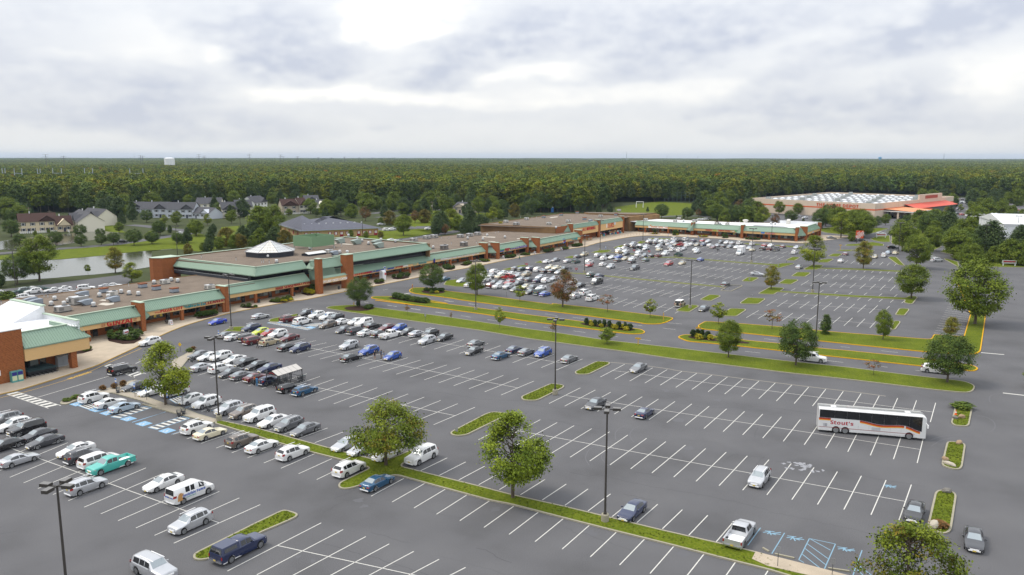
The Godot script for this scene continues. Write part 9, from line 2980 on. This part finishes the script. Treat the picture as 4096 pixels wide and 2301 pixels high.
# rows of townhouses: front wall from a to b (photo points at the eaves), with gables, windows and shutters
func townhouses() -> void:
	var beige:=mat("siding_beige",lin(.62,.53,.37),.8); var grey:=mat("siding_grey",lin(.52,.55,.60),.8)
	var cream:=mat("siding_cream",lin(.70,.66,.55),.8); var tan:=mat("siding_tan",lin(.42,.36,.28),.8); var white:=mat("siding_white",lin(.72,.72,.70),.8)
	var brown:=grained("brown_shingle",lin(.085,.050,.042),.95,2.5,.35,0.0,0.0,.1,97)
	var slate:=grained("slate_shingle",lin(.105,.105,.115),.95,2.5,.35,0.0,0.0,.1,98)
	# window, left eave x, y, right eave x, y, eave height, depth, rise, wall, roof, storeys, label
	for h in [["O",190,850,575,835,5.6,11,3.8,beige,brown,2,"beige townhouse row with dark brown roof by the pond"],["O",578,888,748,880,3.2,11,4.6,beige,brown,1,"low beige end house with brown roof and dormer"],["O",690,800,800,850,5.2,12,4.2,cream,slate,2,"cream gabled house with dark roof"],["O",810,785,1000,800,5.0,11,4.2,cream,slate,2,"cream house with long dark roof behind the gabled one"],
			["O",1440,712,1715,712,5.6,11,4.0,grey,slate,2,"grey townhouse row with slate roof"],["O",1715,716,1990,716,5.6,11,4.0,grey,slate,2,"second grey townhouse row joined on"],["O",1972,752,2150,762,3.4,10,3.4,grey,slate,1,"low grey end house with front gable"],["O",1330,690,1450,690,4.6,10,3.0,grey,slate,2,"small grey house behind the grey row"],
			["O",2015,660,2270,658,5.0,11,4.0,cream,slate,2,"pale house behind the grey rows"],["O",2285,720,2440,715,5.2,11,4.4,cream,slate,2,"cream gabled house with steep dark roof"],["O",2430,695,2600,690,5.6,11,4.4,cream,slate,2,"cream townhouse with dark roof beside the steep gable"],["P",40,650,175,635,5.6,11,4.2,white,slate,2,"white townhouse with dark blue-grey roof"],
			["P",328,680,498,675,5.6,11,4.2,tan,brown,2,"tan townhouse row with brown roof"],["P",510,672,596,668,5.8,11,4.6,cream,brown,2,"cream end townhouse with brown roof and porch"],["P",560,628,708,625,5.4,11,3.8,tan,slate,2,"tan house behind the brown-roofed row"],["P",705,668,800,660,3.2,9,3.2,cream,slate,1,"small cream garage house"],["P",860,660,935,662,3.0,9,1.8,white,mat("roof_light_white"),1,"small white outbuilding among trees"],
			["P",1870,625,1950,628,4.4,10,3.2,white,grained("tan_shingle",lin(.30,.24,.20),.95,2.5,.3,0.0,0.0,.1,99),2,"white house with tan roof at the wood's edge"],["P",1500,555,1575,558,5.0,10,3.4,cream,brown,2,"cream house glimpsed in the wood"],["O",1455,610,1530,620,6.0,9,5.0,cream,mat("orange_shingle",lin(.36,.19,.10),.9),2,"house with tall orange-tan roof in the wood"],["T",1810,487,1912,490,5.0,10,3.4,white,slate,2,"white house with grey roof in the far wood"],["T",2330,527,2540,530,4.6,10,3.0,white,slate,1,"long white house in the far wood"],["K",215,95,400,105,4.0,10,3.2,tan,slate,1,"low tan house with cars before the wood"]]:
		var L:=g(h[0],h[1],h[2],h[5]); var R:=g(h[0],h[3],h[4],h[5])
		var f:=Line.new(Vector2(L.x,L.z),Vector2(R.x,R.z))
		var o:=thing("townhouse",h[11],"house")
		var e: float=h[5]; var dp: float=h[6]; var top: float=e+h[7]
		var s:=Shape.new()
		lbox(s,f,0,f.l,-.1,e,-dp,0)
		part("wall",s.mesh(),h[8],o)
		s=Shape.new()
		for x in [0.0,f.l]: s.tri(f.at(x,e,0),f.at(x,e,-dp),f.at(x,top-.15,-dp/2))
		part("gable",s.mesh(),h[8],o)
		s=Shape.new()
		for z in [.5,-dp-.5]: s.quad(f.at(-.4,e-.25,z),f.at(f.l+.4,e-.25,z),f.at(f.l+.4,top,-dp/2),f.at(-.4,top,-dp/2))
		var roof:=part("roof",s.mesh(),h[9],o)
		s=Shape.new()
		lbox(s,f,f.l*.3,f.l*.3+.5,top-.6,top+.9,-dp/2-.3,-dp/2+.2)
		part("chimney",s.mesh(),mat("vent_white"),roof)
		# one front gable per house breaks the ridge
		var units:=maxi(1,int(f.l/7.5))
		for k in units:
			var x0:=f.l*k/units; var w:=f.l/units
			if k % 2==1 or units==1:
				s=Shape.new()
				for sd in 2: s.quad(f.at(x0+w*.5,e+h[7]*.72,.6),f.at(x0+w*.5,e+h[7]*.72,-dp*.42),f.at(x0+w*(.05+.9*sd),e+.35,-dp*.14),f.at(x0+w*(.05+.9*sd),e+.2,.6))
				s.tri(f.at(x0+w*.1,e-.05,.35),f.at(x0+w*.9,e-.05,.35),f.at(x0+w*.5,e+h[7]*.66,.35))
				part("front_gable",s.mesh(),h[9] if h[10]==2 else h[8],o)
			for st in h[10]:
				var y: float=e-2.1-st*2.7
				for q in [.22,.72]:
					s=Shape.new()
					lbox(s,f,x0+w*q-.75,x0+w*q+.75,y-.05,y+1.45,0,.05)
					var win:=part("window",s.mesh(),mat("siding_white"),o)
					s=Shape.new()
					lbox(s,f,x0+w*q-.58,x0+w*q+.58,y+.08,y+1.32,.05,.07)
					part("pane",s.mesh(),mat("house_glass",lin(.045,.05,.06),.1,0.0,.7),win)
					for sd in [-1.0,1.0]:
						s=Shape.new()
						lbox(s,f,x0+w*q+sd*.95-.17,x0+w*q+sd*.95+.17,y-.05,y+1.45,0,.045)
						part("shutter",s.mesh(),mat("shutter_dark",lin(.02,.025,.045),.7),o)
			s=Shape.new()
			lbox(s,f,x0+w*.42,x0+w*.56,0,2.1,0,.06)
			part("door",s.mesh(),mat("shutter_dark"),o)
		# garden fence of pickets
		if h[10]==2 and h[0]!="T" and h[1]<1000:
			var fence:=thing("picket_fence","white picket fence before the "+String(h[11]).get_slice(" with",0).get_slice(" behind",0),"fence")
			for k in int(f.l/.9):
				s=Shape.new()
				lbox(s,f,k*.9,k*.9+.62,0,1.1,4.0,4.06)
				part("picket_panel",s.mesh(),mat("siding_white"),fence)

func masts() -> void:
	var steel:=mat("mast_steel",lin(.10,.10,.11),.6); var galv:=mat("mast_galvanised",lin(.38,.42,.46),.5)
	# power line towers: window, x, head y, distance
	var k:=0
	for t in [["O",465,152,1500,1],["O",650,168,1500,1],["O",1443,162,1700,1],["O",1465,172,1900,1],["O",2045,150,1900,1],["O",2100,166,2200,1],["O",2565,145,2000,1],["P",312,154,2300,1],["P",340,172,2700,0],["P",486,172,2700,1],["P",702,180,3200,1],["P",840,186,3500,0],["P",970,176,3400,1],["P",1120,182,3800,0],["P",1254,184,4000,0],["P",1352,190,4200,0],["P",1486,182,4000,0],["P",1910,188,4600,0],["P",2268,188,4800,0],["T",267,184,4800,0],["T",500,188,5000,0],["P",1442,190,4600,0],["P",1610,190,4800,0]]:
		var d:=ray(WIN[t[0]][0]+t[1]*WIN[t[0]][2],WIN[t[0]][1]+t[2]*WIN[t[0]][2])
		var q: float=t[3]/-d.z
		var h:=EYE+d.y*q
		var o:=thing("power_tower","dark power line tower rising from the forest","power tower",Vector3(d.x*q,0,-t[3]),0,"power line towers over the forest")
		var s:=Shape.new()
		var w: float=maxf(.45,t[3]/4200.0)
		s.tube(Vector3.ZERO,Vector3(0,h,0),w*1.2,w*.7,6)
		part("pole",s.mesh(),steel,o)
		for e in ([1.0,5.0,9.5] if t[4] else [1.0]):
			s=Shape.new()
			s.box(Vector3(0,h-e,0),Vector3(11.0 if e<6 else 8.0,w*.8,w*.8))
			part("crossarm",s.mesh(),steel,o)
	# substation gantries
	for t in [["O",15,45,295],["O",140,218,298],["O",380,408,300],["O",537,627,296],["O",865,948,294],["O",1332,1468,298]]:
		var D:=900.0
		var a:=ray(t[1]*.3882,560+t[3]*.3882); var b:=ray(t[2]*.3882,560+t[3]*.3882)
		var x0:=a.x*D/-a.z; var x1:=b.x*D/-b.z
		var h:=EYE+a.y*D/-a.z
		var o:=thing("substation_gantry","pale steel gantry of the substation in the forest","gantry",Vector3((x0+x1)/2,0,-D),0,"substation gantries in the forest")
		for x in [x0,x1]:
			var s:=Shape.new()
			s.tube(Vector3(x-(x0+x1)/2,0,0),Vector3(x-(x0+x1)/2,h,0),.55,.35,6)
			part("column",s.mesh(),galv,o)
		var s:=Shape.new()
		s.box(Vector3(0,h-5.5,0),Vector3(absf(x1-x0),.5,.5))
		part("beam",s.mesh(),galv,o)
	# water towers and radio masts
	var c:=ray(1741*.3882,560+184*.3882)
	var D:=2100.0
	var o:=thing("water_tank","broad white water tank over the treetops","water tower",Vector3(c.x*D/-c.z,0,-D))
	var s:=Shape.new()
	var top:=EYE+c.y*D/-c.z
	s.lathe(Vector3.ZERO,[[12.6,0],[12.6,top-3.0],[11.0,top-1.2],[6.0,top-.2],[0,top]],28)
	part("tank",s.mesh(),mat("tank_white",lin(.74,.75,.76),.5),o)
	s=Shape.new()
	s.lathe(Vector3.ZERO,[[12.7,top-3.6],[12.7,top-3.2]],28)
	part("rim",s.mesh(),mat("pale_trim"),o)
	c=ray(2900+1337*.4643,560+141*.4643)
	D=5200.0
	top=EYE+c.y*D/-c.z
	o=thing("water_tower","pale blue water tower on the horizon","water tower",Vector3(c.x*D/-c.z,0,-D))
	s=Shape.new()
	s.lathe(Vector3.ZERO,[[6,0],[5,top-16]],16)
	part("stem",s.mesh(),mat("tower_blue",lin(.10,.30,.50),.5),o)
	s=Shape.new()
	s.lathe(Vector3(0,top,0),[[5,-16],[10.5,-12],[10.5,-5],[7,-1.5],[0,0]],20)
	part("tank",s.mesh(),mat("tower_blue"),o)
	for t in [["T",1305,120,6000,2.6],["U",1890,110,6000,2.2],["T",1722,152,8000,2.0],["T",2038,156,8000,2.0],["O",1375,120,7000,1.6]]:
		c=ray(WIN[t[0]][0]+t[1]*WIN[t[0]][2],WIN[t[0]][1]+t[2]*WIN[t[0]][2])
		o=thing("radio_mast","thin radio mast on the horizon","mast",Vector3(c.x*t[3]/-c.z,0,-t[3]),0,"radio masts on the horizon")
		s=Shape.new()
		var h: float=EYE+c.y*t[3]/-c.z
		s.tube(Vector3.ZERO,Vector3(0,h*.8,0),t[4],t[4]*.8,5)
		part("shaft",s.mesh(),galv,o)
		s=Shape.new()
		s.tube(Vector3(0,h*.8,0),Vector3(0,h,0),t[4]*.5,t[4]*.4,5)
		part("spike",s.mesh(),galv,o)
	for t in [["O",303,850,697],["O",519,830,732],["O",979,800,696],["P",1477,705,618],["P",1878,745,638],["P",968,720,612],["T",1322,850,790]]:
		o=thing("utility_pole","wooden utility pole by the houses","utility pole",g(t[0],t[1],t[2]),.4,"utility poles by the houses")
		var h:=tall(t[0],t[1],t[2],t[3])
		s=Shape.new()
		s.tube(Vector3.ZERO,Vector3(0,h,0),.2,.15,6)
		part("pole",s.mesh(),mat("pole_wood",lin(.20,.16,.12),.9),o)
		s=Shape.new()
		s.box(Vector3(0,h-.6,0),Vector3(2.6,.18,.18))
		part("crossarm",s.mesh(),mats["pole_wood"],o)

func field_things() -> void:
	# ball field backstop, goal, sheds and blue cabins
	var net:=mat("fence_net",lin(.10,.15,.14),.7)
	var o:=thing("backstop_fence","tall green backstop fence of the ball field","fence",g("T",1865,645))
	for k in 9:
		var s:=Shape.new()
		s.tube(Vector3(-14+k*3.5,0,0),Vector3(-14+k*3.5,8.5 if k in range(2,7) else 4.0,0),.12,.1,5)
		part("post",s.mesh(),net,o)
		if k<8:
			for y in [1.0,3.8,6.2,8.4]:
				if y>4 and not (k in range(2,6)): continue
				s=Shape.new()
				s.box(Vector3(-12.25+k*3.5,y,0),Vector3(3.5,.1,.08))
				part("rail",s.mesh(),net,o)
	o=thing("goal_frame","white goal frame on the sports field","goal",g("T",1440,695))
	for q in [[Vector3(-2.6,0,0),Vector3(-2.6,4.4,0)],[Vector3(2.6,0,0),Vector3(2.6,4.4,0)],[Vector3(-2.6,4.4,0),Vector3(2.6,4.4,0)],[Vector3(-2.6,4.4,0),Vector3(-2.6,0,-2.5)],[Vector3(2.6,4.4,0),Vector3(2.6,0,-2.5)]]:
		var s:=Shape.new()
		s.tube(q[0],q[1],.22,.22,6)
		part("bar",s.mesh(),mat("sign_white"),o)
	for q in [["K",1580,170,"blue portable toilet behind the craft store"],["N",1697,490,"blue portable toilet by the chain fence"]]:
		o=thing("portable_toilet",q[3],"toilet cabin",g(q[0],q[1],q[2]))
		var s:=Shape.new()
		s.span(Vector3(-.9,0,-.9),Vector3(.9,3.4,.9))
		part("cabin",s.mesh(),mat("cabin_blue",lin(.02,.14,.42),.5),o)
		s=Shape.new()
		s.span(Vector3(-.95,3.4,-.95),Vector3(.95,3.6,.95))
		part("roof",s.mesh(),mat("kiosk_white"),o)
	o=thing("chain_fence","grey chain fence along the drive by the white building","fence")
	var a:=g("N",1080,520); var b:=g("N",1500,530); var c:=g("N",1790,440)
	for e in [[a,b],[b,c]]:
		var f:=Line.new(Vector2(e[0].x,e[0].z),Vector2(e[1].x,e[1].z))
		for k in int(f.l/3.0):
			var s:=Shape.new()
			lbox(s,f,k*3.0,k*3.0+.08,0,2.4,-.04,.04)
			part("post",s.mesh(),net,o)
			for y in [.5,1.0,1.5,2.0,2.4]:
				s=Shape.new()
				lbox(s,f,k*3.0,k*3.0+3.0,y-.02,y+.02,-.02,.02)
				part("wire",s.mesh(),net,o)
	# market tents beside the store
	for k in 3:
		o=thing("market_tent","white peaked tent beside the garden yard","tent",g("N",925+k*28,205),.3,"white tents beside the garden yard")
		var s:=Shape.new()
		s.span(Vector3(-4,0,-4),Vector3(4,3.6,4))
		part("side",s.mesh(),mat("tent_white",lin(.70,.71,.73),.7),o)
		s=Shape.new()
		for e in 4:
			var u:=[Vector3(-4.2,3.6,-4.2),Vector3(4.2,3.6,-4.2),Vector3(4.2,3.6,4.2),Vector3(-4.2,3.6,4.2)]
			s.tri(u[e],u[(e+1) % 4],Vector3(0,7.0,0))
		part("peak",s.mesh(),mat("tent_white"),o)
